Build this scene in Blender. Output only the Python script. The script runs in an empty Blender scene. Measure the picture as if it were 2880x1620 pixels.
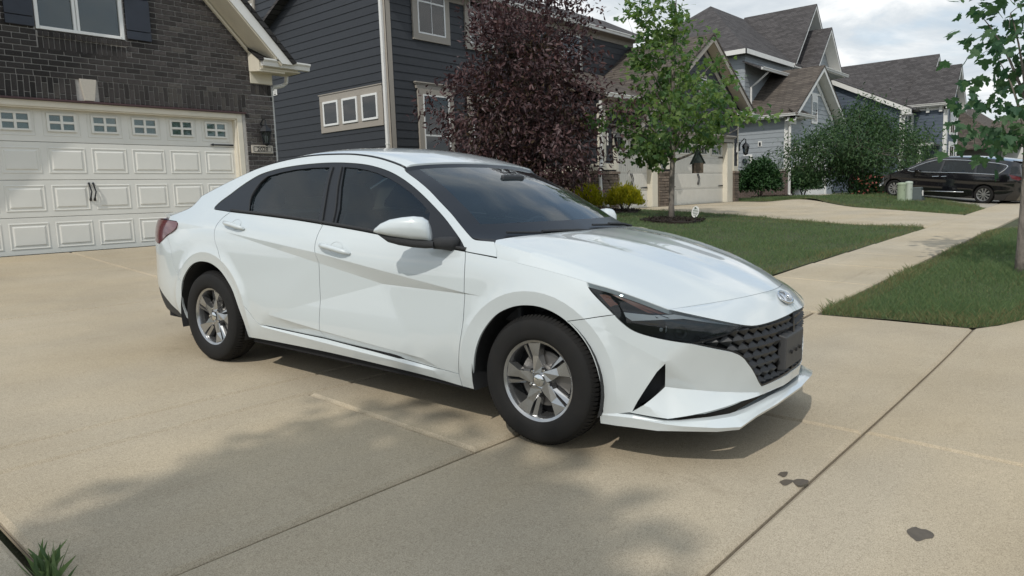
import bpy, bmesh, math, random
import numpy as np
from math import radians as R, sin, cos, pi
from mathutils import Vector, Matrix, Euler
from mathutils.geometry import delaunay_2d_cdt
random.seed(7); rng = np.random.default_rng(11)
SC = bpy.context.scene; COL = SC.collection
# ------------------------------------------------------------------ camera
cam = bpy.data.cameras.new('camera'); cam_ob = bpy.data.objects.new('camera', cam); COL.objects.link(cam_ob)
PSI, TH, RO = 0.7175, 0.1284, -0.0332
fwd = Vector((cos(PSI)*cos(TH), sin(PSI)*cos(TH), -sin(TH))); rt = Vector((sin(PSI), -cos(PSI), 0)); up = rt.cross(fwd)
r2 = cos(RO)*rt + sin(RO)*up; u2 = -sin(RO)*rt + cos(RO)*up
cam_ob.matrix_world = Matrix(((r2.x, u2.x, -fwd.x, 0), (r2.y, u2.y, -fwd.y, 0), (r2.z, u2.z, -fwd.z, 0), (0, 0, 0, 1)))
cam.sensor_width = 36; cam.lens = 2018.08/2880*36; cam.clip_start = .05; cam.clip_end = 2000
SC.camera = cam_ob
# ------------------------------------------------------------------ world: daylight sky with broken cloud
SUN = Vector((-.88, -.30, 1.0)).normalized()          # towards the sun
SKYSEED = 5.2
W = bpy.data.worlds.new('World'); SC.world = W; W.use_nodes = True
nt = W.node_tree; nt.nodes.clear()
def wn(t, **k):
    n = nt.nodes.new(t)
    for a, v in k.items(): setattr(n, a, v)
    return n
sky = wn('ShaderNodeTexSky', sky_type='NISHITA', sun_disc=False)
sky.sun_elevation = math.asin(SUN.z); sky.sun_rotation = math.atan2(SUN.x, SUN.y); sky.air_density = 1.3; sky.dust_density = 1.5; sky.ozone_density = 1.2
tc = wn('ShaderNodeTexCoord'); sep = wn('ShaderNodeSeparateXYZ'); rotz = wn('ShaderNodeVectorRotate', rotation_type='Z_AXIS'); rotz.inputs['Angle'].default_value = R(10); nt.links.new(tc.outputs['Generated'], rotz.inputs['Vector']); nt.links.new(rotz.outputs[0], sep.inputs[0])
# flatten the direction onto a cloud layer: (x, y)/(z+.25)
zp = wn('ShaderNodeMath', operation='ADD'); nt.links.new(sep.outputs['Z'], zp.inputs[0]); zp.inputs[1].default_value = .22
zm = wn('ShaderNodeMath', operation='MAXIMUM'); nt.links.new(zp.outputs[0], zm.inputs[0]); zm.inputs[1].default_value = .05
dx = wn('ShaderNodeMath', operation='DIVIDE'); dy = wn('ShaderNodeMath', operation='DIVIDE')
nt.links.new(sep.outputs['X'], dx.inputs[0]); nt.links.new(zm.outputs[0], dx.inputs[1]); nt.links.new(sep.outputs['Y'], dy.inputs[0]); nt.links.new(zm.outputs[0], dy.inputs[1])
cv = wn('ShaderNodeCombineXYZ'); nt.links.new(dx.outputs[0], cv.inputs[0]); nt.links.new(dy.outputs[0], cv.inputs[1]); cv.inputs[2].default_value = SKYSEED
def wnoise(scale, detail, rough, dist=0.):
    n = wn('ShaderNodeTexNoise'); n.inputs['Scale'].default_value = scale; n.inputs['Detail'].default_value = detail
    n.inputs['Roughness'].default_value = rough; n.inputs['Distortion'].default_value = dist; nt.links.new(cv.outputs[0], n.inputs['Vector']); return n
def wramp(src, stops):
    r = wn('ShaderNodeValToRGB'); nt.links.new(src, r.inputs[0])
    while len(r.color_ramp.elements) < len(stops): r.color_ramp.elements.new(.5)
    for e, (p, c) in zip(r.color_ramp.elements, stops): e.position = p; e.color = (*c, 1) if len(c) == 3 else c
    return r
n1 = wnoise(1.15, 8, .55, .4); n2 = wnoise(2.1, 7, .6, .3)
cover = wramp(n1.outputs['Fac'], [(.40, (0, 0, 0)), (.54, (1, 1, 1))])
shade = wramp(n2.outputs['Fac'], [(.34, (4.2, 4.7, 5.2)), (.50, (5.6, 6.0, 6.3)), (.62, (7.8, 7.9, 7.9))])
haz = wn('ShaderNodeMixRGB'); haz.inputs[0].default_value = .45; haz.inputs[2].default_value = (3.4, 4.5, 5.9, 1); nt.links.new(sky.outputs[0], haz.inputs[1])
mixc = wn('ShaderNodeMixRGB'); nt.links.new(cover.outputs[0], mixc.inputs[0]); nt.links.new(haz.outputs[0], mixc.inputs[1]); nt.links.new(shade.outputs[0], mixc.inputs[2])
bg = wn('ShaderNodeBackground'); bg.inputs['Strength'].default_value = .125; nt.links.new(mixc.outputs[0], bg.inputs['Color'])
wo = wn('ShaderNodeOutputWorld'); nt.links.new(bg.outputs[0], wo.inputs['Surface'])
sun = bpy.data.lights.new('sun', 'SUN'); sun.energy = 2.1; sun.angle = R(.6); sun.color = (1, .955, .88)
sun_ob = bpy.data.objects.new('sun', sun); COL.objects.link(sun_ob); sun_ob.rotation_euler = SUN.to_track_quat('Z', 'Y').to_euler(); sun_ob.location = (-8, -3, 14)
SC.view_settings.view_transform = 'Standard'; SC.view_settings.look = 'None'; SC.view_settings.exposure = .12; SC.view_settings.gamma = 1; SC.view_settings.use_curve_mapping = False
# ------------------------------------------------------------------ materials
MATS = {}
def mat(name, col, rough=.6, metal=0., var=.0, vscale=8., bump=0., bscale=60., coat=0., spec=.5, stretch=(1, 1, 1), col2=None, island=0., coatr=.03):
    """Principled material; var = mottling by noise (towards col2), island = tone change per separate piece."""
    if name in MATS: return MATS[name]
    m = bpy.data.materials.new(name); m.use_nodes = True; t = m.node_tree; b = t.nodes['Principled BSDF']
    b.inputs['Base Color'].default_value = (*col, 1); b.inputs['Roughness'].default_value = rough; b.inputs['Metallic'].default_value = metal
    b.inputs['Coat Weight'].default_value = coat; b.inputs['Coat Roughness'].default_value = coatr; b.inputs['Specular IOR Level'].default_value = spec
    L = t.links
    co = t.nodes.new('ShaderNodeTexCoord'); mp = t.nodes.new('ShaderNodeMapping'); L.new(co.outputs['Object'], mp.inputs[0]); mp.inputs['Scale'].default_value = stretch
    last = None
    if var > 0:
        n = t.nodes.new('ShaderNodeTexNoise'); n.inputs['Scale'].default_value = vscale; n.inputs['Detail'].default_value = 6; n.inputs['Roughness'].default_value = .62; L.new(mp.outputs[0], n.inputs['Vector'])
        rp = t.nodes.new('ShaderNodeValToRGB'); L.new(n.outputs['Fac'], rp.inputs[0])
        c2 = col2 or tuple(c*(1-var) for c in col); c3 = tuple(min(1, c*(1+var*.6)) for c in col)
        rp.color_ramp.elements[0].position = .3; rp.color_ramp.elements[0].color = (*c2, 1); rp.color_ramp.elements[1].position = .72; rp.color_ramp.elements[1].color = (*c3, 1)
        last = rp.outputs[0]
    if island > 0:
        g = t.nodes.new('ShaderNodeNewGeometry'); oi = t.nodes.new('ShaderNodeObjectInfo'); ad = t.nodes.new('ShaderNodeMath'); ad.operation = 'ADD'
        L.new(g.outputs['Random Per Island'], ad.inputs[0]); L.new(oi.outputs['Random'], ad.inputs[1])
        fr = t.nodes.new('ShaderNodeMath'); fr.operation = 'FRACT'; L.new(ad.outputs[0], fr.inputs[0])
        mr = t.nodes.new('ShaderNodeMapRange'); L.new(fr.outputs[0], mr.inputs[0]); mr.inputs[3].default_value = 1-island; mr.inputs[4].default_value = 1+island
        mx = t.nodes.new('ShaderNodeVectorMath'); mx.operation = 'SCALE'
        if last: L.new(last, mx.inputs[0])
        else: mx.inputs[0].default_value = col
        L.new(mr.outputs[0], mx.inputs['Scale']); last = mx.outputs[0]
    if last: L.new(last, b.inputs['Base Color'])
    if bump > 0:
        n = t.nodes.new('ShaderNodeTexNoise'); n.inputs['Scale'].default_value = bscale; n.inputs['Detail'].default_value = 5; L.new(mp.outputs[0], n.inputs['Vector'])
        bp = t.nodes.new('ShaderNodeBump'); bp.inputs['Strength'].default_value = min(1, bump*4); bp.inputs['Distance'].default_value = bump*.05; L.new(n.outputs['Fac'], bp.inputs['Height']); L.new(bp.outputs[0], b.inputs['Normal'])
    MATS[name] = m; return m
def glass_mat(name, tint, mixf=.5, rough=.0, reflect=(1, 1, 1), ior=1.52, film=(.012, .018, .02)):
    """Thin window glass: sees through by mixf (tinted), otherwise dark with mirror-like Fresnel reflection."""
    m = bpy.data.materials.new(name); m.use_nodes = True; t = m.node_tree; t.nodes.clear(); L = t.links
    o = t.nodes.new('ShaderNodeOutputMaterial'); tr = t.nodes.new('ShaderNodeBsdfTransparent'); tr.inputs[0].default_value = (*tint, 1)
    df = t.nodes.new('ShaderNodeBsdfDiffuse'); df.inputs[0].default_value = (*film, 1)
    gl = t.nodes.new('ShaderNodeBsdfGlossy'); gl.inputs['Roughness'].default_value = rough; gl.inputs[0].default_value = (*reflect, 1)
    m1 = t.nodes.new('ShaderNodeMixShader'); m1.inputs[0].default_value = mixf; L.new(df.outputs[0], m1.inputs[1]); L.new(tr.outputs[0], m1.inputs[2])
    fr = t.nodes.new('ShaderNodeFresnel'); fr.inputs[0].default_value = ior; geo = t.nodes.new('ShaderNodeNewGeometry')
    m2 = t.nodes.new('ShaderNodeMixShader'); L.new(fr.outputs[0], m2.inputs[0]); L.new(m1.outputs[0], m2.inputs[1]); L.new(gl.outputs[0], m2.inputs[2])
    L.new(m2.outputs[0], o.inputs[0]); MATS[name] = m; return m
# ------------------------------------------------------------------ object helpers
LOC = {}
def thing(name, label, cat, loc=(0, 0, 0), group=None, rot=None):
    o = bpy.data.objects.new(name, None); COL.objects.link(o); o.location = loc; o.empty_display_size = .3
    if rot: o.rotation_euler = rot
    o['label'] = label; o['category'] = cat
    if group: o['group'] = group
    LOC[o.name] = Vector(loc); return o
def tag(o, label, cat, group=None):
    o['label'] = label; o['category'] = cat
    if group: o['group'] = group
    return o
def root_of(o):
    while o.parent: o = o.parent
    return o
def attach(o, parent, local=False):
    """Child keeps its world-space geometry (things here are only translated) unless local."""
    o.parent = parent
    if not local and root_of(parent).name in LOC and parent.parent is None:
        o.matrix_parent_inverse = Matrix.Translation(-LOC[parent.name])
    return o
def link(name, me, parent=None, local=False, kind=None, label=None):
    o = bpy.data.objects.new(name, me); COL.objects.link(o)
    if parent: attach(o, parent, local)
    if kind: o['kind'] = kind
    if label: o['label'] = label
    return o
class MB:
    def __init__(s): s.v = []; s.f = []
    def add(s, vs, fs):
        n = len(s.v); s.v += [tuple(v) for v in vs]; s.f += [tuple(i+n for i in f) for f in fs]; return s
    def box(s, x0, x1, y0, y1, z0, z1):
        x0, x1 = min(x0, x1), max(x0, x1); y0, y1 = min(y0, y1), max(y0, y1); z0, z1 = min(z0, z1), max(z0, z1)
        return s.add([(x0,y0,z0),(x1,y0,z0),(x1,y1,z0),(x0,y1,z0),(x0,y0,z1),(x1,y0,z1),(x1,y1,z1),(x0,y1,z1)],
                     [(0,3,2,1),(4,5,6,7),(0,1,5,4),(1,2,6,5),(2,3,7,6),(3,0,4,7)])
    def hexa(s, a, b):
        """solid between two quads a (4 pts) and b (4 pts)"""
        return s.add(list(a)+list(b), [(3,2,1,0),(4,5,6,7),(0,1,5,4),(1,2,6,5),(2,3,7,6),(3,0,4,7)])
    def prism(s, poly, d):
        """polygon of 3-D points extruded by vector d"""
        n = len(poly); d = Vector(d); a = [Vector(p) for p in poly]
        return s.add(a+[p+d for p in a], [tuple(range(n))[::-1], tuple(range(n, 2*n))]+[(i, (i+1) % n, n+(i+1) % n, n+i) for i in range(n)])
    def bar(s, p, q, w, h, upv=(0, 0, 1)):
        p, q = Vector(p), Vector(q); d = (q-p).normalized(); u = Vector(upv)
        sd = d.cross(u)
        if sd.length < 1e-4: sd = d.cross(Vector((1, 0, 0)))
        sd.normalize(); u = sd.cross(d); a = [p+sd*x*w/2+u*y*h/2 for x, y in ((-1,-1),(1,-1),(1,1),(-1,1))]
        return s.hexa(a, [v+(q-p) for v in a])
    def tube(s, pts, r, n=8, cap=True):
        P = [Vector(p) for p in pts]; rs = r if hasattr(r, '__len__') else [r]*len(P); base = len(s.v); rings = []
        t0 = (P[1]-P[0]).normalized(); ref = Vector((0, 0, 1)) if abs(t0.z) < .9 else Vector((1, 0, 0)); a = t0.cross(ref).normalized()
        for i, p in enumerate(P):
            t = (P[min(i+1, len(P)-1)]-P[max(i-1, 0)]).normalized(); a = (a-t*a.dot(t)).normalized(); b = t.cross(a)
            s.v += [tuple(p+(a*cos(2*pi*k/n)+b*sin(2*pi*k/n))*rs[i]) for k in range(n)]
        for i in range(len(P)-1):
            for k in range(n): s.f.append((base+i*n+k, base+i*n+(k+1) % n, base+(i+1)*n+(k+1) % n, base+(i+1)*n+k))
        if cap: s.f += [tuple(base+k for k in range(n))[::-1], tuple(base+(len(P)-1)*n+k for k in range(n))]
        return s
    def lathe(s, c, prof, n=24, axis='z', a0=0, a1=2*pi, closed=True):
        base = len(s.v); c = Vector(c)
        for r, h in prof:
            for k in range(n):
                a = a0+(a1-a0)*k/(n if closed else n-1)
                p = {'z': (r*cos(a), r*sin(a), h), 'y': (r*cos(a), h, r*sin(a)), 'x': (h, r*cos(a), r*sin(a))}[axis]; s.v.append(tuple(c+Vector(p)))
        for i in range(len(prof)-1):
            for k in range(n if closed else n-1): s.f.append((base+i*n+k, base+i*n+(k+1) % n, base+(i+1)*n+(k+1) % n, base+(i+1)*n+k))
        return s
    def mesh(s, name, m=None, smooth=False, angle=None, fixn=True):
        me = bpy.data.meshes.new(name); me.from_pydata(s.v, [], s.f)
        if fixn:
            bm = bmesh.new(); bm.from_mesh(me); bmesh.ops.recalc_face_normals(bm, faces=bm.faces); bm.to_mesh(me); bm.free()
        if m: me.materials.append(m)
        if smooth or angle: me.polygons.foreach_set('use_smooth', [True]*len(me.polygons))
        if angle: me.set_sharp_from_angle(angle=R(angle))
        return me
    def build(s, name, m, parent=None, local=False, smooth=False, angle=None, kind=None, label=None, fixn=True, bevel=0):
        o = link(name, s.mesh(name, m, smooth, angle, fixn), parent, local, kind, label)
        if bevel: bv = o.modifiers.new('bevel', 'BEVEL'); bv.width = bevel; bv.segments = 2; bv.limit_method = 'ANGLE'; bv.angle_limit = R(35)
        return o
def fastmesh(name, V, T, m, smooth=False):
    """numpy: V (n,3), T (m,3) triangles"""
    V = np.ascontiguousarray(V, 'f4'); T = np.ascontiguousarray(T, 'i4')
    me = bpy.data.meshes.new(name); me.vertices.add(len(V)); me.vertices.foreach_set('co', V.ravel())
    me.loops.add(T.size); me.loops.foreach_set('vertex_index', T.ravel()); me.polygons.add(len(T)); me.polygons.foreach_set('loop_start', np.arange(0, T.size, 3, dtype='i4'))
    me.polygons.foreach_set('use_smooth', np.full(len(T), smooth)); me.update(calc_edges=True); me.validate()
    if m: me.materials.append(m)
    return me
# ------------------------------------------------------------------ terrain
def _ss(t): t = np.clip(t, 0, 1); return t*t*(3-2*t)
def gz(X, Y):
    X = np.asarray(X, float); Y = np.asarray(Y, float)
    Sx = np.interp(X, [6, 30], [-1.18, -.74]); Hx = np.interp(X, [8, 14, 32, 36], [-.62, -.60, -.60, -.55])
    t = np.clip((Y-3)/9, 0, 1); e = .66*t+.34*t*t
    z = np.where(Y < 3, Sx+.041*np.clip(Y-3, -3.2, 0), Sx+(Hx-Sx)*e)
    z = z+.23*_ss((Y-3.6)/3.2)*_ss((X-24.8)/3)*(1-_ss((X-33)/4))*(1-_ss((Y-8.5)/3.5))
    return z-.024*np.tanh((X-3.45)/1.3)*np.exp(-((Y-3.4)/3.)**4)*np.exp(-(np.maximum(X-3.5, 0)/5)**4)
def g(x, y): return float(gz(x, y))
def ground_mesh(name, poly, m, dz=0., thick=0., step=.6, bev=0., smooth=True):
    """Sheet over a polygon in plan that follows the terrain, with an optional dropped (bevelled) edge."""
    P = [Vector(p) for p in poly]; out = []
    for a, b in zip(P, P[1:]+P[:1]):
        n = max(1, int((b-a).length/step)); out += [a+(b-a)*i/n for i in range(n)]
    def inset(q, d):
        r = []; n = len(q); area = sum(q[i].x*q[(i+1) % n].y-q[(i+1) % n].x*q[i].y for i in range(n)); sg = 1 if area > 0 else -1
        for i in range(n):
            e1 = (q[i]-q[i-1]).normalized(); e2 = (q[(i+1) % n]-q[i]).normalized(); n1 = Vector((-e1.y, e1.x))*sg; n2 = Vector((-e2.y, e2.x))*sg
            bi = (n1+n2); bi = bi/max(bi.length_squared/2, .5); r.append(q[i]+bi*d)
        return r
    top = inset(out, bev) if bev else out
    xs = [p.x for p in P]; ys = [p.y for p in P]; V = list(top); ne = len(top)
    poly_np = np.array([(p.x, p.y) for p in top])
    gx, gy = np.meshgrid(np.arange(min(xs)+step/2, max(xs), step), np.arange(min(ys)+step/2, max(ys), step)); pts = np.c_[gx.ravel(), gy.ravel()]
    if len(pts): pts = pts[inpoly(pts, poly_np)]
    if len(pts):
        d = np.min(np.linalg.norm(pts[:, None]-poly_np[None], axis=2), axis=1) if len(pts)*ne < 4e6 else np.full(len(pts), 9)
        V += [Vector(p) for p in pts[d > step*.3]]
    rv, re, rf, *_ = delaunay_2d_cdt(V, [], [list(range(ne))], 1, 1e-5)
    mb = MB(); mb.v = [(v.x, v.y, g(v.x, v.y)+dz) for v in rv]; mb.f = [tuple(f) for f in rf]
    if thick:
        if bev:
            n0 = len(mb.v); mb.v += [(p.x, p.y, g(p.x, p.y)+dz-bev*.8) for p in out]+[(p.x, p.y, g(p.x, p.y)+dz-thick) for p in out]
            near = {}
            for i, v in enumerate(rv): near[(round(v.x, 4), round(v.y, 4))] = i
            ti = [near.get((round(p.x, 4), round(p.y, 4))) for p in top]
            for i in range(ne):
                j = (i+1) % ne
                if ti[i] is not None and ti[j] is not None: mb.f.append((ti[i], ti[j], n0+j, n0+i))
                mb.f.append((n0+i, n0+j, n0+ne+j, n0+ne+i))
        else:
            n0 = len(mb.v); mb.v += [(p.x, p.y, g(p.x, p.y)+dz) for p in out]+[(p.x, p.y, g(p.x, p.y)+dz-thick) for p in out]
            for i in range(ne): j = (i+1) % ne; mb.f.append((n0+i, n0+j, n0+ne+j, n0+ne+i))
    return mb.mesh(name, m, smooth=smooth, angle=25 if smooth else None)
def inpoly(p, poly):
    x, y = p[:, 0], p[:, 1]; c = np.zeros(len(p), bool); n = len(poly); j = n-1
    for i in range(n):
        xi, yi = poly[i]; xj, yj = poly[j]
        k = ((yi > y) != (yj > y)) & (x < (xj-xi)*(y-yi)/((yj-yi) if yj != yi else 1e-12)+xi); c ^= k; j = i
    return c
def concrete(name, col, island=.03):
    m = bpy.data.materials.new(name); m.use_nodes = True; t = m.node_tree; b = t.nodes['Principled BSDF']; L = t.links; b.inputs['Roughness'].default_value = .85; b.inputs['Specular IOR Level'].default_value = .3
    co = t.nodes.new('ShaderNodeTexCoord')
    def no(s, d, r=.6, st=(1, 1, 1)):
        mp = t.nodes.new('ShaderNodeMapping'); mp.inputs['Scale'].default_value = st; L.new(co.outputs['Object'], mp.inputs[0])
        n = t.nodes.new('ShaderNodeTexNoise'); n.inputs['Scale'].default_value = s; n.inputs['Detail'].default_value = d; n.inputs['Roughness'].default_value = r; L.new(mp.outputs[0], n.inputs['Vector']); return n.outputs['Fac']
    def rampf(src, p0, c0, p1, c1):
        r = t.nodes.new('ShaderNodeValToRGB'); L.new(src, r.inputs[0]); r.color_ramp.elements[0].position = p0; r.color_ramp.elements[0].color = (*c0, 1); r.color_ramp.elements[1].position = p1; r.color_ramp.elements[1].color = (*c1, 1); return r.outputs[0]
    def mul(a, bb, f=1.):
        x = t.nodes.new('ShaderNodeMixRGB'); x.blend_type = 'MULTIPLY'; x.inputs[0].default_value = f; L.new(a, x.inputs[1]); L.new(bb, x.inputs[2]); return x.outputs[0]
    big = rampf(no(.9, 7, .6), .3, tuple(c*.86 for c in col), .7, tuple(c*1.08 for c in col))
    warm = rampf(no(.45, 4, .5, (1, 2.2, 1)), .35, (1, 1, 1), .75, (1.03, .985, .90))
    speck = rampf(no(240, 2, .5), .32, (.653, .65, .63), .55, (1.05, 1.05, 1.05))
    sand = rampf(no(75, 4, .7), .3, (.87, .86, .84), .7, (1.08, 1.08, 1.07))
    st = rampf(no(2.3, 8, .7, (1, .5, 1)), .62, (1, 1, 1), .76, (.80, .79, .77))
    c = mul(mul(mul(mul(big, warm), speck), sand), st)
    c = mul(c, rampf(no(1.6, 6, .65, (.35, 3.2, 1)), .60, (1, 1, 1), .78, (.83, .82, .80))); c = mul(c, rampf(no(11, 8, .75, (.5, 1.6, 1)), .66, (1, 1, 1), .72, (.72, .70, .67)), .55)
    br = no(30, 3, .6, (14, .5, 1))
    L.new(mul(c, rampf(br, .3, (.955, .955, .95), .7, (1.03, 1.03, 1.03))), b.inputs['Base Color'])
    bp = t.nodes.new('ShaderNodeBump'); bp.inputs['Strength'].default_value = .55; bp.inputs['Distance'].default_value = .003
    ad = t.nodes.new('ShaderNodeMath'); ad.operation = 'ADD'; L.new(no(170, 4, .7), ad.inputs[0]); L.new(br, ad.inputs[1]); L.new(ad.outputs[0], bp.inputs['Height']); L.new(bp.outputs[0], b.inputs['Normal'])
    MATS[name] = m; return m
M_conc = concrete('driveway_concrete', (.465, .402, .308)); M_conc2 = concrete('sidewalk_concrete', (.485, .425, .33)); M_conc3 = concrete('grey_concrete', (.40, .37, .32))
M_joint = mat('joint_dirt', (.13, .105, .08), .95, var=.4, vscale=30)
M_soil = mat('lawn_soil', (.055, .072, .030), .95, var=.5, vscale=5, col2=(.05, .045, .022), bump=.4, bscale=40)
M_asph = mat('asphalt', (.055, .055, .055), .9, var=.3, vscale=60, bump=.2, bscale=200)
# the far lawn/ground sheet
mb = MB(); nx = [-80, -40, -20, -10, -5, 0, 2, 4, 6, 8, 10, 13, 16, 20, 23, 24.8, 26, 27.8, 30, 33, 35, 37, 40, 46, 56, 70, 90, 130, 200, 400]; ny = [-60, -30, -10, -5, -2, -.2, 1, 2.2, 3, 3.6, 4.5, 5.5, 6.8, 8.5, 10, 12, 14, 20, 40, 80, 160, 350]
for y in ny:
    for x in nx: mb.v.append((x, y, g(x, y)-.05-(.03 if -2 < x < 8 and y < 12.5 else 0)))
for j in range(len(ny)-1):
    for i in range(len(nx)-1): a = j*len(nx)+i; mb.f.append((a, a+1, a+1+len(nx), a+len(nx)))
mb.build('ground', M_soil, kind='structure', smooth=True)
# street in front (behind and beside the camera)
link('street', ground_mesh('street', [(-60, -14), (120, -14), (120, -1.3), (-60, -1.3)], M_asph, dz=-.06, step=4), kind='structure')
# driveway: joint bed plus separate slabs
drive = link('driveway', ground_mesh('driveway', [(.655, -1.2), (7.3, -1.2), (7.3, 4), (7.2, 12.0), (.655, 12.0)], M_joint, dz=-.028, step=.7), kind='structure')
J = .006
def slab(parent, poly, m=None, name='slab'):
    o = link(name, ground_mesh(name, poly, m or M_conc, dz=0, thick=.05, step=.45, bev=.020), parent); return o
xr = 7.07
def rect(x0, x1, y0, y1): return [(x0+J, y0+J), (x1-J, y0+J), (x1-J, y1-J), (x0+J, y1-J)]
# apron (street side), sidewalk strip, then the drive up to the garage
slab(drive, rect(.653, 3.86, -1.2, 1.0)); slab(drive, [(3.86+J, -1.2), (9.5, -1.2), (9.5, .12), (8.2, .55), (7.35, .86), (7.11, 1.0-J), (3.86+J, 1.0-J)])
slab(drive, [(.653, 1.0+J), (3.84-J, 1.0+J), (3.76-J, 2.29-J), (.653, 2.31-J)]); slab(drive, [(3.84+J, 1.0+J), (7.1, 1.0+J), (7.04, 1.66), (6.95, 2.22), (7.06, 2.28-J), (3.76+J, 2.29-J)])
for a, b in ((.653, 2.34), (2.34, 3.72), (3.72, 5.3), (5.3, 7.07)): slab(drive, rect(a, b, 2.31, 3.69))
for a, b in ((.653, 3.6), (3.6, 7.07)): slab(drive, rect(a, b, 3.69, 4.02))
for y0, y1 in ((4.02, 7.56), (7.56, 11.99)):
    for a, b in ((.653, 3.75), (3.75, 7.07)): slab(drive, rect(a, b, y0, y1))
# public sidewalk, left and right of the drive
walk = link('sidewalk', ground_mesh('sidewalk', [(-12, 2.25), (.6, 2.25), (.6, 3.45), (-12, 3.45)], M_joint, dz=-.03), kind='structure')
for k in range(6): slab(walk, rect(.625-1.5*(k+1), .625-1.5*k, 2.24, 3.5), M_conc2)
walk2 = link('sidewalk', ground_mesh('sidewalk', [(7.12, 2.28), (17.4, 2.26), (60, 2.3), (60, 3.45), (7.1, 3.48)], M_joint, dz=-.03), kind='structure')
xs = [7.07, 8.9, 10.4, 11.9, 13.4, 14.9, 16.2, 17.42]
for a, b in zip(xs, xs[1:]): slab(walk2, rect(a, b, 2.26-.0*a, 3.46-.012*(a-7)), M_conc2)
for a, b in zip((17.42, 21.72, 24.5), (21.72, 24.5, 27.6)): slab(walk2, rect(a, b, 2.2, 3.36), M_conc2)
for k in range(14): slab(walk2, rect(27.6+2*k, 29.6+2*k, 2.2, 3.36), M_conc2)
# neighbour's driveway (between the two lawns) and the next one with the dark van
drive2 = link('driveway', ground_mesh('driveway', [(17.55, 3.4), (21.8, 3.4), (24.8, 6.7), (30.7, 13.2), (20.9, 13.3), (19.8, 9.5), (18.4, 6.4), (17.55, 4.9)], M_joint, dz=-.03), kind='structure')
slab(drive2, [(17.42, 3.37), (21.7, 3.37), (23.3, 5.1), (17.55, 4.9), (17.62, 4.2)], M_conc2); slab(drive2, [(17.56, 4.92), (23.32, 5.12), (26.3, 8.35), (19.35, 8.2), (18.33, 6.4)], M_conc2); slab(drive2, [(19.37, 8.22), (26.32, 8.37), (30.6, 13.45), (20.9, 13.45), (20.0, 9.5)], M_conc2)
drive3 = link('driveway', ground_mesh('driveway', [(24.6, 3.3), (35, 3.3), (36, 8), (47, 14.6), (41.2, 14.6), (31.6, 7.2), (28.5, 5.6), (27.1, 4.1)], M_joint, dz=-.03), kind='structure')
slab(drive3, [(24.6, 3.38), (35, 3.38), (35.4, 5.6), (28.6, 5.58), (27.2, 4.2), (26.2, 3.7)], M_conc3); slab(drive3, [(28.65, 5.6), (35.4, 5.62), (36, 8), (46.5, 14.6), (41.4, 14.6), (31.6, 7.2)], M_conc3)
slab(drive3, [(22.0, .2), (40, .2), (36, 2.18), (25.5, 2.18)], M_conc3)
# ------------------------------------------------------------------ house building kit
M_white = mat('white_trim', (.74, .73, .70), .55, var=.06, vscale=3); M_cream = mat('cream_trim', (.70, .65, .54), .6, var=.06, vscale=4); M_taupe = mat('taupe_trim', (.36, .325, .28), .7, var=.1, vscale=14, stretch=(1, 1, 6))
M_vinyl = mat('vinyl_frame', (.78, .78, .76), .35); M_dark = mat('charcoal_siding', (.029, .032, .038), .6, var=.12, vscale=6, island=.07)
M_grey = mat('grey_siding', (.30, .325, .345), .6, var=.08, vscale=6, island=.04); M_blue = mat('blue_grey_siding', (.085, .108, .145), .6, var=.1, vscale=5, island=.05)
M_brick = mat('dark_brick', (.075, .067, .064), .85, var=.45, vscale=22, island=.40, bump=.5, bscale=90, col2=(.035, .031, .032)); M_brickp = mat('whitened_brick', (.12, .11, .10), .9, var=.5, vscale=45, col2=(.05, .045, .042), bump=.4, bscale=90)
M_mortar = mat('mortar', (.43, .41, .385), .95, var=.2, vscale=30); M_stone = mat('tan_stone', (.235, .185, .145), .9, var=.3, vscale=18, island=.28, bump=.6, bscale=60); M_brick2 = mat('red_brown_brick', (.12, .085, .072), .9, var=.35, vscale=30, island=.2)
M_door = mat('garage_door_paint', (.72, .71, .66), .5, var=.05, vscale=2.5); M_door2 = mat('warm_door_paint', (.66, .635, .575), .5, var=.05, vscale=2.5)
M_iron = mat('black_iron', (.018, .02, .024), .5, .2); M_navy = mat('navy_shutter', (.022, .028, .042), .5, var=.15, vscale=8); M_maroon = mat('maroon_lintel', (.065, .030, .032), .5)
M_pane = glass_mat('window_glass', (.80, .88, .88), .86, ior=1.7); M_blind = mat('blind_slat', (.42, .48, .48), .6); M_room = mat('dark_room', (.02, .026, .028), .9)
M_gutter = mat('gutter_metal', (.66, .65, .62), .4); M_soffit = mat('soffit_board', (.52, .47, .39), .7); M_plaque = mat('limestone_plaque', (.50, .46, .40), .8, var=.12, vscale=40); M_ink = mat('engraved_paint', (.02, .02, .02), .7); M_glassl = glass_mat('lantern_glass', (.6, .65, .65), .8)
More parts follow.
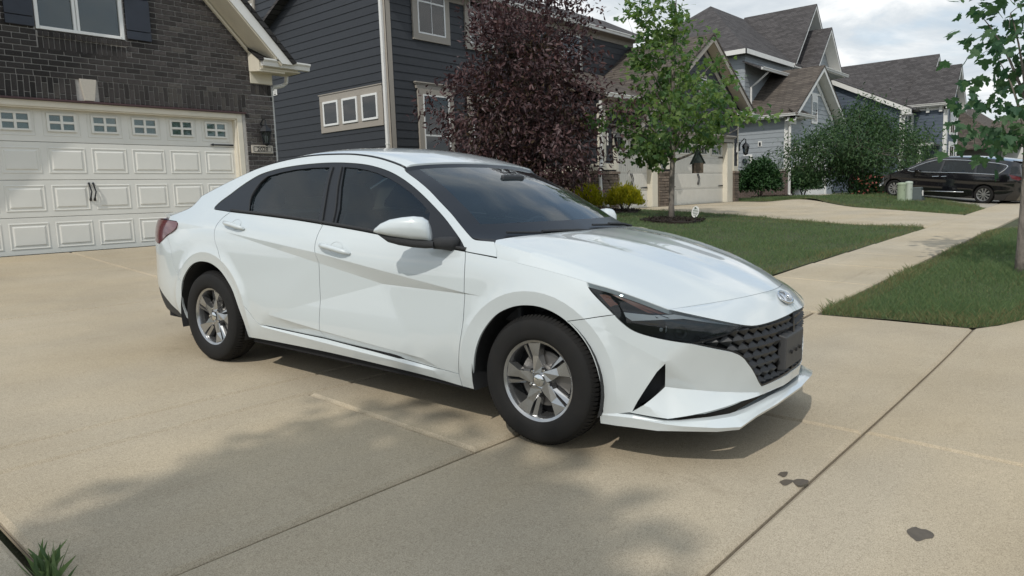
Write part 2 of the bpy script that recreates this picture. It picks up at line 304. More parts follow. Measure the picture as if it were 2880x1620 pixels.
def shingle_mat(name, c1, c2):
    m = bpy.data.materials.new(name); m.use_nodes = True; t = m.node_tree; b = t.nodes['Principled BSDF']; b.inputs['Roughness'].default_value = .95; b.inputs['Specular IOR Level'].default_value = .2; L = t.links
    co = t.nodes.new('ShaderNodeTexCoord'); se = t.nodes.new('ShaderNodeSeparateXYZ'); L.new(co.outputs['Object'], se.inputs[0])
    ad = t.nodes.new('ShaderNodeMath'); ad.operation = 'ADD'; L.new(se.outputs[0], ad.inputs[0]); L.new(se.outputs[1], ad.inputs[1]); cb = t.nodes.new('ShaderNodeCombineXYZ'); L.new(ad.outputs[0], cb.inputs[0]); L.new(se.outputs[2], cb.inputs[1])
    bt = t.nodes.new('ShaderNodeTexBrick'); L.new(cb.outputs[0], bt.inputs['Vector']); bt.inputs['Scale'].default_value = 1; bt.inputs['Brick Width'].default_value = .42; bt.inputs['Row Height'].default_value = .115; bt.inputs['Mortar Size'].default_value = .012; bt.inputs['Mortar Smooth'].default_value = .6
    bt.inputs['Color1'].default_value = (*c1, 1); bt.inputs['Color2'].default_value = (*c2, 1); bt.inputs['Mortar'].default_value = tuple(c*.45 for c in c2)+(1,); bt.inputs['Bias'].default_value = -.1
    n = t.nodes.new('ShaderNodeTexNoise'); n.inputs['Scale'].default_value = 9; n.inputs['Detail'].default_value = 6; L.new(co.outputs['Object'], n.inputs['Vector']); mx = t.nodes.new('ShaderNodeMixRGB'); mx.blend_type = 'MULTIPLY'; mx.inputs[0].default_value = .8
    rp = t.nodes.new('ShaderNodeValToRGB'); rp.color_ramp.elements[0].color = (.6, .6, .6, 1); rp.color_ramp.elements[1].color = (1.35, 1.35, 1.35, 1); L.new(n.outputs['Fac'], rp.inputs[0]); L.new(bt.outputs['Color'], mx.inputs[1]); L.new(rp.outputs[0], mx.inputs[2]); L.new(mx.outputs[0], b.inputs['Base Color'])
    bp = t.nodes.new('ShaderNodeBump'); bp.inputs['Strength'].default_value = .6; bp.inputs['Distance'].default_value = .02; L.new(bt.outputs['Fac'], bp.inputs['Height']); bp.invert = True; L.new(bp.outputs[0], b.inputs['Normal'])
    MATS[name] = m; return m
M_shing = shingle_mat('brown_shingles', (.135, .115, .098), (.075, .064, .056)); M_shing2 = shingle_mat('grey_shingles', (.105, .098, .098), (.062, .058, .058)); M_shing0 = shingle_mat('dark_shingles', (.05, .048, .047), (.025, .024, .024))
class Wall:
    """wall frame: a runs along the wall, b is height, c is distance out from its face"""
    def __init__(s, kind, pos): s.k = kind; s.p = pos
    def P(s, a, b, c=0.): return (a, s.p-c, b) if s.k == 'Y' else (s.p-c, a, b)
    def box(s, mb, a0, a1, b0, b1, c0, c1):
        (x0, y0, z0), (x1, y1, z1) = s.P(a0, b0, c0), s.P(a1, b1, c1); return mb.box(x0, x1, y0, y1, z0, z1)
    def part(s, name, m, par, boxes, **k):
        mb = MB()
        for bx in boxes: s.box(mb, *bx)
        return mb.build(name, m, par, **k)
def siding(par, Wl, a0, a1, b0, b1, expo, m, name='siding_board', clip=None, joined=False, off=0.):
    """lapped boards, each a wedge; clip(b) -> (amin, amax) narrows a course"""
    b = b0; mbj = MB(); n = 0
    while b < b1-.02:
        t = min(b+expo, b1); lo, hi = a0, a1
        if clip: lo, hi = clip((b+t)/2); lo, hi = max(lo, a0), min(hi, a1)
        if hi-lo > .05:
            mb = mbj if joined else MB()
            mb.hexa([Wl.P(lo, b, -.03+off), Wl.P(hi, b, -.03+off), Wl.P(hi, b, .022+off), Wl.P(lo, b, .022+off)], [Wl.P(lo, t+.015, -.03+off), Wl.P(hi, t+.015, -.03+off), Wl.P(hi, t+.015, .003+off), Wl.P(lo, t+.015, .003+off)])
            if not joined: mb.build(name, m, par)
        b = t; n += 1
    if joined: mbj.build('siding', m, par, kind='stuff')
def window(par, Wl, a0, a1, b0, b1, trim=None, tw=.12, sill=True, rails=1, vmunt=0, hmunt=0, blinds=0, fw=.045, c=.06, M_t=None, twt=None, twb=None):
    """framed window: trim boards, vinyl frame, sash rail, panes, optional blinds; a0..b1 is the vinyl frame"""
    M_t = M_t or M_taupe
    if trim:
        tt = twt if twt is not None else tw; tb = twb if twb is not None else tw
        Wl.part('window_trim', M_t, par, [(a0-tw, a0, b0, b1, 0, c+.012), (a1, a1+tw, b0, b1, 0, c+.012), (a0-tw, a1+tw, b1, b1+tt, 0, c+.014), (a0-tw, a1+tw, b0-tb, b0, 0, c+.014)], bevel=.004)
    w = Wl.part('window', M_vinyl, par, [(a0, a0+fw, b0, b1, 0, c+.02), (a1-fw, a1, b0, b1, 0, c+.02), (a0+fw, a1-fw, b1-fw, b1, 0, c+.02), (a0+fw, a1-fw, b0, b0+fw, 0, c+.022)])
    spans = [(b0+fw, b1-fw)]
    if rails:
        m_ = (b0+b1)/2; Wl.part('sash_rail', M_vinyl, w, [(a0+fw, a1-fw, m_-fw*.55, m_+fw*.55, 0, c+.016)]); spans = [(b0+fw, m_-fw*.55), (m_+fw*.55, b1-fw)]
    for s0, s1 in spans: Wl.part('window_pane', M_pane, w, [(a0+fw, a1-fw, s0, s1, c-.002, c+.002)])
    bars = [(a0+(a1-a0)*(k+1)/(vmunt+1)-.009, a0+(a1-a0)*(k+1)/(vmunt+1)+.009, b0+fw, b1-fw, c+.004, c+.012) for k in range(vmunt)]+[(a0+fw, a1-fw, b0+(b1-b0)*(k+1)/(hmunt+1)-.009, b0+(b1-b0)*(k+1)/(hmunt+1)+.009, c+.004, c+.0118) for k in range(hmunt)]
    if bars: Wl.part('muntin', M_vinyl, w, bars)
    Wl.part('window_backing', M_room, w, [(a0+fw, a1-fw, b0+fw, b1-fw, .0, .027)])
    if blinds:
        mb = MB(); b = b0+fw+.02
        while b < b1-fw:
            mb.add([Wl.P(a0+fw, b, .032), Wl.P(a1-fw, b, .032), Wl.P(a1-fw, b+blinds*.8, .052), Wl.P(a0+fw, b+blinds*.8, .052)], [(0, 1, 2, 3)]); b += blinds
        mb.build('blind', M_blind, w, fixn=False)
    return w
def lantern(label, x, y, z, s=1., square=False, group=None):
    t = thing('wall_lantern', label, 'wall lamp', (x, y, z), group)
    if square:
        mb = MB()
        for dx in (-.09, .09):
            for dy in (-.09, .09): mb.box(x+dx-.012, x+dx+.012, y+dy-.012, y+dy+.012, z-.25, z+.2)
        mb.box(x-.1, x+.1, y-.1, y+.1, z-.27, z-.25); mb.box(x-.11, x+.11, y-.11, y+.11, z+.2, z+.23); mb.build('cage', M_iron, t)
        MB().tube([(x, y+.2, z+.38), (x, y+.12, z+.46), (x, y, z+.44), (x, y, z+.23)], .015).build('arm', M_iron, t); MB().lathe((x, y, z), [(.02, -.2), (.03, -.1), (.02, .05)], 8).build('bulb', M_vinyl, t); return t
    mb = MB(); mb.lathe((x, y, z), [(.002, .22*s), (.015*s, .21*s), (.02*s, .17*s), (.05*s, .15*s), (.11*s, .07*s), (.115*s, .055*s)], 6); mb.build('lantern_roof', M_iron, t)
    mb = MB()
    for k in range(6): a = k*pi/3; mb.bar((x+.095*s*cos(a), y+.095*s*sin(a), z+.055*s), (x+.06*s*cos(a), y+.06*s*sin(a), z-.16*s), .014*s, .014*s)
    mb.lathe((x, y, z), [(.01, -.2*s), (.03*s, -.19*s), (.065*s, -.16*s), (.066*s, -.145*s)], 6); mb.build('cage', M_iron, t)
    MB().lathe((x, y, z), [(.088*s, .05*s), (.055*s, -.15*s)], 6).build('lantern_glass', M_glassl, t); MB().lathe((x, y, z), [(.001, .0), (.028*s, -.03*s), (.03*s, -.08*s), (.02*s, -.14*s)], 8).build('bulb', M_vinyl, t)
    MB().tube([(x-.02*s, y+.2*s, z+.06*s), (x-.02*s, y+.13*s, z+.2*s), (x, y+.05*s, z+.29*s), (x, y, z+.26*s), (x, y, z+.2*s)], .013*s, 6).build('arm', M_iron, t)
    mb = MB(); mb.box(x-.1*s, x+.06*s, y+.19*s, y+.215*s, z-.06*s, z+.2*s); mb.build('backplate', M_iron, t, bevel=.01); return t
def text_mesh(name, s, size, m, loc, rot, par=None, ext=.004, local=False, font_scale=(1, 1)):
    cu = bpy.data.curves.new('tmp', 'FONT'); cu.body = s; cu.size = size; cu.extrude = ext; cu.align_x = 'CENTER'; cu.align_y = 'CENTER'; cu.resolution_u = 4
    o = bpy.data.objects.new('tmp', cu); COL.objects.link(o); dg = bpy.context.evaluated_depsgraph_get(); me = bpy.data.meshes.new_from_object(o.evaluated_get(dg)); bpy.data.objects.remove(o)
    M = Matrix.Translation(loc) @ Euler(rot).to_matrix().to_4x4() @ Matrix.Diagonal((font_scale[0], font_scale[1], 1, 1)); me.transform(M); me.materials.clear(); me.materials.append(m); return link(name, me, par, local)
def gable_roof(par, xp, zp, xl, zl, xr, zr, y0, y1, m_sh, m_tr, th=.1, fascia=.2, soff=.5, left=True, right=True):
    """two roof slopes, ridge along Y, with rake boards and soffit at the front end y0"""
    for side, xe, ze in (('l', xl, zl), ('r', xr, zr)):
        if (side == 'l' and not left) or (side == 'r' and not right): continue
        r = MB(); r.prism([(xp, y0-.02, zp), (xe, y0-.02, ze), (xe, y0-.02, ze-th), (xp, y0-.02, zp-th)], (0, y1-y0+.02, 0)); r.build('roof', m_sh, par)
        d = Vector((xe-xp, 0, ze-zp)); L = d.length; n = Vector((-d.z, 0, d.x))/L; n = n if n.z < 0 else -n
        a, b = Vector((xp, 0, zp-th-.002)), Vector((xe, 0, ze-th-.002))
        q = [a, b, b+n*fascia, a+n*fascia/max(.35, abs(n.z))*abs(n.z)]
        f = MB(); f.prism([(p.x, y0, p.z) for p in (a, b, b+Vector((0, 0, -fascia*1.15)), a+Vector((0, 0, -fascia*1.15)))], (0, .03, 0)); f.build('rake_board', m_tr, par)
        s = MB(); k = -fascia*1.0
        s.prism([(p.x, y0+.03, p.z) for p in (a+Vector((0, 0, k)), b+Vector((0, 0, k)), b+Vector((0, 0, k-.02)), a+Vector((0, 0, k-.02)))], (0, soff-.03, 0)); s.build('soffit', M_soffit if m_tr is not M_white else m_tr, par)
def hip_poly(par, faces, m, name='roof', th=.1):
    mb = MB()
    for f in faces: mb.prism(f, (0, 0, -th))
    return mb.build(name, m, par)
def gutter(par, p, q, w=.13, h=.12, m=None):
    """K-style gutter from p to q, outer side on the right hand of travel"""
    p, q = Vector(p), Vector(q); d = (q-p).normalized(); s = d.cross(Vector((0, 0, 1))).normalized(); prof = [(0, 0), (.01, 0), (.01, -h+.012), (w*.6, -h+.012), (w*.72, -h*.45), (w*.97, -h*.2), (w*.97, -.006), (w*.82, -.006), (w*.82, 0), (w, 0), (w, -h*.22), (w*.76, -h*.5), (w*.64, -h), (0, -h)]
    mb = MB(); mb.prism([p+s*a+Vector((0, 0, b)) for a, b in prof], q-p); return mb.build('gutter', m or M_gutter, par)
def downspout(par, pts, r=.045):
    return MB().tube(pts, r, 8).build('downspout', M_gutter, par, smooth=False)
def raised_panel(w, h, d=.018, m=None, name='panel', b=.035):
    mb = MB(); R_ = lambda i, y: [(-w/2+i, y, -h/2+i), (w/2-i, y, -h/2+i), (w/2-i, y, h/2-i), (-w/2+i, y, h/2-i)]
    rings = [R_(0, 0), R_(.008, -.006), R_(b*.55, -.006), R_(b*.7, .008), R_(b, .008), R_(b*1.9, -.010)]
    for k, rg in enumerate(rings): mb.v += rg
    for k in range(len(rings)-1):
        for i in range(4): j = (i+1) % 4; mb.f.append((k*4+i, k*4+j, k*4+4+j, k*4+4+i))
    n = (len(rings)-1)*4; mb.f.append((n, n+1, n+2, n+3)); return mb.mesh(name, m, fixn=False)
# ------------------------------------------------------------------ brick house with the white garage door
H1 = thing('brick_house', 'dark brick house with white double garage door and navy shutters, number 2028', 'house', (4.2, 12.1, -.62))
F1 = Wall('Y', 12.1); SL = 1.04; XP = 4.2; ZPK = 2.66+(6.93-XP)*SL
zs = lambda x: ZPK-abs(x-XP)*SL                                     # underside of the gable on the wall
xr1 = 7.36
# mortar face with openings (door, window), and the body behind
mb = MB()
for a0, a1, b0, b1 in ((.9, 1.66, -.75, 1.62), (6.75, xr1, -.75, 1.62), (.9, xr1, 1.62, 2.14), (1.5, 6.93, 2.14, 2.58), (1.5, 3.66, 2.58, 2.66), (4.88, 6.93, 2.58, 2.66)): F1.box(mb, a0, a1, b0, b1, -.2, -.009)
mb.prism([(1.5, 12.109, 2.66), (3.66, 12.109, 2.66), (3.66, 12.109, zs(3.66)), ], (0, .19, 0)); mb.prism([(4.88, 12.109, 2.66), (6.93, 12.109, 2.66), (4.88, 12.109, zs(4.88))], (0, .19, 0)); mb.prism([(3.66, 12.109, 4.0), (4.88, 12.109, 4.0), (4.88, 12.109, zs(4.88)), (XP, 12.109, ZPK), (3.66, 12.109, zs(3.66))], (0, .19, 0))
mb.build('mortar_wall', M_mortar, H1)
mb = MB(); mb.box(.95, xr1-.02, 12.45, 21, -.75, 2.3); mb.build('wall', M_brick, H1)
# bricks: running bond, the 300 that show largest as single parts
cutb = []; BL, BH, MJ = .214, .0825, .0115; bricks = []
def add_brick(x0, x1, z0, z1, pale=False): bricks.append((x0, x1, z0, z1, pale))
row = 0; z = -.62
while z < ZPK:
    off = (row % 2)*BL*.5+(.0 if row % 3 else .004); x = .9-off
    while x < xr1:
        a, b = x, x+BL-MJ; zt = z+BH-MJ; zc = z+BH/2; segs = [(max(a, .9), min(b, xr1))]
        def cut(lo, hi, segs): 
            r = []
            for s0, s1 in segs:
                if s1 <= lo or s0 >= hi: r.append((s0, s1)); continue
                if s0 < lo-.02: r.append((s0, lo-.004))
                if s1 > hi+.02: r.append((hi+.004, s1))
            return r
        if zc < 1.62: segs = cut(1.66, 6.80, segs)
        elif zc < 1.93: segs = cut(1.5, 6.83, segs)
        if 2.31 < zc < 2.60: segs = cut(3.66, 4.885, segs)
        if 2.58 < zc < 4.0: segs = cut(3.64, 4.895, segs)
        if zc > 1.93: segs = cut(6.95, 9, segs)
        for s0, s1 in segs:
            xm = (s0+s1)/2; lim = zs(s0 if abs(s0-XP) > abs(s1-XP) else s1)
            if s1-s0 > .03 and zt < lim: add_brick(s0, s1, z, zt, random.random() < (.30 if xm > 6.8 and zc > .9 else .035))
            elif s1-s0 > .03:                                   # brick cut to the slope of the gable
                poly = [(s0, z), (s1, z), (s1, zt), (s0, zt)]; out = []
                for i in range(4):
                    p, q = poly[i], poly[(i+1) % 4]; dp, dq = zs(p[0])-p[1], zs(q[0])-q[1]
                    if dp > 0: out.append(p)
                    if dp*dq < 0: t = dp/(dp-dq); out.append((p[0]+(q[0]-p[0])*t, p[1]+(q[1]-p[1])*t))
                if len(out) > 2: cutb.append(out)
        x += BL
    z += BH; row += 1
def brick_mesh(pale):
    mb = MB(); e = .006; mb.hexa([(-.5, 0, -.5), (.5, 0, -.5), (.5, 0, .5), (-.5, 0, .5)], [(-.5+e*2, -.011, -.5+e*6), (.5-e*2, -.011, -.5+e*6), (.5-e*2, -.011, .5-e*6), (-.5+e*2, -.011, .5-e*6)]); return mb.mesh('brick', M_brickp if pale else M_brick)
BM = [brick_mesh(False), brick_mesh(True)]
fc = np.array(cam_ob.location)
def px_area(b): x = (b[0]+b[1])/2; return (b[1]-b[0])/((x*cos(PSI)+12.1*sin(PSI))**2)*abs(12.1/math.hypot(x, 12.1))
def visible(b): x, zc = (b[0]+b[1])/2, (b[2]+b[3])/2; dp = x*cos(PSI)+12.1*sin(PSI); u = (x*sin(PSI)-12.1*cos(PSI))/dp; return u > -.74 and (zc/dp < .30) and zc > -.1
bricks.sort(key=lambda b: -(px_area(b)+(10 if visible(b) else 0)))
# soldier and rowlock bricks get a place among the singles
special = []
for k in range(17): x = 3.675+k*.0713; special.append((x, x+.0595, 2.497, 2.585, .03, 0)); special.append((x, x+.0595, 2.315, 2.49, .004, 0))
x = 1.55; k = 0
while x < 6.80:
    if not (4.13 < x+.035 < 4.415):
        lean = -.09*(1-max(0, (x-1.5))/2.7) if x < 4.2 else .0
        (special.append((x, x+.0625, 1.705 if k % 2 else 1.625, 1.928 if k % 2 else 1.842, .004, lean)), special.append((x, x+.0625, 1.625 if k % 2 else 1.85, 1.697 if k % 2 else 1.928, .004, lean)))
    x += .0755; k += 1
for k in range(5): x = 6.955+k*.08; special.append((x, x+.07, 1.945, 2.13, .004, 0))
def put_brick(x0, x1, z0, z1, pale, c=.004):
    o = link('brick', BM[pale], H1); o.location = ((x0+x1)/2, 12.109-c-random.random()*.003, (z0+z1)/2); o.scale = (x1-x0, 1, z1-z0); o.rotation_euler = (0, random.uniform(-.004, .004), 0)
for x0, x1, z0, z1, c, lean in special:
    pale = 2.7 < 0 or (1.6 < z0 < 2 and random.random() < .13)
    if lean:
        o = link('brick', BM[pale], H1); zc = (z0+z1)/2; o.location = ((x0+x1)/2+lean*-(zc-1.77), 12.109-c, zc); o.scale = (x1-x0, 1, z1-z0); o.rotation_euler = (0, lean*-1, 0)
    else: put_brick(x0, x1, z0, z1, pale, c)
nsing = 300-len(special); mbj = MB(); mbp = MB()
for i, (x0, x1, z0, z1, pale) in enumerate(bricks):
    if i < nsing: put_brick(x0, x1, z0, z1, pale)
    else:
        q = mbp if pale else mbj; y = 12.105-random.random()*.003
        q.hexa([(x0, y, z0), (x1, y, z0), (x1, y, z1), (x0, y, z1)], [(x0+.003, y-.011, z0+.003), (x1-.003, y-.011, z0+.003), (x1-.003, y-.011, z1-.003), (x0+.003, y-.011, z1-.003)])
for q_ in cutb: mbj.prism([(x, 12.106, z_) for x, z_ in q_], (0, -.011, 0))
mbj.build('brickwork', M_brick, H1, kind='stuff'); mbp.build('brickwork', M_brickp, H1, kind='stuff')
mb = MB(); mb.prism([(4.155, 12.075, 1.945), (4.395, 12.075, 1.945), (4.345, 12.075, 1.625), (4.205, 12.075, 1.625)], (0, .06, 0)); mb.build('keystone', M_plaque, H1, bevel=.006)
F1.part('lintel', M_maroon, H1, [(1.55, 6.81, 1.592, 1.618, -.12, .035)])
# garage opening trim
F1.part('door_frame', M_cream, H1, [(6.65, 6.745, -.64, 1.59, -.14, -.012), (1.66, 1.76, -.64, 1.59, -.14, -.012), (1.76, 6.65, 1.50, 1.59, -.14, -.012), (6.62, 6.65, -.64, 1.55, -.15, -.04), (1.76, 6.62, 1.48, 1.50, -.15, -.03)], bevel=.006)
gd = F1.part('garage_door', M_door, H1, [(1.76, 6.64, a, b-.006, -.2, -.142) for a, b in ((-.63, -.09), (-.09, .455), (.455, 1.01), (1.01, 1.53))], bevel=.004)
F1.part('door_seal', M_iron, gd, [(1.76, 6.64, -.66, -.63, -.19, -.15)])
pw = .515; pm = raised_panel(pw, .385, m=M_door); pm2 = raised_panel(.50, .40, m=M_door, b=.05); K = 1.008
for k in range(8):
    xc = (3.90+.5945*(k-3))*K
    for zc in (-.36, .185, .735):
        o = link('panel', pm, gd); o.location = (xc, 12.1+.141, zc*K)
    xw = (3.875+.5945*(k-3))*K; zc = 1.285*K
    mb = MB(); F = Wall('Y', 12.242); F.box(mb, xw-.25, xw+.25, zc-.20, zc-.19, 0, .006); F.box(mb, xw-.25, xw+.25, zc+.19, zc+.20, 0, .006); F.box(mb, xw-.25, xw-.24, zc-.19, zc+.19, 0, .006); F.box(mb, xw+.24, xw+.25, zc-.19, zc+.19, 0, .006)
    for a0, a1, b0, b1 in ((-.20, -.163, -.135, .135), (.163, .20, -.135, .135), (-.163, .163, .105, .135), (-.163, .163, -.135, -.105), (-.018, .018, -.105, .105), (-.163, -.018, -.018, .018), (.018, .163, -.018, .018)): F.box(mb, xw+a0, xw+a1, zc+b0, zc+b1, 0, .026)
    o = mb.build('door_window_frame', M_door, gd, bevel=.003)
    for sx in (-1, 1):
        for sz in (-1, 1):
            mb = MB(); F.box(mb, xw+sx*.018, xw+sx*.163, zc+sz*.018, zc+sz*.105, .002, .006); o = mb.build('window_pane', M_pane, gd)
for sx in (6.60, 1.80):
    s = -1 if sx > 4 else 1
    for zc in (1.045, -.16):
        mb = MB(); mb.prism([(sx, 12.235, zc-.014), (sx+s*.36, 12.235, zc-.010), (sx+s*.37, 12.235, zc-.022), (sx+s*.42, 12.235, zc), (sx+s*.37, 12.235, zc+.022), (sx+s*.36, 12.235, zc+.010), (sx, 12.235, zc+.014)], (0, -.014, 0)); o = mb.build('strap_hinge', M_iron, H1)
for dx in (-.03, .03):
    mb = MB(); x = 4.22+dx; mb.tube([(x, 12.235, .40), (x-.008, 12.19, .36), (x+.012, 12.185, .27), (x-.008, 12.19, .18), (x, 12.235, .14)], [.018, .011, .010, .012, .02], 6); mb.build('door_handle', M_iron, H1)
# gable window with shutters
mb = MB(); F1.box(mb, 3.66, 4.88, 2.60, 4.0, -.16, -.06); mb.build('window_backing', M_room, H1)
w = F1.part('window', M_vinyl, H1, [(3.665, 3.715, 2.60, 3.95, -.06, .012), (4.82, 4.875, 2.60, 3.95, -.06, .012), (3.715, 4.82, 2.60, 2.645, -.06, .02), (3.715, 4.82, 3.9, 3.95, -.06, .012), (4.165, 4.20, 2.645, 3.9, -.06, .012), (4.215, 4.25, 2.645, 3.9, -.06, .012), (4.20, 4.215, 2.645, 3.9, -.06, -.01), (3.715, 4.165, 3.26, 3.30, -.05, -.005), (4.25, 4.82, 3.26, 3.30, -.05, -.005)], bevel=.004)
for a0, a1 in ((3.715, 4.165), (4.25, 4.82)):
    for b0, b1 in ((2.645, 3.26), (3.30, 3.9)):
        mb = MB(); F1.box(mb, a0, a1, b0, b1, -.03, -.025); o = mb.build('window_pane', M_pane, w)
for a0, a1 in ((3.285, 3.645), (4.905, 5.275)):
    s = F1.part('shutter', M_navy, H1, [(a0, a1, b0, b1, .012, .045) for b0, b1 in ((2.615, 2.745), (2.752, 3.24), (3.247, 3.38), (3.387, 3.95))], bevel=.008)
# gable roof with deep rake, cornice return and gutter on the right
YF = 11.55
for sg in (1, -1):
    X = lambda x: XP+sg*(x-XP)
    mb = MB(); mb.prism([(X(XP), YF-.03, ZPK+.46), (X(7.56), YF-.03, 2.47), (X(7.49), YF-.03, 2.44), (X(XP), YF-.03, ZPK+.35)], (0, 9, 0)); mb.build('roof', M_shing0, H1)
    mb = MB(); mb.prism([(X(XP), YF, ZPK+.345), (X(7.49), YF, 2.435), (X(7.28), YF, 2.435), (X(XP), YF, ZPK+.07)], (0, .03, 0)); mb.build('rake_board', M_white if sg > 0 else M_white, H1)
    mb = MB(); mb.prism([(X(XP), YF+.03, ZPK+.09), (X(7.30), YF+.03, 2.43), (X(7.28), YF+.03, 2.40), (X(XP), YF+.03, ZPK+.06)], (0, 12.1-YF-.03, 0)); mb.build('soffit', M_cream, H1)
    mb = MB(); mb.prism([(X(XP), 12.055, ZPK+.08), (X(6.95), 12.055, 2.70), (X(6.93), 12.055, 2.66), (X(XP), 12.055, ZPK+.02)], (0, .08, 0)); mb.build('frieze_board', M_cream, H1)
mb = MB(); F1.box(mb, 6.945, 7.375, 2.14, 2.385, -.02, .025); mb.build('frieze_box', M_cream, H1, bevel=.005)
mb = MB(); mb.prism([(6.935, 12.09, 2.71), (6.935, 11.74, 2.49), (6.935, 11.74, 2.30), (6.935, 12.09, 2.34)], (.5, 0, 0)); mb.build('cornice_return', M_cream, H1)
mb = MB(); mb.prism([(6.92, 12.09, 2.76), (6.92, 11.68, 2.50), (6.92, 11.68, 2.47), (6.92, 12.09, 2.72)], (.72, 0, 0)); mb.build('return_roof', M_shing0, H1)
mb = MB(); mb.box(6.95, 7.74, 11.72, 12.2, 2.335, 2.36); mb.build('soffit', M_cream, H1)
gutter(H1, (6.95, 11.71, 2.505), (7.88, 11.71, 2.495), .13, .12, M_white)
mb = MB(); mb.prism([(7.0, 11.73, 2.49), (7.70, 11.73, 2.49), (7.70, 11.73, 2.34), (7.0, 11.73, 2.34)], (0, .02, 0)); mb.build('fascia', M_cream, H1)
downspout(H1, [(7.72, 12.15, 2.36), (7.72, 12.17, 2.22), (7.66, 12.2, 2.17), (7.47, 12.22, 2.12), (7.42, 12.22, 2.05), (7.42, 12.22, -.5)], .038)
# lamp and number plaque
lantern('black wall lantern on the brick pier above the 2028 plaque', 7.10, 11.96, 1.23, 1.0)
pl = F1.part('house_number_plaque', M_plaque, H1, [(6.865, 7.285, .905, 1.05, .0, .03)], bevel=.006)
mb = MB(); F = Wall('Y', 12.069)
for a0, a1, b0, b1 in ((6.905, 7.245, 1.018, 1.026), (6.905, 7.245, .929, .937), (6.897, 6.905, .945, 1.010), (7.245, 7.253, .945, 1.010)): F.box(mb, a0, a1, b0, b1, 0, .003)
o = mb.build('engraved_border', M_ink, pl)
o = text_mesh('house_number', '2028', .105, M_ink, (7.075, 12.068, .977), (R(90), 0, 0), pl, .002, font_scale=(1.05, 1))
# ------------------------------------------------------------------ charcoal house: two-storey block and projecting garage
H2 = thing('charcoal_house', 'charcoal lap-sided house with taupe trim and tan stone garage front', 'house', (21, 15, -.6))
XS, YM, EX = 14.14, 16.9, .243
FS = Wall('X', XS); FM = Wall('Y', YM)
mb = MB(); mb.box(XS+.03, 27.8, YM+.03, 27, -.8, 6.5); mb.box(20.2, 30.9, 13.78, YM+.1, -.8, 2.8); mb.box(20.2, 21.2, 13.53, 13.8, -.8, 2.8); mb.box(23.5, 25.1, 13.53, 13.8, -.8, 2.8); mb.box(29.87, 30.9, 13.53, 13.8, -.8, 2.8); mb.box(20.2, 30.9, 13.53, 13.8, 1.96, 2.8); mb.prism([(XS+.03, YM+.03, 6.4), (XS+.03, 19.4, 7.85), (XS+.03, 27, 4.2)], (13.6, 0, 0)); mb.build('wall', M_dark, H2)
siding(H2, FS, YM, 26.5, -.6, 7.6, EX, M_dark, clip=lambda b: (YM, 26.5) if b < 6.4 else (YM-.3+(b-6.4)*2, 26.5))
siding(H2, FM, XS, 27.8, -.6, 6.3, EX, M_dark)
# corner boards and downspout at the corner
FM.part('corner_board', M_taupe, H2, [(XS-.03, XS+.17, -.6, 6.15, 0, .036)], bevel=.004); FS.part('corner_board', M_taupe, H2, [(YM-.036, YM+.15, -.6, 6.5, 0, .034)], bevel=.004)
mb = MB(); mb.box(XS-.13, XS-.035, YM+.03, YM+.13, -.5, 6.6); mb.build('downspout', M_white, H2, bevel=.015)
mb = MB(); mb.box(XS-.135, XS-.03, YM+.025, YM+.135, 1.62, 1.66); mb.build('downspout_strap', M_white, H2)
# side: framed row of three small windows, far window corner, notice sticker
FS.part('window_trim', M_taupe, H2, [(17.17, 20.36, 3.19, 3.40, 0, .05), (17.17, 20.36, 2.21, 2.41, 0, .05), (17.17, 17.385, 2.41, 3.19, 0, .048), (20.17, 20.36, 2.41, 3.19, 0, .048), (18.16, 18.37, 2.41, 3.19, 0, .048), (19.15, 19.36, 2.41, 3.19, 0, .048)], bevel=.005)
FS.part('trim_cap', M_taupe, H2, [(17.15, 20.39, 3.40, 3.43, 0, .07)])
for a0, a1 in ((17.39, 18.155), (18.375, 19.145), (19.365, 20.165)): window(H2, FS, a0, a1, 2.415, 3.185, rails=0, blinds=.085, fw=.062, c=.06)
window(H2, FS, 24.0, 24.9, 6.0, 7.0, trim=1, rails=1, c=.06)
st = FS.part('notice_sticker', M_white, H2, [(22.87, 23.13, 3.73, 4.0, 0, .030)])
FS.part('notice_print', M_ink, st, [(22.91, 23.09, 3.95, 3.965, .030, .032), (22.91, 23.09, 3.90, 3.908, .030, .032), (22.91, 23.05, 3.86, 3.868, .030, .032), (22.91, 23.09, 3.82, 3.828, .030, .032), (22.93, 23.06, 3.755, 3.785, .030, .032)])
# front windows
window(H2, FM, 15.36, 16.51, 4.99, 6.9, trim=1, tw=.2, blinds=.07, c=.06, vmunt=1); window(H2, FM, 17.62, 18.74, 4.99, 6.9, trim=1, tw=.2, blinds=.07, c=.06, vmunt=1); window(H2, FM, 22.6, 23.82, 4.7, 6.05, trim=1, tw=.13, blinds=.07, c=.06)
window(H2, FM, 15.42, 16.54, .7, 3.18, trim=1, tw=.2, twt=.16, blinds=.075, c=.06)
FM.part('window_hood', M_taupe, H2, [(15.16, 16.80, 3.34, 3.50, 0, .07), (15.10, 16.86, 3.50, 3.54, 0, .12), (15.13, 16.83, 3.46, 3.50, 0, .09)], bevel=.006)
window(H2, FM, 17.62, 18.74, .7, 3.18, trim=1, tw=.2, twt=.16, blinds=.075, c=.06)
FM.part('frieze_board', M_taupe, H2, [(XS, 27.8, 6.14, 6.36, 0, .04)])
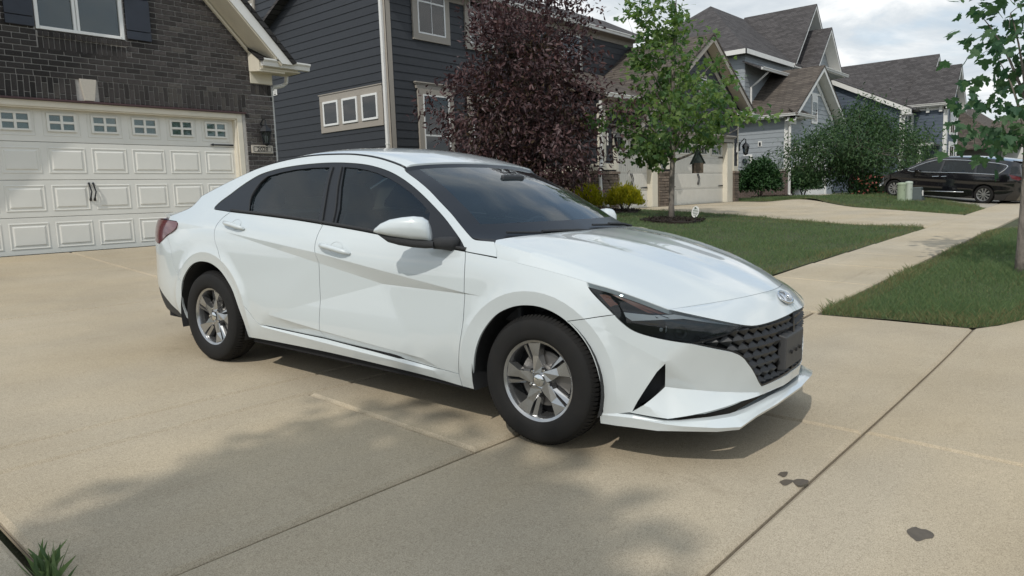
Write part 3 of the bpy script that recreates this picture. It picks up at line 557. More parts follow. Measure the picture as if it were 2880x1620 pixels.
# main roof: ridge along the street
def slab_yz(p0, p1, x0, x1, th=.1): return MB().prism([(x0, p0[0], p0[1]), (x0, p1[0], p1[1]), (x0, p1[0], p1[1]-th), (x0, p0[0], p0[1]-th)], (x1-x0, 0, 0))
slab_yz((16.45, 6.47), (19.4, 7.95), XS-.35, 29.5).build('roof', M_shing2, H2); slab_yz((27, 4.2), (19.4, 7.95), XS-.35, 29.5).build('roof', M_shing2, H2)
mb = MB(); mb.box(XS-.3, 27.9, 16.5, 16.9, 6.33, 6.36); mb.build('soffit', M_taupe, H2); gutter(H2, (XS-.3, 16.46, 6.47), (27.9, 16.46, 6.45), .13, .13, M_white)
mb = MB(); mb.prism([(XS-.35, 16.45, 6.37), (XS-.35, 19.4, 7.85), (XS-.35, 19.4, 7.62), (XS-.35, 16.45, 6.14)], (.03, 0, 0)); mb.build('rake_board', M_white, H2)
# garage: side wall, stone base, front
XG, YG = 20.17, 13.5; FG = Wall('Y', YG); FL = Wall('X', XG)
siding(H2, FL, YG, YM, .95, 3.0, EX, M_dark)
for a_, b_ in ((XG, 20.9), (24.0, 24.4), (30.45, 30.9)): siding(H2, FG, a_, b_, .95, 1.922, EX, M_dark)
siding(H2, FG, XG, 30.9, 1.922, 6.0, EX, M_dark, clip=lambda b: (XG, 30.9) if b < 2.75 else (27.55-(5.95-b)*1.38, 27.55+(5.95-b)*1.38))
FL.part('water_table', M_cream, H2, [(YG-.02, YM, .72, .95, 0, .045)]); FG.part('corner_board', M_cream, H2, [(XG-.04, XG+.24, .95, 2.75, 0, .045)], bevel=.004); FL.part('corner_board', M_cream, H2, [(YG-.045, YG+.12, .95, 2.9, 0, .043)])
FG.part('frieze_board', M_taupe, H2, [(XG, 24.6, 2.72, 3.05, 0, .05)])
# cream pilaster trim around the two doors
for bx_ in ((20.86, 21.06, .95, 1.95, 0, .04), (XG, 21.06, .74, .95, 0, .042), (21.06, 21.2, -.6, 1.95, -.25, .01), (23.47, 23.88, -.6, 1.95, -.25, .012), (23.88, 24.05, .78, 1.95, 0, .04), (24.36, 25.1, .78, 1.95, -.03, .04), (24.88, 25.12, -.6, 1.95, -.25, .01), (24.05, 24.36, .78, 1.0, 0, .042), (29.86, 30.42, -.6, 1.95, -.25, .012), (30.42, 30.5, .74, 1.95, 0, .04), (30.5, 30.9, .74, .95, 0, .042), (30.86, 30.95, .95, 2.75, 0, .04)): FG.part('door_frame_board', M_cream, H2, [bx_], bevel=.006)
FG.part('door_header', M_taupe, H2, [(20.80, 24.15, 1.95, 2.12, 0, .06), (20.76, 24.19, 2.12, 2.17, 0, .11), (20.73, 24.22, 2.17, 2.23, 0, .15), (24.75, 30.45, 1.95, 2.12, 0, .06), (24.7, 30.5, 2.12, 2.17, 0, .11), (24.67, 30.53, 2.17, 2.23, 0, .15)], bevel=.008)
for a0, a1, wins, hw in ((21.2, 23.47, ((21.30, 21.93), (22.27, 23.33)), 4), (25.12, 29.86, ((25.2, 25.85), (25.95, 26.85), (27.3, 28.3), (28.75, 29.66)), 4)):
    gd2 = FG.part('garage_door', M_door2, H2, [(a0, a1, z0, z1-.008, -.26, -.2) for z0, z1 in ((-.6, .02), (.02, .65), (.65, 1.28), (1.28, 1.95))], bevel=.005)
    n = int((a1-a0)/.12); FG.part('door_plank', M_door2, gd2, [(a0+.06+k*.12, a0+.06+k*.12+.108, z0+.05, z1-.06, -.2, -.194) for k in range(n) for z0, z1 in ((-.6, .02), (.02, .65), (.65, 1.28))])
    for w0, w1 in wins:
        f = FG.part('door_window_frame', M_door2, gd2, [(w0-.05, w0, 1.38, 1.83, -.2, -.17), (w1, w1+.05, 1.38, 1.83, -.2, -.17), (w0, w1, 1.77, 1.83, -.2, -.17), (w0, w1, 1.38, 1.44, -.2, -.17)]+[(w0+(w1-w0)*k/4-.012, w0+(w1-w0)*k/4+.012, 1.44, 1.77, -.2, -.176) for k in (1, 2, 3)])
        for k in range(4): FG.part('window_pane', M_pane, gd2, [(w0+(w1-w0)*k/4+.014, w0+(w1-w0)*(k+1)/4-.014, 1.442, 1.768, -.199, -.19)])
    xm = (a0+a1)/2+.02
    for dx in (-.05, .05): MB().tube([(xm+dx, 13.7, .62), (xm+dx-.02, 13.66, .55), (xm+dx+.04, 13.65, .42), (xm+dx-.02, 13.66, .28), (xm+dx+.02, 13.7, .18)], [.025, .016, .014, .016, .02], 6).build('door_handle', M_iron, H2)
    for x, s in ((a0+.03, 1), (a1-.03, -1)):
        for zc in (1.32, .12): mb = MB(); mb.prism([(x, 13.69, zc-.03), (x+s*.40, 13.69, zc-.012), (x+s*.46, 13.69, zc), (x+s*.40, 13.69, zc+.012), (x, 13.69, zc+.03)], (0, -.015, 0)); mb.build('strap_hinge', M_iron, H2)
# stone: base on the side wall, corner pier, middle and right pier
M_joint2 = mat('stone_joint', (.10, .085, .07), .95)
SM = [raised_panel(1, 1, m=M_stone, b=.04) for _ in range(1)]
def stone_mesh():
    mb = MB(); mb.hexa([(-.5, .01, -.5), (.5, .01, -.5), (.5, .01, .5), (-.5, .01, .5)], [(-.47, -.03, -.42), (.47, -.036, -.42), (.46, -.028, .43), (-.47, -.036, .42)]); return mb.mesh('stone', M_stone)
SMs = [stone_mesh() for _ in range(2)]
def stones(Wl, a0, a1, b0, b1, cap=True):
    Wl.part('stone_backing', M_joint2, H2, [(a0+.004, a1-.004, b0, b1, -.02, .03)])
    b = b0
    while b < b1-.03:
        h = random.choice((.075, .09, .105, .13)); h = min(h, b1-b); a = a0
        while a < a1-.01:
            l = min(random.uniform(.16, .52), a1-a); l = a1-a if a1-a-l < .1 else l
            o = link('stone', random.choice(SMs), H2); o.location = Wl.P(a+l/2, b+h/2, .03+random.uniform(0, .02)); o.scale = (l-.012, 1, h-.01)
            if Wl.k == 'X': o.rotation_euler = (0, 0, -pi/2)
            a += l
        b += h
    if cap:
        k = max(1, int((a1-a0)/.3))
        for i in range(k): Wl.part('cap_stone', M_stone, H2, [(a0-.03+(a1-a0+.06)*i/k+.004, a0-.03+(a1-a0+.06)*(i+1)/k-.004, b1, b1+.085, -.02, .095)], bevel=.008)
stones(FL, 13.47, 15.6, -.6, .62); stones(FG, XG-.03, 21.17, -.6, .60); stones(FG, 23.88, 24.86, -.6, .62); stones(FG, 30.44, 30.92, -.6, .64)
FL.part('stone_backing', M_stone, H2, [(15.6, YM, -.6, .66, -.02, .05)])
pq = FG.part('house_number_plaque', mat('slate_plaque', (.10, .125, .15), .6), H2, [(24.08, 24.34, .80, .97, .04, .06)]); FG.part('house_number', M_vinyl, pq, [(24.13, 24.16, .83, .94, .06, .064), (24.16, 24.2, .92, .94, .06, .0642), (24.24, 24.27, .83, .94, .06, .064), (24.27, 24.31, .88, .9, .06, .0642)])
downspout(H2, [(19.97, 13.36, 2.95), (19.97, 13.36, 1.05), (19.93, 13.34, .95), (19.80, 13.28, .80), (19.76, 13.28, .68), (19.83, 13.28, -.30), (19.86, 13.24, -.40), (20.0, 13.1, -.47)], .055)
for x in (20.62, 24.2, 31.0): lantern('black carriage lantern %s' % {20.62: 'left of the narrow garage door of the charcoal house', 24.2: 'between the two garage doors, behind the maple leaves', 31.0: 'right of the wide garage door of the charcoal house'}[x], x+.28, 13.28, 1.72, 1.5, group='lanterns on the charcoal garage')
for x in (20.62, 24.2, 30.9): FG.part('lamp_block', M_white, H2, [(x-.12, x-.09, 1.55, 1.95, .0, .06)])
# gable over the wide door, lower eave over the narrow one
gable_roof(H2, 27.59, 6.10, 21.9, 2.35, 31.95, 3.18, 13.05, 17.3, M_shing, M_taupe, th=.1, fascia=.2, soff=.45)
mb = MB(); mb.prism([(27.55, 13.46, 5.66), (30.55, 13.46, 3.48), (30.55, 13.46, 3.28), (27.55, 13.46, 5.40)], (0, .05, 0)); mb.prism([(27.55, 13.46, 5.66), (24.55, 13.46, 3.48), (24.55, 13.46, 3.28), (27.55, 13.46, 5.40)], (0, .05, 0)); mb.build('frieze_board', M_taupe, H2)
mb = MB(); mb.prism([(19.85, 13.05, 3.12), (25.2, 13.05, 3.12), (25.2, 16.9, 4.75), (19.85, 16.9, 4.75)], (0, 0, -.08)); mb.build('eave_roof', M_shing, H2)
gutter(H2, (19.9, 13.08, 3.17), (24.7, 13.08, 3.17), .13, .13, M_white); mb = MB(); mb.box(20, 24.8, 13.1, 13.5, 3.0, 3.03); mb.build('soffit', M_taupe, H2)
mb = MB(); mb.prism([(29.75, 13.04, 3.14), (31.6, 13.04, 3.14), (31.6, 13.5, 3.4), (29.75, 13.5, 3.4)], (0, 0, -.06)); mb.build('return_roof', M_shing, H2); gutter(H2, (29.75, 13.02, 3.2), (32.0, 13.02, 3.18), .14, .14, M_white)
mb = MB(); mb.box(29.8, 31.4, 13.06, 13.6, 2.98, 3.02); mb.box(30.3, 30.92, 13.44, 13.52, 2.72, 3.0); mb.build('cornice_return', M_taupe, H2)
# arched louvred vent
mb = MB(); arc = [(27.50+.40*cos(a)*1.0, 4.30+.28*sin(a)) for a in np.linspace(0, pi, 13)]
mb.prism([(x, 13.44, z) for x, z in [(27.10, 3.32), (27.90, 3.32)]+arc], (0, .05, 0)); v = mb.build('gable_vent', M_taupe, H2)
mb = MB()
for k in range(9):
    zc = 3.48+k*.105; hw = .24 if zc < 4.25 else .24*max(.3, 1-((zc-4.25)/.28)**2)**.5
    mb.box(27.5-hw, 27.5+hw, 13.41, 13.44, zc, zc+.05)
mb.build('louvre', M_white, v)
mb = MB()
for k in range(9):
    zc = 3.48+k*.105+.05; hw = .24 if zc < 4.25 else .24*max(.3, 1-((zc-4.25)/.28)**2)**.5
    mb.box(27.5-hw, 27.5+hw, 13.436, 13.44, zc, zc+.055)
mb.build('louvre_gap', M_ink, v)
# ------------------------------------------------------------------ pale grey house
H4 = thing('grey_house', 'pale grey lap-sided house with three steep gables and brick skirt', 'house', (45, 18, -.55))
X4, Y4 = 40.4, 14.75; K4 = Y4/14.4; F4 = Wall('Y', Y4); L4 = Wall('X', X4)
mb = MB(); mb.box(X4+.03, 48.3, Y4+.03, 17.6, -.8, 3.75); mb.prism([(X4+.03, Y4+.03, 3.75), (48.3, Y4+.03, 3.75), (44.45, Y4+.03, 6.5)], (0, 5, 0)); mb.box(X4+.1, 54, 17.3, 27, -.8, 7.6); mb.build('wall', M_grey, H4)
siding(H4, L4, Y4, 18.6, .95, 3.75, .252, M_grey); siding(H4, F4, X4, 48.3, .95, 6.6, .252, M_grey, clip=lambda b: (X4, 48.3) if b < 3.7 else (44.45-(6.75-b)*1.30, 44.45+(6.75-b)*1.30))
F4.part('corner_board', M_white, H4, [(X4-.04, X4+.2, .95, 3.75, 0, .04)]); L4.part('corner_board', M_white, H4, [(Y4-.04, Y4+.2, .95, 3.75, 0, .04)])
L4.part('water_table', mat('pale_cap', (.42, .39, .35), .8), H4, [(Y4-.06, 18.6, .86, .97, 0, .09)]); F4.part('water_table', MATS['pale_cap'], H4, [(X4-.06, 41.2, .86, .97, 0, .09)])
def brick_skirt(par, Wl, a0, a1, b0, b1, m):
    Wl.part('mortar_wall', M_mortar, par, [(a0, a1, b0, b1, -.02, .03)]); mb = MB(); b = b0; r = 0
    while b < b1-.03:
        a = a0-(r % 2)*.11
        while a < a1:
            s0, s1 = max(a, a0), min(a+.21, a1)
            if s1-s0 > .03: Wl.box(mb, s0, s1, b, min(b+.072, b1), .03, .042)
            a += .222
        b += .083; r += 1
    mb.build('brickwork', m, par, kind='stuff')
brick_skirt(H4, L4, Y4-.04, 17.6, -.58, .86, M_brick2); brick_skirt(H4, F4, X4-.04, 41.2, -.58, .86, M_brick2)
gable_roof(H4, 44.5, 6.90, 39.95, 3.86, 49.0, 3.88, 14.2, 19.5, M_shing, M_white, th=.1, fascia=.22, soff=.55)
mb = MB(); mb.prism([(44.45, 14.7, 6.35), (47.9, 14.7, 4.05), (47.9, 14.7, 3.75), (44.45, 14.7, 6.0)], (0, .04, 0)); mb.prism([(44.45, 14.7, 6.35), (41.0, 14.7, 4.05), (41.0, 14.7, 3.75), (44.45, 14.7, 6.0)], (0, .04, 0)); mb.build('frieze_board', M_white, H4)
window(H4, F4, 44.05, 44.88, 3.66, 4.88, trim=1, tw=.07, rails=1, vmunt=2, c=.06, M_t=M_white, twt=.28, twb=.06)
F4.part('gable_trim', M_white, H4, [(43.6, 45.6, 5.25, 5.36, 0, .05), (44.0, 44.95, 5.0, 5.25, 0, .05)])
gutter(H4, (39.9, 19, 3.93), (39.9, 14.15, 3.90), .14, .14, M_white); gutter(H4, (39.85, 14.12, 3.90), (42.6, 14.12, 3.88), .14, .14, M_white)
mb = MB(); mb.prism([(39.8, 14.1, 3.88), (42.6, 14.1, 3.88), (42.6, 14.7, 4.25), (40.2, 14.7, 4.25)], (0, 0, -.07)); mb.build('return_roof', M_shing, H4); mb = MB(); mb.box(39.85, 42.5, 14.15, 14.8, 3.72, 3.75); mb.box(39.85, 40.45, 14.15, 19, 3.72, 3.75); mb.box(X4-.02, 41.4, 14.66, 14.74, 3.4, 3.72); mb.build('soffit', M_white, H4)
downspout(H4, [(40.0, 14.6, 3.75), (40.0, 14.6, 3.55), (40.2, 14.62, 3.35), (40.28, 14.62, 3.25), (40.28, 14.6, 1.1), (40.15, 14.55, .9), (40.15, 14.55, -.42), (40.02, 14.4, -.5)], .075)
F4.part('garage_door_frame', M_white, H4, [(41.2, 41.4, -.58, 2.15, -.05, .09), (46.6, 46.8, -.58, 2.15, -.05, .09), (41.2, 46.8, 2.15, 2.4, -.05, .09)])
gd4 = F4.part('garage_door', M_white, H4, [(41.4, 46.6, a, a+.66, .0, .05) for a in (-.56, .115, .79, 1.465)])
for k in range(8):
    x = 41.72+k*.64
    for i in (0, 1):
        for j in (0, 1): F4.part('window_pane', M_pane, gd4, [(x-.13+i*.15, x-.01+i*.15, 1.72+j*.17, 1.86+j*.17, .05, .055)])
lantern('tall black box lantern at the pale grey house, left of its garage door', 40.85, 14.5, 2.1, square=True)
mt = L4.part('meter_board', M_white, H4, [(16.75, 17.25, 1.25, 1.86, 0, .06)]); L4.part('meter_box', mat('meter_grey', (.26, .28, .29), .5, .3), H4, [(16.86, 17.34, .9, 1.80, .06, .2)], bevel=.02); mb = MB(); mb.lathe((40.2, 17.1, 1.50), [(.15, 0), (.15, -.05), (.12, -.06), (.11, -.12), (.02, -.13)], 14, 'x'); mb.build('meter_dial', M_pane, H4)
L4.part('outlet_cover', M_white, H4, [(16.2, 16.42, 2.27, 2.56, 0, .05)]); L4.part('outlet_grille', M_iron, H4, [(16.25, 16.37, 2.30, 2.50, .05, .055)])
# upper storey: hipped main roof and two tall front gables
hip_poly(H4, [[(39.9, 17, 7.7), (54, 17, 7.7), (54, 22, 11.9), (46, 22, 11.9)], [(39.9, 27, 7.7), (39.9, 17, 7.7), (46, 22, 11.9)], [(54, 27, 7.7), (39.9, 27, 7.7), (46, 22, 11.9), (54, 22, 11.9)]], M_shing2)
mb = MB(); mb.box(39.85, 47.2, 16.92, 16.98, 7.42, 7.68); mb.box(39.85, 39.9, 16.92, 27, 7.42, 7.68); mb.build('fascia', M_white, H4)
F4b = Wall('Y', 17.28); siding(H4, F4b, X4+.1, 54, 4.2, 7.55, .252, M_grey, joined=True); siding(H4, Wall('X', X4+.1), 17.3, 27, 3.7, 7.5, .252, M_grey, joined=True)
mb = MB(); mb.prism([(40.2, 16.2, 6.55), (47, 16.2, 6.55), (47, 17.3, 7.1), (40.2, 17.3, 7.1)], (0, 0, -.08)); mb.build('skirt_roof', M_shing2, H4); gutter(H4, (40.1, 16.18, 6.6), (46.5, 16.18, 6.6), .15, .15, M_white); downspout(H4, [(41.3, 16.25, 6.45), (41.2, 16.9, 5.9), (41.2, 17.2, 5.7), (41.2, 17.2, 4)], .06)
for xp, zp, xl, zl, xr_, zr, y0, y1, sf in ((51.4, 12.02, 47.6, 7.72, 55.2, 7.72, 17.0, 22, .8), (51.4, 10.34, 48.9, 7.6, 53.9, 7.6, 16.0, 19, .7)):
    gable_roof(H4, xp, zp, xl, zl, xr_, zr, y0, y1, M_shing2, M_white, th=.09, fascia=.2, soff=sf)
    Fk = Wall('Y', y0+sf); siding(H4, Fk, xl, xr_, zl-.6, zp-.5, .252, M_grey, clip=lambda b: (xp-(zp-.35-b)*(xp-xl)/(zp-zl), xp+(zp-.35-b)*(xp-xl)/(zp-zl)) if b > zl else (xl+.5, xr_-.5), joined=True)
mb = MB(); mb.box(48.9, 54.2, 15.9, 16.75, 7.35, 7.42); mb.box(47.5, 49.2, 16.95, 17.3, 7.5, 7.56); mb.build('soffit', M_white, H4); gutter(H4, (48.8, 15.85, 7.56), (54.4, 15.85, 7.52), .16, .16, M_white); gutter(H4, (47.45, 19, 7.75), (47.45, 16.95, 7.72), .15, .15, M_white)
mb = MB(); mb.box(49.2, 53.6, 16.7, 18, 3.8, 7.5); mb.build('wall', M_grey, H4); Wall('Y', 16.69).part('gable_vent', M_white, H4, [(50.6, 51.1, 8.3, 9.3, 0, .03)])
# ------------------------------------------------------------------ blue-grey house
H5 = thing('blue_house', 'blue-grey house with long grey roof and white corner boards behind the minivan', 'house', (60, 14, -.5))
mb = MB(); mb.box(56.03, 66, 12.63, 22, -.8, 5.0); mb.prism([(56.03, 12.63, 5.0), (56.03, 21, 9.1), (56.03, 22, 5.0)], (10, 0, 0)); mb.box(59.03, 63, 10.53, 13, -.8, 5.35); mb.prism([(59.2, 10.53, 5.3), (63, 10.53, 5.3), (61.1, 10.53, 7.6)], (0, 2, 0)); mb.build('wall', M_blue, H5)
siding(H5, Wall('X', 56), 12.6, 21, -.5, 8.9, .235, M_blue, clip=lambda b: (12.6, 21) if b < 5 else (12.6+(b-5.0)*2.05, 21), joined=True)
siding(H5, Wall('X', 59), 10.5, 12.6, -.5, 5.3, .235, M_blue, joined=True); siding(H5, Wall('Y', 12.6), 56, 59, -.5, 5.0, .235, M_blue, joined=True); siding(H5, Wall('Y', 10.5), 59, 63, -.5, 7.4, .235, M_blue, clip=lambda b: (59, 63) if b < 5.2 else (61.1-(7.6-b)*.9, 61.1+(7.6-b)*.9), joined=True)
Wall('X', 56).part('corner_board', M_white, H5, [(12.56, 12.78, -.5, 4.95, 0, .04)]); Wall('Y', 12.6).part('corner_board', M_white, H5, [(55.96, 56.25, -.5, 4.9, 0, .05), (58.5, 59.0, -.5, 4.9, 0, .05)])
Wall('X', 59).part('corner_board', M_white, H5, [(10.45, 10.68, -.5, 5.2, 0, .04)]); Wall('Y', 10.5).part('corner_board', M_white, H5, [(58.95, 59.3, -.5, 5.2, 0, .05), (62.6, 63.05, -.5, 5.2, 0, .05)])
Wall('X', 59).part('frieze_board', M_white, H5, [(10.5, 12.6, 5.0, 5.3, 0, .04)])
for a in (10.75, 11.55): Wall('X', 59).part('eave_bracket', M_white, H5, [(a, a+.2, 4.85, 5.2, .04, .2)])
window(H5, Wall('Y', 12.6), 57.2, 58.2, 3.6, 4.7, trim=1, tw=.12, c=.06, M_t=M_white, vmunt=1)
window(H5, Wall('Y', 10.5), 60.2, 61.7, 3.4, 5.1, trim=1, tw=.12, c=.06, M_t=M_white, vmunt=1); window(H5, Wall('Y', 10.5), 60.2, 61.7, .6, 2.5, trim=1, tw=.12, twt=.3, c=.06, M_t=M_white, vmunt=1)
hip_poly(H5, [[(55.7, 12.1, 5.05), (66, 12.1, 5.05), (66, 21, 9.45), (55.7, 21, 9.45)]], M_shing2)
mb = MB(); mb.prism([(55.68, 12.1, 4.98), (55.68, 21, 9.38), (55.68, 21, 9.05), (55.68, 12.1, 4.65)], (.06, 0, 0)); mb.build('rake_board', M_white, H5); mb = MB(); mb.prism([(55.74, 12.15, 4.72), (55.74, 21, 9.1), (55.74, 21, 9.06), (55.74, 12.15, 4.68)], (.3, 0, 0)); mb.box(55.7, 56.2, 12.05, 12.6, 4.6, 4.66); mb.box(55.7, 56.02, 12.06, 12.62, 4.66, 4.95); mb.build('soffit', M_white, H5)
gable_roof(H5, 63, 9.43, 58.75, 5.40, 67, 5.4, 11.85, 20, M_shing2, M_white, th=.1, fascia=.25, soff=.4); gable_roof(H5, 61.1, 8.25, 58.55, 5.40, 63.7, 5.4, 10.05, 13, M_shing2, M_white, th=.1, fascia=.25, soff=.45)
gutter(H5, (58.6, 13, 5.45), (58.6, 10.0, 5.42), .16, .16); mb = MB(); mb.box(58.6, 59.1, 10.05, 12.7, 5.2, 5.25); mb.box(62.4, 63.9, 10.05, 10.6, 5.1, 5.2); mb.box(59, 59.6, 10.05, 10.6, 5.15, 5.2); mb.build('soffit', M_white, H5)
downspout(H5, [(56.0, 12.3, 4.7), (55.95, 12.5, 4.4), (55.93, 12.55, -.3)], .07)
mb = MB(); mb.prism([(56.6, 10.8, 2.55), (58.9, 10.8, 2.55), (58.9, 12.6, 3.2), (56.6, 12.6, 3.2)], (0, 0, -.1)); mb.build('porch_roof', M_shing2, H5); gutter(H5, (56.5, 12.6, 2.62), (56.5, 10.75, 2.6), .15, .15, M_white); mb = MB(); mb.box(56.6, 56.85, 11.5, 11.75, -.5, 2.45); mb.build('porch_column', M_white, H5)
# ------------------------------------------------------------------ far brown-roofed house
H6 = thing('brown_roofed_house', 'distant house with a broad brown roof and small white dormer gables', 'house', (78, 12, -.4))
mb = MB(); mb.box(72, 96, 9, 24, -.8, 2.8); mb.build('wall', mat('far_tan_siding', (.26, .25, .24), .8), H6)
hip_poly(H6, [[(70.5, 7.6, 2.6), (97, 7.6, 2.6), (94, 14, 7.6), (72.5, 14, 7.6)], [(70.5, 24, 2.6), (70.5, 7.6, 2.6), (72.5, 14, 7.6), (72.5, 17, 7.6)]], M_shing)
for i, x in enumerate((75.5, 81.5)): gable_roof(H6, x, 5.0, x-1.6, 2.7, x+1.6, 2.7, 6.8, 10, M_shing, M_white, th=.12, fascia=.25, soff=.5)
mb = MB(); mb.box(73.9, 77.1, 7.3, 9, -.6, 2.7); mb.box(79.9, 83.1, 7.3, 9, -.6, 2.7); mb.prism([(73.9, 7.3, 2.7), (77.1, 7.3, 2.7), (75.5, 7.3, 4.6)], (0, 1, 0)); mb.prism([(79.9, 7.3, 2.7), (83.1, 7.3, 2.7), (81.5, 7.3, 4.6)], (0, 1, 0)); mb.build('dormer_wall', M_white, H6)
Wall('Y', 7.3).part('window', M_pane, H6, [(74.8, 76.2, .8, 2.3, 0, .03), (80.8, 82.2, .8, 2.3, 0, .03)])
# ------------------------------------------------------------------ body surface of the white sedan (car space: x forward from the front axle, y left, z up)
PLAN=[(-3.855,0),(-3.84,.3),(-3.795,.56),(-3.72,.70),(-3.57,.80),(-3.33,.865),(-3.02,.896),(-2.72,.905),(-2.2,.910),(-1.5,.912),(-.9,.908),(-.4,.902),(0,.897),(.28,.876),(.47,.832),(.62,.765),(.745,.665),(.835,.55),(.885,.43),(.92,.29),(.94,.14),(.946,0)]
def _cr(P,n=24):
    P=np.array(P,float); Q=np.vstack([2*P[0]-P[1],P,2*P[-1]-P[-2]]); Q[0]=[P[0][0],-P[1][1]]; Q[-1]=[P[-2][0],-P[-2][1]]
    out=[]
    for i in range(1,len(Q)-2):
        p0,p1,p2,p3=Q[i-1:i+3]
        d=lambda a,b: max(np.linalg.norm(b-a)**.5,1e-6)
        t0=0;t1=t0+d(p0,p1);t2=t1+d(p1,p2);t3=t2+d(p2,p3)
        for t in np.linspace(t1,t2,n,endpoint=False):
            A1=(t1-t)/(t1-t0)*p0+(t-t0)/(t1-t0)*p1;A2=(t2-t)/(t2-t1)*p1+(t-t1)/(t2-t1)*p2;A3=(t3-t)/(t3-t2)*p2+(t-t2)/(t3-t2)*p3
            B1=(t2-t)/(t2-t0)*A1+(t-t0)/(t2-t0)*A2;B2=(t3-t)/(t3-t1)*A2+(t-t1)/(t3-t1)*A3
            out.append((t2-t)/(t2-t1)*B1+(t-t1)/(t2-t1)*B2)
    out.append(Q[-2]); return np.array(out)
_B=_cr(PLAN); _d=np.r_[0,np.cumsum(np.linalg.norm(np.diff(_B,axis=0),axis=1))]
_i0=np.argmin(np.abs(_B[:,0]+1.5)); _U=_d-_d[_i0]-1.5   # u==x near x=-1.5
UMIN,UMAX=_U[0],_U[-1]
_T=np.gradient(_B,_U,axis=0); _T/=np.linalg.norm(_T,axis=1)[:,None]
def plan(u):
    u=np.asarray(u,float)
    return np.stack([np.interp(u,_U,_B[:,0]),np.interp(u,_U,_B[:,1])],-1), np.stack([-np.interp(u,_U,_T[:,1]),np.interp(u,_U,_T[:,0])],-1)
def _sp(t,w): return np.where(t/w>30,t,w*np.log1p(np.exp(np.clip(t/w,-50,30))))
# profile keys along u
KU=[UMIN,-3.3,-2.72,-2.2,-.4,0.1,.45,.75,1.1,UMAX]
ZS=[.93,.93,.91,.905,.88,.80,.745,.70,.68,.68]   # hinge height
KT=[.9,.62,.56,.56,.58,.75,1.0,1.0,1.2,1.2]      # tumble slope
LOW=[.12,.09,.05,.06,.065,.05,.02,.0,-.01,-.01]    # inward tuck at z=.18
def off(u,z):
    u=np.asarray(u,float); z=np.asarray(z,float)
    zs=np.interp(u,KU,ZS);k=np.interp(u,KU,KT);lo=np.interp(u,KU,LOW)
    o=-k*_sp(z-zs,.035)
    t=np.clip((.52-z)/.34,0,None)
    o=o-lo*t**2.2-.004*np.clip((z-.5)/.4,0,1)**2
    return o
def S(u,z,extra=0.):
    p,n=plan(u); o=off(u,z)+extra
    xs=p+n*np.asarray(o)[...,None]
    return np.stack([xs[...,0],-xs[...,1],np.broadcast_to(z,np.shape(u))*1.0],-1)   # near side y<0
M_paint = mat('white_car_paint', (.57, .615, .625), .28, coat=1.0, coatr=.015, spec=.5); M_paint.node_tree.nodes['Principled BSDF'].inputs['Coat IOR'].default_value = 1.7
M_black = mat('black_trim', (.012, .013, .015), .32); M_blackm = mat('matte_black_plastic', (.022, .023, .025), .6, bump=.15, bscale=500); M_gap = mat('panel_gap', (.006, .006, .007), .9)
M_rubber = mat('tyre_rubber', (.011, .011, .011), .8, var=.3, vscale=14, col2=(.017, .016, .015), spec=.25); M_rim = mat('alloy_rim', (.44, .445, .45), .22, .88, var=.10, vscale=20); M_chrome = mat('chrome', (.75, .76, .77), .08, 1.0); M_disc = mat('brake_disc', (.22, .21, .20), .45, .8)
M_glassc = glass_mat('car_side_glass', (.36, .46, .48), .78, film=(.018, .03, .036)); M_glassw = glass_mat('car_windshield', (.66, .78, .80), .84, film=(.04, .075, .09), ior=1.62); M_lens = glass_mat('headlight_lens', (.62, .66, .68), .88); M_red = mat('tail_lens', (.10, .008, .012), .15, coat=.6); M_amber = mat('amber_reflector', (.20, .055, .025), .25, coat=.5)
M_lampin = mat('lamp_bezel', (.045, .05, .055), .25, .3); M_silver = mat('lamp_silver', (.72, .74, .76), .3, .3); M_seat = mat('seat_fabric', (.035, .036, .04), .85); M_dash = mat('dashboard_plastic', (.03, .032, .036), .6); M_liner = mat('headliner', (.30, .30, .29), .9)
# creased facets pressed into the sides: offset (metres, outward) at key points, linear in between
FP = [(-2.502,.917,0),(-1.553,.837,.002),(-.444,.708,.002),(-.331,.699,0),(-1.551,.776,-.016),(-1.033,.694,-.034),(-2.038,.413,.004),(-1.541,.374,.004),(-.724,.323,.004),(-.621,.285,0),
 (-2.078,.331,-.012),(-1.534,.319,-.026),(-.974,.296,-.020),(-2.15,.322,.006),(-1.534,.300,.010),(-.974,.278,.010),(-.641,.262,.008),(-.484,.25,0),(-2.3,.222,0),(-1.5,.233,0),(-.484,.2,0),
 (-2.65,.95,0),(-1.5,1.0,0),(-.44,.91,0),(-.2,.85,0),(-.18,.64,0),(-.36,.45,0),(-2.25,.36,0),(-2.40,.6,0),(-2.62,.76,0),(-2.66,.88,0),
 (.344,.613,0),(.619,.485,.004),(.427,.649,0),(.486,.613,0),(.583,.589,0),(.728,.567,0),(.86,.537,0),(.938,.519,0),(.993,.493,0),(1.032,.458,0),(1.089,.397,0),(1.152,.333,-.005),
 (.631,.356,-.060),(.79,.342,-.058),(.978,.323,-.045),(1.162,.302,-.012),(.474,.238,.002),(.644,.228,.010),(.788,.254,.008),(.99,.288,-.002),(1.161,.288,-.012),(.509,.296,0),(.546,.364,0),(.589,.439,0),
 (-3.141,.957,0),(-2.764,.935,0),(-3.11,.905,-.012),(-3.3,.86,-.006),(-3.0,.80,0),(-3.3,1.0,0),
 (-4.3,-.2,0),(-4.3,1.7,0),(2.,-.2,0),(2.,1.7,0),(-3.3,.3,0),(-3.3,.7,0),(.1,.75,0),(.3,.2,0),(.35,.45,0),(1.3,.60,0),(1.3,.35,0),(1.3,.28,-.01),(.7,.75,0),(1.0,.64,0)]
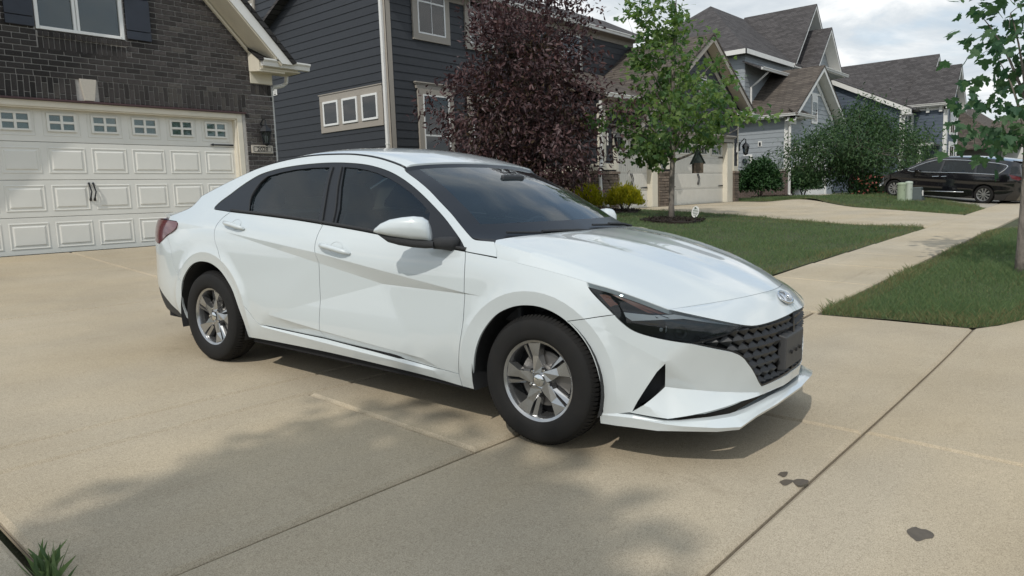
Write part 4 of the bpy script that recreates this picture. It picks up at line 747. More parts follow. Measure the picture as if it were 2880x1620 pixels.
FL_ = [(0,1),(1,2),(2,3),(0,4),(4,5),(5,3),(5,6),(6,7),(7,8),(8,9),(10,11),(11,12),(12,9),(13,14),(14,15),(15,16),(31,32),(33,34),(34,35),(35,36),(36,37),(37,38),(38,39),(39,40),(40,41),(41,42),(43,44),(44,45),(45,46),(47,48),(48,49),(49,50),(50,51),(47,52),(52,53),(53,54),(54,32),(55,56),(56,57)]
_r = delaunay_2d_cdt([Vector(p[:2]) for p in FP], FL_, [], 0, 1e-6)
_fv = np.array([tuple(v) for v in _r[0]]); _fo = np.array([FP[i[0]][2] if i else 0 for i in _r[3]]); _ft = np.array([tuple(f) for f in _r[2]])
_A, _B2, _C = _fv[_ft[:, 0]], _fv[_ft[:, 1]], _fv[_ft[:, 2]]; _det = (_B2[:, 0]-_A[:, 0])*(_C[:, 1]-_A[:, 1])-(_B2[:, 1]-_A[:, 1])*(_C[:, 0]-_A[:, 0])
def foff(u, z):
    u = np.atleast_1d(np.asarray(u, float)); z = np.atleast_1d(np.asarray(z, float)); px, pz = u[:, None], z[:, None]
    w1 = ((px-_A[:, 0])*(_C[:, 1]-_A[:, 1])-(pz-_A[:, 1])*(_C[:, 0]-_A[:, 0]))/_det; w2 = ((_B2[:, 0]-_A[:, 0])*(pz-_A[:, 1])-(_B2[:, 1]-_A[:, 1])*(px-_A[:, 0]))/_det
    ok = np.minimum(np.minimum(w1, w2), 1-w1-w2); k = np.argmax(ok, axis=1); i = np.arange(len(u)); a, b = w1[i, k], w2[i, k]
    o = _fo[_ft[k, 0]]*(1-a-b)+_fo[_ft[k, 1]]*a+_fo[_ft[k, 2]]*b
    for cx, cz, r0 in ((-.02, .315, .366), (-2.715, .315, .384)):            # rolled wheel-arch flare
        d = np.hypot(u-cx, z-cz)-r0; fl = np.where(d < .07, .010-.014*np.clip(1-d/.07, 0, 1), .010*np.clip(1-(d-.07)/.045, 0, 1)); o = o+np.where(z > .2, fl*np.clip((z-.2)/.12, 0, 1), 0)*(d < .12)
    return o
CREASES = [[FP[i][:2] for i in c] for c in ([0,1,2,3],[0,4,5,3],[5,6],[6,7,8,9],[10,11,12,9],[13,14,15,16],[31,32],[43,44,45,46],[55,56,57])]
for cx, cz, r0, a0, a1 in ((-.02, .315, .436, -.1, 3.3), (-2.715, .315, .454, -.1, 3.3)): CREASES.append([(cx+r0*cos(a), cz+r0*sin(a)) for a in np.linspace(a0, a1, 28)])
def SF(P, extra=0.):
    P = np.asarray(P, float); return S(P[:, 0], P[:, 1], foff(P[:, 0], P[:, 1])+extra)
def SG(P, extra=0.): P = np.asarray(P, float); return S(P[:, 0], P[:, 1], extra)
def resample(pl, h, closed):
    out = []; n = len(pl)
    for i in range(n if closed else n-1):
        a, b = np.array(pl[i]), np.array(pl[(i+1) % n]); k = max(1, int(np.linalg.norm(b-a)/h)); out += [tuple(a+(b-a)*j/k) for j in range(k)]
    if not closed: out.append(tuple(pl[-1]))
    return out
def smooth_pl(pl, n=6, closed=False):
    """Catmull-Rom through the points"""
    P = [np.array(p, float) for p in pl]; N = len(P); out = []
    for i in range(N if closed else N-1):
        p0 = P[(i-1) % N] if closed or i > 0 else 2*P[0]-P[1]; p1 = P[i]; p2 = P[(i+1) % N]; p3 = P[(i+2) % N] if closed or i+2 < N else 2*P[-1]-P[-2]
        for k in range(n):
            t = k/n; out.append(tuple(.5*((2*p1)+(-p0+p2)*t+(2*p0-5*p1+4*p2-p3)*t*t+(-p0+3*p1-3*p2+p3)*t**3)))
    if not closed: out.append(tuple(P[-1]))
    return out
def inset_pl(pl, d):
    q = [np.array(p) for p in pl]; n = len(q); ar = sum(q[i][0]*q[(i+1) % n][1]-q[(i+1) % n][0]*q[i][1] for i in range(n)); sg = 1 if ar > 0 else -1; r = []
    for i in range(n):
        e1 = q[i]-q[i-1]; e2 = q[(i+1) % n]-q[i]; l1, l2 = np.hypot(*e1), np.hypot(*e2)
        if l1 < 1e-9 or l2 < 1e-9: r.append(tuple(q[i])); continue
        e1 /= l1; e2 /= l2; n1 = np.array([-e1[1], e1[0]])*sg; n2 = np.array([-e2[1], e2[0]])*sg; b = n1+n2; b = b/max((b@b)/2, .4); r.append(tuple(q[i]+b*d))
    return r
SHARP = {}
def patch(outer, holes=(), lines=(), h=.032, fn=SF, gap=.0022, extra=0., rim=.014, hb=None):
    """triangulated panel over a region of the body surface with thickness turned inward at its edges -> (V, T, rimtris)"""
    outer = inset_pl(resample(outer, hb or h*.7, True), gap); holes = [inset_pl(resample(q, hb or h*.7, True), -gap) for q in holes]
    pts = [tuple(p) for p in outer]; edges = [(i, (i+1) % len(outer)) for i in range(len(outer))]; po = np.array(outer)
    for q in holes: b = len(pts); pts += q; edges += [(b+i, b+(i+1) % len(q)) for i in range(len(q))]
    for ln in lines:
        l2 = resample(ln, h*.7, False); b = len(pts); pts += l2; edges += [(b+i, b+i+1) for i in range(len(l2)-1)]
    bpts = np.array(pts); gu, gv = np.meshgrid(np.arange(po[:, 0].min(), po[:, 0].max(), h), np.arange(po[:, 1].min(), po[:, 1].max(), h)); gp = np.c_[gu.ravel(), gv.ravel()]
    gp = gp[inpoly(gp, po)]
    for q in holes: gp = gp[~inpoly(gp, np.array(q))]
    if len(gp):
        keep = np.ones(len(gp), bool)
        for i in range(0, len(gp), 400): keep[i:i+400] = np.min(np.linalg.norm(gp[i:i+400, None]-bpts[None], axis=2), axis=1) > h*.42
        gp = gp[keep]; pts += [tuple(p) for p in gp]
    n_out = len(outer)+sum(len(q) for q in holes)
    rv, re, rf, _ov, oe_, _of = delaunay_2d_cdt([Vector(p) for p in pts], edges, [], 0, 1e-7)
    cre = [e for e, o in zip(re, oe_) if o and min(o) >= n_out]
    V2 = np.array([tuple(v) for v in rv]); T = np.array([tuple(f) for f in rf]); c = V2[T].mean(axis=1); k = inpoly(c, po)
    for q in holes: k &= ~inpoly(c, np.array(q))
    T = T[k]; used = np.unique(T); mp = -np.ones(len(V2), int); mp[used] = np.arange(len(used)); V2 = V2[used]; T = mp[T]
    V_, T_ = finish_patch(V2, T, fn, extra, rim); SHARP[id(V_)] = (V_, [(mp[a], mp[b]) for a, b in cre if mp[a] >= 0 and mp[b] >= 0]); return V_, T_
def finish_patch(V2, T, fn, extra, rim):
    V = fn(V2, extra); nV = len(V); e = 1e-3
    du = fn(V2+np.array([e, 0]), extra)-fn(V2-np.array([e, 0]), extra); dv = fn(V2+np.array([0, e]), extra)-fn(V2-np.array([0, e]), extra); N = np.cross(du, dv); N /= np.linalg.norm(N, axis=1)[:, None]+1e-12
    fnv = np.cross(V[T[:, 1]]-V[T[:, 0]], V[T[:, 2]]-V[T[:, 0]]); sgn = np.sum(fnv*N[T].mean(axis=1))
    if rim:
        ed = {}
        for t in T:
            for a, b in ((t[0], t[1]), (t[1], t[2]), (t[2], t[0])): ed[(a, b)] = 1
        bd = [(a, b) for (a, b) in ed if (b, a) not in ed]; bv = sorted({v for q in bd for v in q}); ix = {v: nV+len(bv)+i for i, v in enumerate(bv)}; tp = {v: nV+i for i, v in enumerate(bv)}
        # second ring: outer normals stay those of the panel, rim is a separate sharp strip
        V = np.vstack([V, V[bv], V[bv]-N[bv]*rim]); T = np.vstack([T]+[np.array([[tp[b], tp[a], ix[a]], [tp[b], ix[a], ix[b]]]) for a, b in bd])
    return V, T
CAR_C = (-1.3, 0., .55)
def car_part(name, VT, m, parent, mirror=False, both=False, smooth=True, angle=22, label=None):
    """mirror -> the far side; both -> near and far joined in one mesh"""
    V, T = VT; shp = SHARP.get(id(V), (None, ()))[1]; n0_ = len(V)
    if mirror: V = V*np.array([1, -1, 1]); T = T[:, ::-1]
    if both: V, T = np.vstack([V, V*np.array([1, -1, 1])]), np.vstack([T, T[:, ::-1]+len(V)])
    c_ = V[T].mean(axis=1); nn = np.cross(V[T[:, 1]]-V[T[:, 0]], V[T[:, 2]]-V[T[:, 0]])
    if np.sum((nn/(np.linalg.norm(nn, axis=1)[:, None]+1e-12)*np.linalg.norm(nn, axis=1)[:, None])*(c_-np.array([CAR_C[0], 0 if both else CAR_C[1], CAR_C[2]]))) < 0: T = T[:, ::-1]
    me = fastmesh(name, V, T, m, smooth)
    if smooth: me.set_sharp_from_angle(angle=R(angle))
    if len(shp) and smooth:
        sset = {(min(a, b), max(a, b)) for a, b in shp}
        if both: sset |= {(a+n0_, b+n0_) for a, b in sset}
        ev_ = np.zeros(len(me.edges)*2, 'i4'); me.edges.foreach_get('vertices', ev_); at = me.attributes.get('sharp_edge') or me.attributes.new('sharp_edge', 'BOOLEAN', 'EDGE')
        for i_, (a, b) in enumerate(ev_.reshape(-1, 2)):
            if (min(a, b), max(a, b)) in sset: at.data[i_].value = True
    if both:
        bm = bmesh.new(); bm.from_mesh(me); bmesh.ops.remove_doubles(bm, verts=[v for v in bm.verts if abs(v.co.y) < .004], dist=.006); bm.to_mesh(me); bm.free()
    return link(name, me, parent, True, label=label)
def pairp(name, VT, m, parent, **k): return [car_part(name, VT, m, parent, **k), car_part(name, VT, m, parent, mirror=True, **k)]
def grid_patch(Pg, close_dir=None):
    """Pg (n, m, 3) -> V, T"""
    n, m = Pg.shape[:2]; V = Pg.reshape(-1, 3); T = []
    for i in range(n-1):
        for j in range(m-1): a = i*m+j; T += [(a, a+1, a+m+1), (a, a+m+1, a+m)]
    return V, np.array(T)
def lerp_curve(P, n):
    P = np.asarray(P, float); d = np.r_[0, np.cumsum(np.linalg.norm(np.diff(P, axis=0), axis=1))]; t = np.linspace(0, d[-1], n); return np.stack([np.interp(t, d, P[:, k]) for k in range(3)], 1)
def coons(Lc, Rc, Ac, Bc):
    """left/right curves (n,3) run from A to B; A and B curves (m,3) run left to right"""
    n, m = len(Lc), len(Ac); s = np.linspace(0, 1, n)[:, None, None]; t = np.linspace(0, 1, m)[None, :, None]
    return (1-t)*Lc[:, None]+t*Rc[:, None]+(1-s)*Ac[None]+s*Bc[None]-((1-s)*(1-t)*Lc[0]+(1-s)*t*Lc[-1]*0+(1-s)*t*Rc[0]+s*(1-t)*Lc[-1]+s*t*Rc[-1])
MIR = np.array([1, -1, 1.])
def sym(curve): c = np.asarray(curve, float); return np.vstack([c, (c[::-1]*MIR)[1:] if abs(c[-1][1]) < 1e-6 else c[::-1]*MIR])
# ---- the car itself
CAR = thing('sedan_car', 'white four-door sedan parked nose-out in the driveway, no front plate', 'car', (3.44919, 2.20581, -1.212), rot=(-.0142, .04238, -1.48377))
CAR.rotation_mode = 'XYZ'
UM = float(UMAX)
hood_l = smooth_pl([(-.445,.91),(-.246,.890),(-.03,.861),(.107,.839),(.243,.813),(.373,.788),(.503,.754),(.631,.714)], 5)
hl_low = smooth_pl([(.243,.813),(.267,.782),(.309,.747),(.375,.694),(.427,.649),(.486,.613),(.583,.589),(.728,.567)], 4)
gr_left = smooth_pl([(.728,.567),(.86,.537),(.938,.519),(.993,.493),(1.032,.458),(1.065,.426),(1.117,.366),(1.152,.333)], 3)
nose_low = smooth_pl([(.631,.714),(.78,.683),(.952,.646),(1.0,.637),(1.071,.627),(1.197,.628),(UM,.640)], 4)
farch = smooth_pl([(-.391,.196),(-.387,.3),(-.359,.421),(-.31,.524),(-.23,.613),(-.136,.662),(-.045,.680),(.043,.675),(.135,.643),(.218,.585),(.283,.505),(.326,.398),(.348,.27),(.350,.169)], 4)
rarch = smooth_pl([(-3.085,.235),(-3.100,.345),(-3.085,.44),(-3.056,.529),(-3.002,.596),(-2.918,.660),(-2.831,.692),(-2.745,.700),(-2.655,.690),(-2.56,.654),(-2.481,.594),(-2.413,.518),(-2.353,.386),(-2.328,.303),(-2.318,.222)], 4)
def arch_split(a, p):                                                   # index of the arch point nearest p
    return int(np.argmin([np.hypot(q[0]-p[0], q[1]-p[1]) for q in a]))
fsh = smooth_pl([(-.442,.91),(-.430,.848),(-.428,.655),(-.439,.508),(-.486,.271)], 5); bsh = smooth_pl([(-1.554,1.001),(-1.567,.946),(-1.568,.864),(-1.546,.775),(-1.542,.664),(-1.538,.552),(-1.542,.393),(-1.531,.318)], 4)
dbot = smooth_pl([(-.486,.271),(-.641,.28),(-.974,.294),(-1.255,.306),(-1.531,.318)], 4); dbot_r = smooth_pl([(-1.531,.318),(-1.782,.323),(-2.05,.329),(-2.145,.337),(-2.205,.368),(-2.246,.412)], 4)
rdo = smooth_pl([(-2.246,.412),(-2.33,.49),(-2.405,.571),(-2.46,.640),(-2.525,.729),(-2.578,.807),(-2.617,.88),(-2.625,.942),(-2.591,.999),(-2.523,1.046)], 4)
belt_f = smooth_pl([(-1.554,1.001),(-1.266,.981),(-1.076,.965),(-.706,.933),(-.591,.922),(-.442,.91)], 4); belt_r = smooth_pl([(-2.523,1.046),(-2.162,1.033),(-1.827,1.018),(-1.554,1.001)], 4)
dlo_t = smooth_pl([(-2.723,1.057),(-2.737,1.072),(-2.695,1.114),(-2.624,1.159),(-2.544,1.213),(-2.462,1.26),(-2.362,1.302),(-2.192,1.336),(-1.982,1.358),(-1.775,1.368),(-1.62,1.368),(-1.489,1.362),(-1.389,1.353),(-1.288,1.337),(-1.186,1.314),(-1.082,1.281),(-.975,1.238),(-.867,1.187),(-.759,1.13),(-.653,1.07),(-.561,1.01),(-.497,.965),(-.458,.93),(-.442,.91)], 3)
apil = smooth_pl([(-.292,.966),(-.37,.968),(-.41,.972),(-.446,.989),(-.531,1.041),(-.615,1.094),(-.719,1.152),(-.826,1.212),(-.933,1.263),(-1.047,1.312),(-1.072,1.333)], 3)
rail = smooth_pl([(-1.072,1.333),(-1.116,1.347),(-1.204,1.369),(-1.319,1.392),(-1.453,1.409),(-1.62,1.419),(-1.9,1.416),(-2.15,1.392),(-2.4,1.346),(-2.6,1.285),(-2.8,1.212),(-2.971,1.145)], 4)
trk = smooth_pl([(-2.971,1.145),(-3.001,1.102),(-3.05,1.062),(-3.154,1.030),(-3.30,.995)], 4)
tail = [(-3.30,.965),(-3.16,.961),(-3.129,.943),(-3.143,.907),(-3.28,.853)]
rbl = [(-3.28,.853),(-3.217,.769),(-3.15,.62),(-3.065,.52)]
ir = arch_split(rarch, (-3.056,.529)); i_f = arch_split(farch, (.17,.625)); sillb = smooth_pl([(-2.318,.222),(-1.935,.232),(-1.483,.236),(-1.087,.229),(-.733,.219),(-.484,.200)], 4)
# side panel: A-pillar, roof rail, rear quarter and sill are one pressing
side_o = [(-.442,.91), (-.249,.893), (-.263,.93)]+apil+rail[1:]+trk[1:]+tail+rbl[1:-1]+rarch[ir:]+sillb[1:]+dbot+dbot_r[1:]+rdo[1:]+[(-2.62,1.052)]+dlo_t[:-1]
pairp('side_panel', patch(side_o, lines=CREASES), M_paint, CAR)
fender_o = fsh[::-1]+hood_l[1:hood_l.index(min(hood_l, key=lambda p: abs(p[0]-.243)))+1]+[p for p in hl_low[1:] if p[0] < .396]+[(.394,.680)]+smooth_pl([(.394,.680),(.28,.655),(.17,.629)], 4)[1:]+farch[:i_f+1][::-1]+[(-.484,.20)]
pairp('front_fender', patch(fender_o, lines=CREASES), M_paint, CAR)
fd_o = fsh+dbot[1:]+bsh[::-1][1:]+belt_f[1:-1]; rd_o = bsh+dbot_r[1:]+rdo[1:]+belt_r[1:-1]
fdoor = pairp('front_door', patch(fd_o, lines=CREASES), M_paint, CAR); rdoor = pairp('rear_door', patch(rd_o, lines=CREASES), M_paint, CAR)
# black window surround with the panes set into it
gl_r = smooth_pl([(-2.318,1.052),(-2.352,1.09),(-2.366,1.15),(-2.335,1.241),(-2.283,1.287),(-2.17,1.309),(-2.035,1.327),(-1.87,1.338),(-1.715,1.34),(-1.697,1.25),(-1.64,1.09),(-1.623,1.026),(-1.9,1.036),(-2.146,1.050)], 1, True)
gl_f = smooth_pl([(-1.45,1.008),(-1.47,1.094),(-1.535,1.223),(-1.578,1.340),(-1.473,1.334),(-1.372,1.322),(-1.269,1.302),(-1.164,1.273),(-1.057,1.236),(-.951,1.192),(-.841,1.136),(-.767,1.093),(-.752,1.05),(-.757,.953),(-1.0,.973),(-1.272,.992)], 1, True)
surround = belt_f[::-1]+belt_r[::-1][1:]+[(-2.62,1.052)]+dlo_t
wf = pairp('window_surround', patch(surround, holes=[gl_r, gl_f], fn=SG, gap=.001, extra=-.004, rim=.02), M_black, CAR)
for i, s in enumerate((False, True)):
    car_part('window_pane', patch(gl_r, fn=SG, gap=-.004, extra=-.014, rim=0), M_glassc, wf[i], mirror=s, angle=60); car_part('window_pane', patch(gl_f, fn=SG, gap=-.004, extra=-.014, rim=0), M_glassc, wf[i], mirror=s, angle=60)
    for ln in ([(-2.318,1.052),(-2.366,1.15),(-2.335,1.241),(-2.283,1.287)], [(-1.565,1.0),(-1.60,1.09),(-1.66,1.25),(-1.68,1.345)], [(-1.475,1.0),(-1.50,1.094),(-1.56,1.223),(-1.60,1.345)]):
        q = S(*np.array(smooth_pl(ln, 4)).T, 0.002)*(MIR if s else 1); mb = MB(); mb.tube(q, .004, 5); mb.build('window_channel', M_blackm, wf[i], True)
    q = S(*np.array(resample(belt_f[::-1]+belt_r[::-1][1:], .08, False)).T+np.array([[0], [.012]]), .001)*(MIR if s else 1); MB().tube(q, .010, 6).build('belt_seal', M_blackm, wf[i], True, smooth=True)
# front bumper (one piece across), lamps, grille
ff = [p for p in hl_low if p[0] > .396]
vent = [(.622,.474),(.632,.356),(.487,.247),(.510,.296),(.547,.364),(.589,.437)]
bump_o = smooth_pl([(.17,.629),(.28,.655),(.394,.680)], 4)+ff+gr_left[1:]+[(UM,.343),(UM,.300),(1.161,.288),(.99,.288),(.788,.254),(.644,.228),(.474,.240),(.36,.215),(.349,.22)]+farch[i_f:][::-1][4:]
bump_o = [p for i, p in enumerate(bump_o) if i == 0 or np.hypot(p[0]-bump_o[i-1][0], p[1]-bump_o[i-1][1]) > 1e-4]
fb = car_part('front_bumper', patch(bump_o, holes=[vent], lines=CREASES+[[(UM-.001,.25),(UM-.001,.36)]], gap=.0015, h=.028), M_paint, CAR, both=True)
pairp('air_vent', patch(inset_pl(vent, -.02), fn=SG, gap=0, extra=-.085, rim=0), M_blackm, fb)
car_part('lower_intake', patch([(.36,.17),(.36,.235),(.474,.262),(.644,.25),(.788,.275),(.99,.31),(1.161,.31),(UM,.32),(UM,.20),(.95,.18)], fn=SG, gap=0, extra=-.075, rim=0), M_blackm, fb, both=True)
# lip spoiler: flat shelf, sharp outer corner, chin below
lt = [(.335,.222,-.004),(.42,.230,.004),(.491,.232,.012),(.629,.217,.018),(.699,.219,.026),(.837,.232,.030),(.935,.238,.028),(1.037,.248,.024),(1.2,.262,.018),(UM,.272,.016)]
lm_ = [(.335,.21,.004),(.42,.218,.012),(.491,.222,.020),(.629,.212,.036),(.699,.209,.046),(.837,.207,.072),(.925,.209,.088),(1.037,.238,.060),(1.2,.252,.045),(UM,.266,.040)]
lb = [(.335,.166,.0),(.42,.170,.006),(.481,.174,.012),(.6,.176,.026),(.716,.183,.036),(.837,.186,.060),(.925,.194,.078),(1.037,.222,.050),(1.2,.236,.036),(UM,.250,.032)]
def l3(L): a = np.array(L); return S(a[:, 0], a[:, 1], a[:, 2])
ins = [(u, z+.001, e-.035) for u, z, e in lt]; inb = [(u, z+.01, e-.10) for u, z, e in lb]
rows = np.stack([l3(q) for q in (ins, lt, lm_, lb, inb)], 0)
car_part('front_lip', grid_patch(rows[::-1]), M_paint, fb, both=True, angle=14)
hl_o = smooth_pl([(.243,.813),(.373,.788),(.503,.754),(.631,.714)], 4)+[p for p in nose_low[1:] if p[0] < .99]+[(1.0,.637)]+[(.90,.605),(.728,.567)]+hl_low[::-1][1:-1]
car_lamp = pairp('headlight', patch(hl_o, fn=SG, gap=.0035, extra=.0, rim=.012, h=.03), M_lens, CAR)
hb_ = patch(hl_o, fn=SG, gap=.001, extra=-.034, rim=0); amb = [(.268,.796),(.31,.758),(.372,.705),(.44,.697),(.60,.690),(.66,.695),(.503,.745),(.373,.779)]; drl = [(.43,.690),(.44,.672),(.47,.655),(.62,.668),(.70,.672),(.98,.630),(.985,.637),(.78,.672),(.66,.690),(.56,.684)]
for i, s in enumerate((False, True)):
    car_part('lamp_bezel', hb_, M_lampin, car_lamp[i], mirror=s, angle=60); car_part('indicator', patch(amb, fn=SG, gap=.0, extra=-.020, rim=.01), M_amber, car_lamp[i], mirror=s, angle=60); car_part('running_light', patch(drl, fn=SG, gap=.0, extra=-.018, rim=.012), M_silver, car_lamp[i], mirror=s, angle=60)
    for (u0, z0, r_) in ((.60, .625, .026), (.69, .612, .030)):
        c0 = S(np.array([u0]), np.array([z0]), -.024)[0]; p_, n_ = plan(u0); nv = Vector((float(n_[0]), -float(n_[1]), .15)).normalized(); mb = MB()
        q = nv.to_track_quat('Z', 'Y'); pr = [(r_, -.012), (r_, 0), (r_*.86, .003), (r_*.8, -.004), (r_*.5, .004), (.0005, .007)]
        for rr, hh in pr: mb.v += [tuple(Vector(c0)+q @ Vector((rr*cos(a), rr*sin(a), hh))) for a in np.linspace(0, 2*pi, 18, endpoint=False)]
        for a in range(len(pr)-1):
            for b in range(18): mb.f.append((a*18+b, a*18+(b+1) % 18, a*18+18+(b+1) % 18, a*18+18+b))
        if s: mb.v = [(x, -y, z) for x, y, z in mb.v]
        mb.build('projector', M_silver if u0 < .65 else M_lens, car_lamp[i], True, smooth=True)
    for k in range(5):
        u0 = .50+k*.018; q = S(np.array([u0, u0+.03]), np.array([.64-k*.004, .612-k*.004]), np.array([-.026, -.024]))*(MIR if s else 1); MB().tube(q, .003, 5).build('lamp_fin', M_chrome, car_lamp[i], True)
gr_o = [(1.0,.637)]+[p for p in nose_low if p[0] > 1.002]+[(UM,.345)]+gr_left[::-1]+[(.90,.605)]
grl = car_part('grille', patch(gr_o, fn=SG, gap=.0005, extra=-.05, rim=0), M_gap, CAR, both=True)
# faceted grille cells: rows of leaning kite-shaped blades
gpoly = np.array(inset_pl(gr_o, .006)); mbg = MB(); mbt = MB(); rw = 0; z0 = .345
def gpt(u, z, e):
    s_ = 1
    if u > UM: u, s_ = 2*UM-u, -1
    q = S(np.array([u]), np.array([z]), e)[0]; return (q[0], q[1]*s_, q[2])
cells = []
for r_ in range(7):
    zc = .352+r_*.043
    for k in range(-1, 40):
        uc = .74+(k+.5*(r_ % 2))*.072
        if uc > 2*UM-.74: continue
        um = uc if uc <= UM else 2*UM-uc
        if not inpoly(np.array([[um, zc]]), gpoly)[0]: continue
        if abs(uc-UM) < .165 and .365 < zc < .545: continue
        cells.append((uc, zc))
for uc, zc in cells:
    a, b = .041, .029; um = uc if uc <= UM else 2*UM-uc
    L_, R_, T_, B_ = (uc-a, zc-.006), (uc+a, zc+.008), (uc-.012, zc+b), (uc+.012, zc-b)
    pts = [gpt(*p, -.03) for p in (L_, T_, R_, B_)]; c_ = gpt(uc+.012, zc+.004, -.004)
    n = len(mbg.v); mbg.v += pts+[c_]; mbg.f += [(n, n+1, n+4), (n+1, n+2, n+4)]; n2 = len(mbt.v); mbt.v += pts+[c_]; mbt.f += [(n2+2, n2+3, n2+4), (n2+3, n2, n2+4)]
mbg.build('grille_blade', mat('grille_black', (.012, .013, .015), .42, coat=.15), grl, True, fixn=False); mbt.build('grille_blade', mat('grille_grey', (.024, .027, .030), .38, coat=.2), grl, True, fixn=False)
car_part('grille_rim', patch(gr_o, holes=[inset_pl(resample(gr_o, .03, True), .008)], fn=SG, gap=.0, extra=-.006, rim=.03, h=.05, hb=.03), M_black, grl, both=True)
# plate bracket with its three screw holes
mb = MB(); q = []
for u_, z_ in ((UM-.155, .535), (UM+.155, .535), (UM+.15, .375), (UM-.15, .375)): q.append(gpt(u_, z_, .010))
qb = [gpt(u_, z_, -.03) for u_, z_ in ((UM-.16, .545), (UM+.16, .545), (UM+.155, .365), (UM-.155, .365))]; mb.hexa(qb, q)
brk = mb.build('plate_bracket', mat('bracket_plastic', (.045, .046, .048), .55), CAR, True, bevel=.006)
for k in (-1, 0, 1): c_ = gpt(UM+k*.075, .452, .012); MB().lathe(c_, [(.0005, .004), (.009, .002), (.010, -.004)], 10, 'x').build('screw_hole', M_gap, brk, True)
# nose panel between hood and grille
Nl = SG(np.array(resample(nose_low, .025, False))); Nl[-1][1] = 0
Hf = np.array([SG(np.array([(.631, .714)]))[0], (.705,-.50,.7235), (.752,-.40,.730), (.790,-.29,.7355), (.816,-.17,.7390), (.829,-.08,.7405), (.833,0,.741)])
nm = 26; A_, B_ = lerp_curve(np.array([tuple(p) for p in smooth_pl([tuple(p) for p in Hf], 5)]), nm), lerp_curve(Nl, nm); tt = np.linspace(0, 1, 9)[:, None, None]
Pn = A_[None]*(1-tt)+B_[None]*tt; Pn = Pn+np.stack([np.zeros((9, nm))+.0, np.zeros((9, nm)), (np.sin(tt[:, :, 0]*pi)*.012)*np.clip(np.linspace(0, 2.5, nm), 0, 1)[None]], -1); Pn[0, :, 2] -= .002; Pn[0, :, 0] += .003
lipN = Pn[-1:]-np.array([[.03, 0, .012]]); nose = car_part('nose_panel', grid_patch(np.concatenate([Pn[:1]-np.array([[[.004, 0, .02]]]), Pn, lipN], 0)), M_paint, CAR, both=True, angle=30)
# emblem on the nose: chromed oval ring with a slanted H
ec = Vector((.8845, 0, .702)); en = Vector((.62, 0, .78)).normalized(); eu = Vector((0, -1, 0)); ev = en.cross(eu)*-1
ev = Vector((-.78, 0, .62)); e3 = lambda a, b, c=0.: tuple(ec+Vector((0, 1, 0))*a+ev*b+en*c)
mb = MB(); mb.tube([e3(.073*cos(a), .038*sin(a), .006) for a in np.linspace(0, 2*pi, 37)], .0065, 8, cap=False); emb = mb.build('emblem', M_chrome, CAR, True, smooth=True)
mb = MB()
for sx in (-1, 1): mb.tube([e3(sx*.046-.012, -.030, .004), e3(sx*.034-.003, -.010, .008), e3(sx*.034+.004, .010, .008), e3(sx*.040+.014, .031, .004)], [.005, .0085, .0085, .005], 6)
mb.tube([e3(-.034, -.008, .007), e3(0, .001, .008), e3(.036, .009, .007)], [.006, .0075, .006], 6); mb.build('emblem_letter', M_chrome, emb, True, smooth=True); mb = MB(); mb.prism([e3(.07*cos(a), .036*sin(a), .002) for a in np.linspace(0, 2*pi, 28, endpoint=False)], en*.002); mb.build('emblem_field', mat('emblem_grey', (.33, .34, .35), .25, .6), emb, True)
# hood
hood_edge = SG(np.array(resample(smooth_pl([(-.249,.893),(-.03,.861),(.107,.839),(.243,.813),(.373,.788),(.503,.754),(.631,.714)], 4), .03, False)))
hr = SG(np.array([(-.249,.893),(-.263,.93),(-.292,.966)])); Rr = np.vstack([hr, [(-.300,-.775,.973), (-.285,-.70,.979), (-.262,-.58,.985), (-.236,-.42,.990), (-.216,-.22,.993), (-.208,0,.994)]])
nl, nmh = 34, 49; Lc = lerp_curve(hood_edge, nl); Ac = lerp_curve(sym(smooth_pl([tuple(p) for p in Rr], 5)), nmh); Bc = lerp_curve(sym(smooth_pl([tuple(p) for p in Hf], 5)), nmh)
tl = np.linspace(0, 1, nl)[:, None]; wl = np.linspace(-1, 1, nmh)[None]
Ph = coons(Lc, Lc*MIR, Ac, Bc); Ph[..., 2] += .034*np.sin(tl*pi)**.8*np.clip(1-np.abs(wl)**3.2, 0, 1)
Ph[..., 2] += .010*np.exp(-((np.abs(wl)-(.60-.10*tl))/.07)**2)*np.sin(np.clip(tl*1.02, 0, 1)*pi)**.5+.006*np.exp(-((np.abs(wl)-(.28-.06*tl))/.06)**2)*np.sin(tl*pi)
dn = np.array([[[0, 0, -.022]]]); Pe = np.concatenate([Ph[:1]+dn, Ph, Ph[-1:]+dn], 0); Pe = np.concatenate([Pe[:, :1]+dn, Pe, Pe[:, -1:]+dn], 1)
hood = car_part('hood', grid_patch(Pe), M_paint, CAR, angle=32)
Pu = Ph.copy(); Pu[..., 2] -= .04; Pu[..., :2] = Pu[..., :2]*np.array([1., 1.0]); car_part('engine_bay_cover', grid_patch(Pu), M_gap, hood, angle=60)
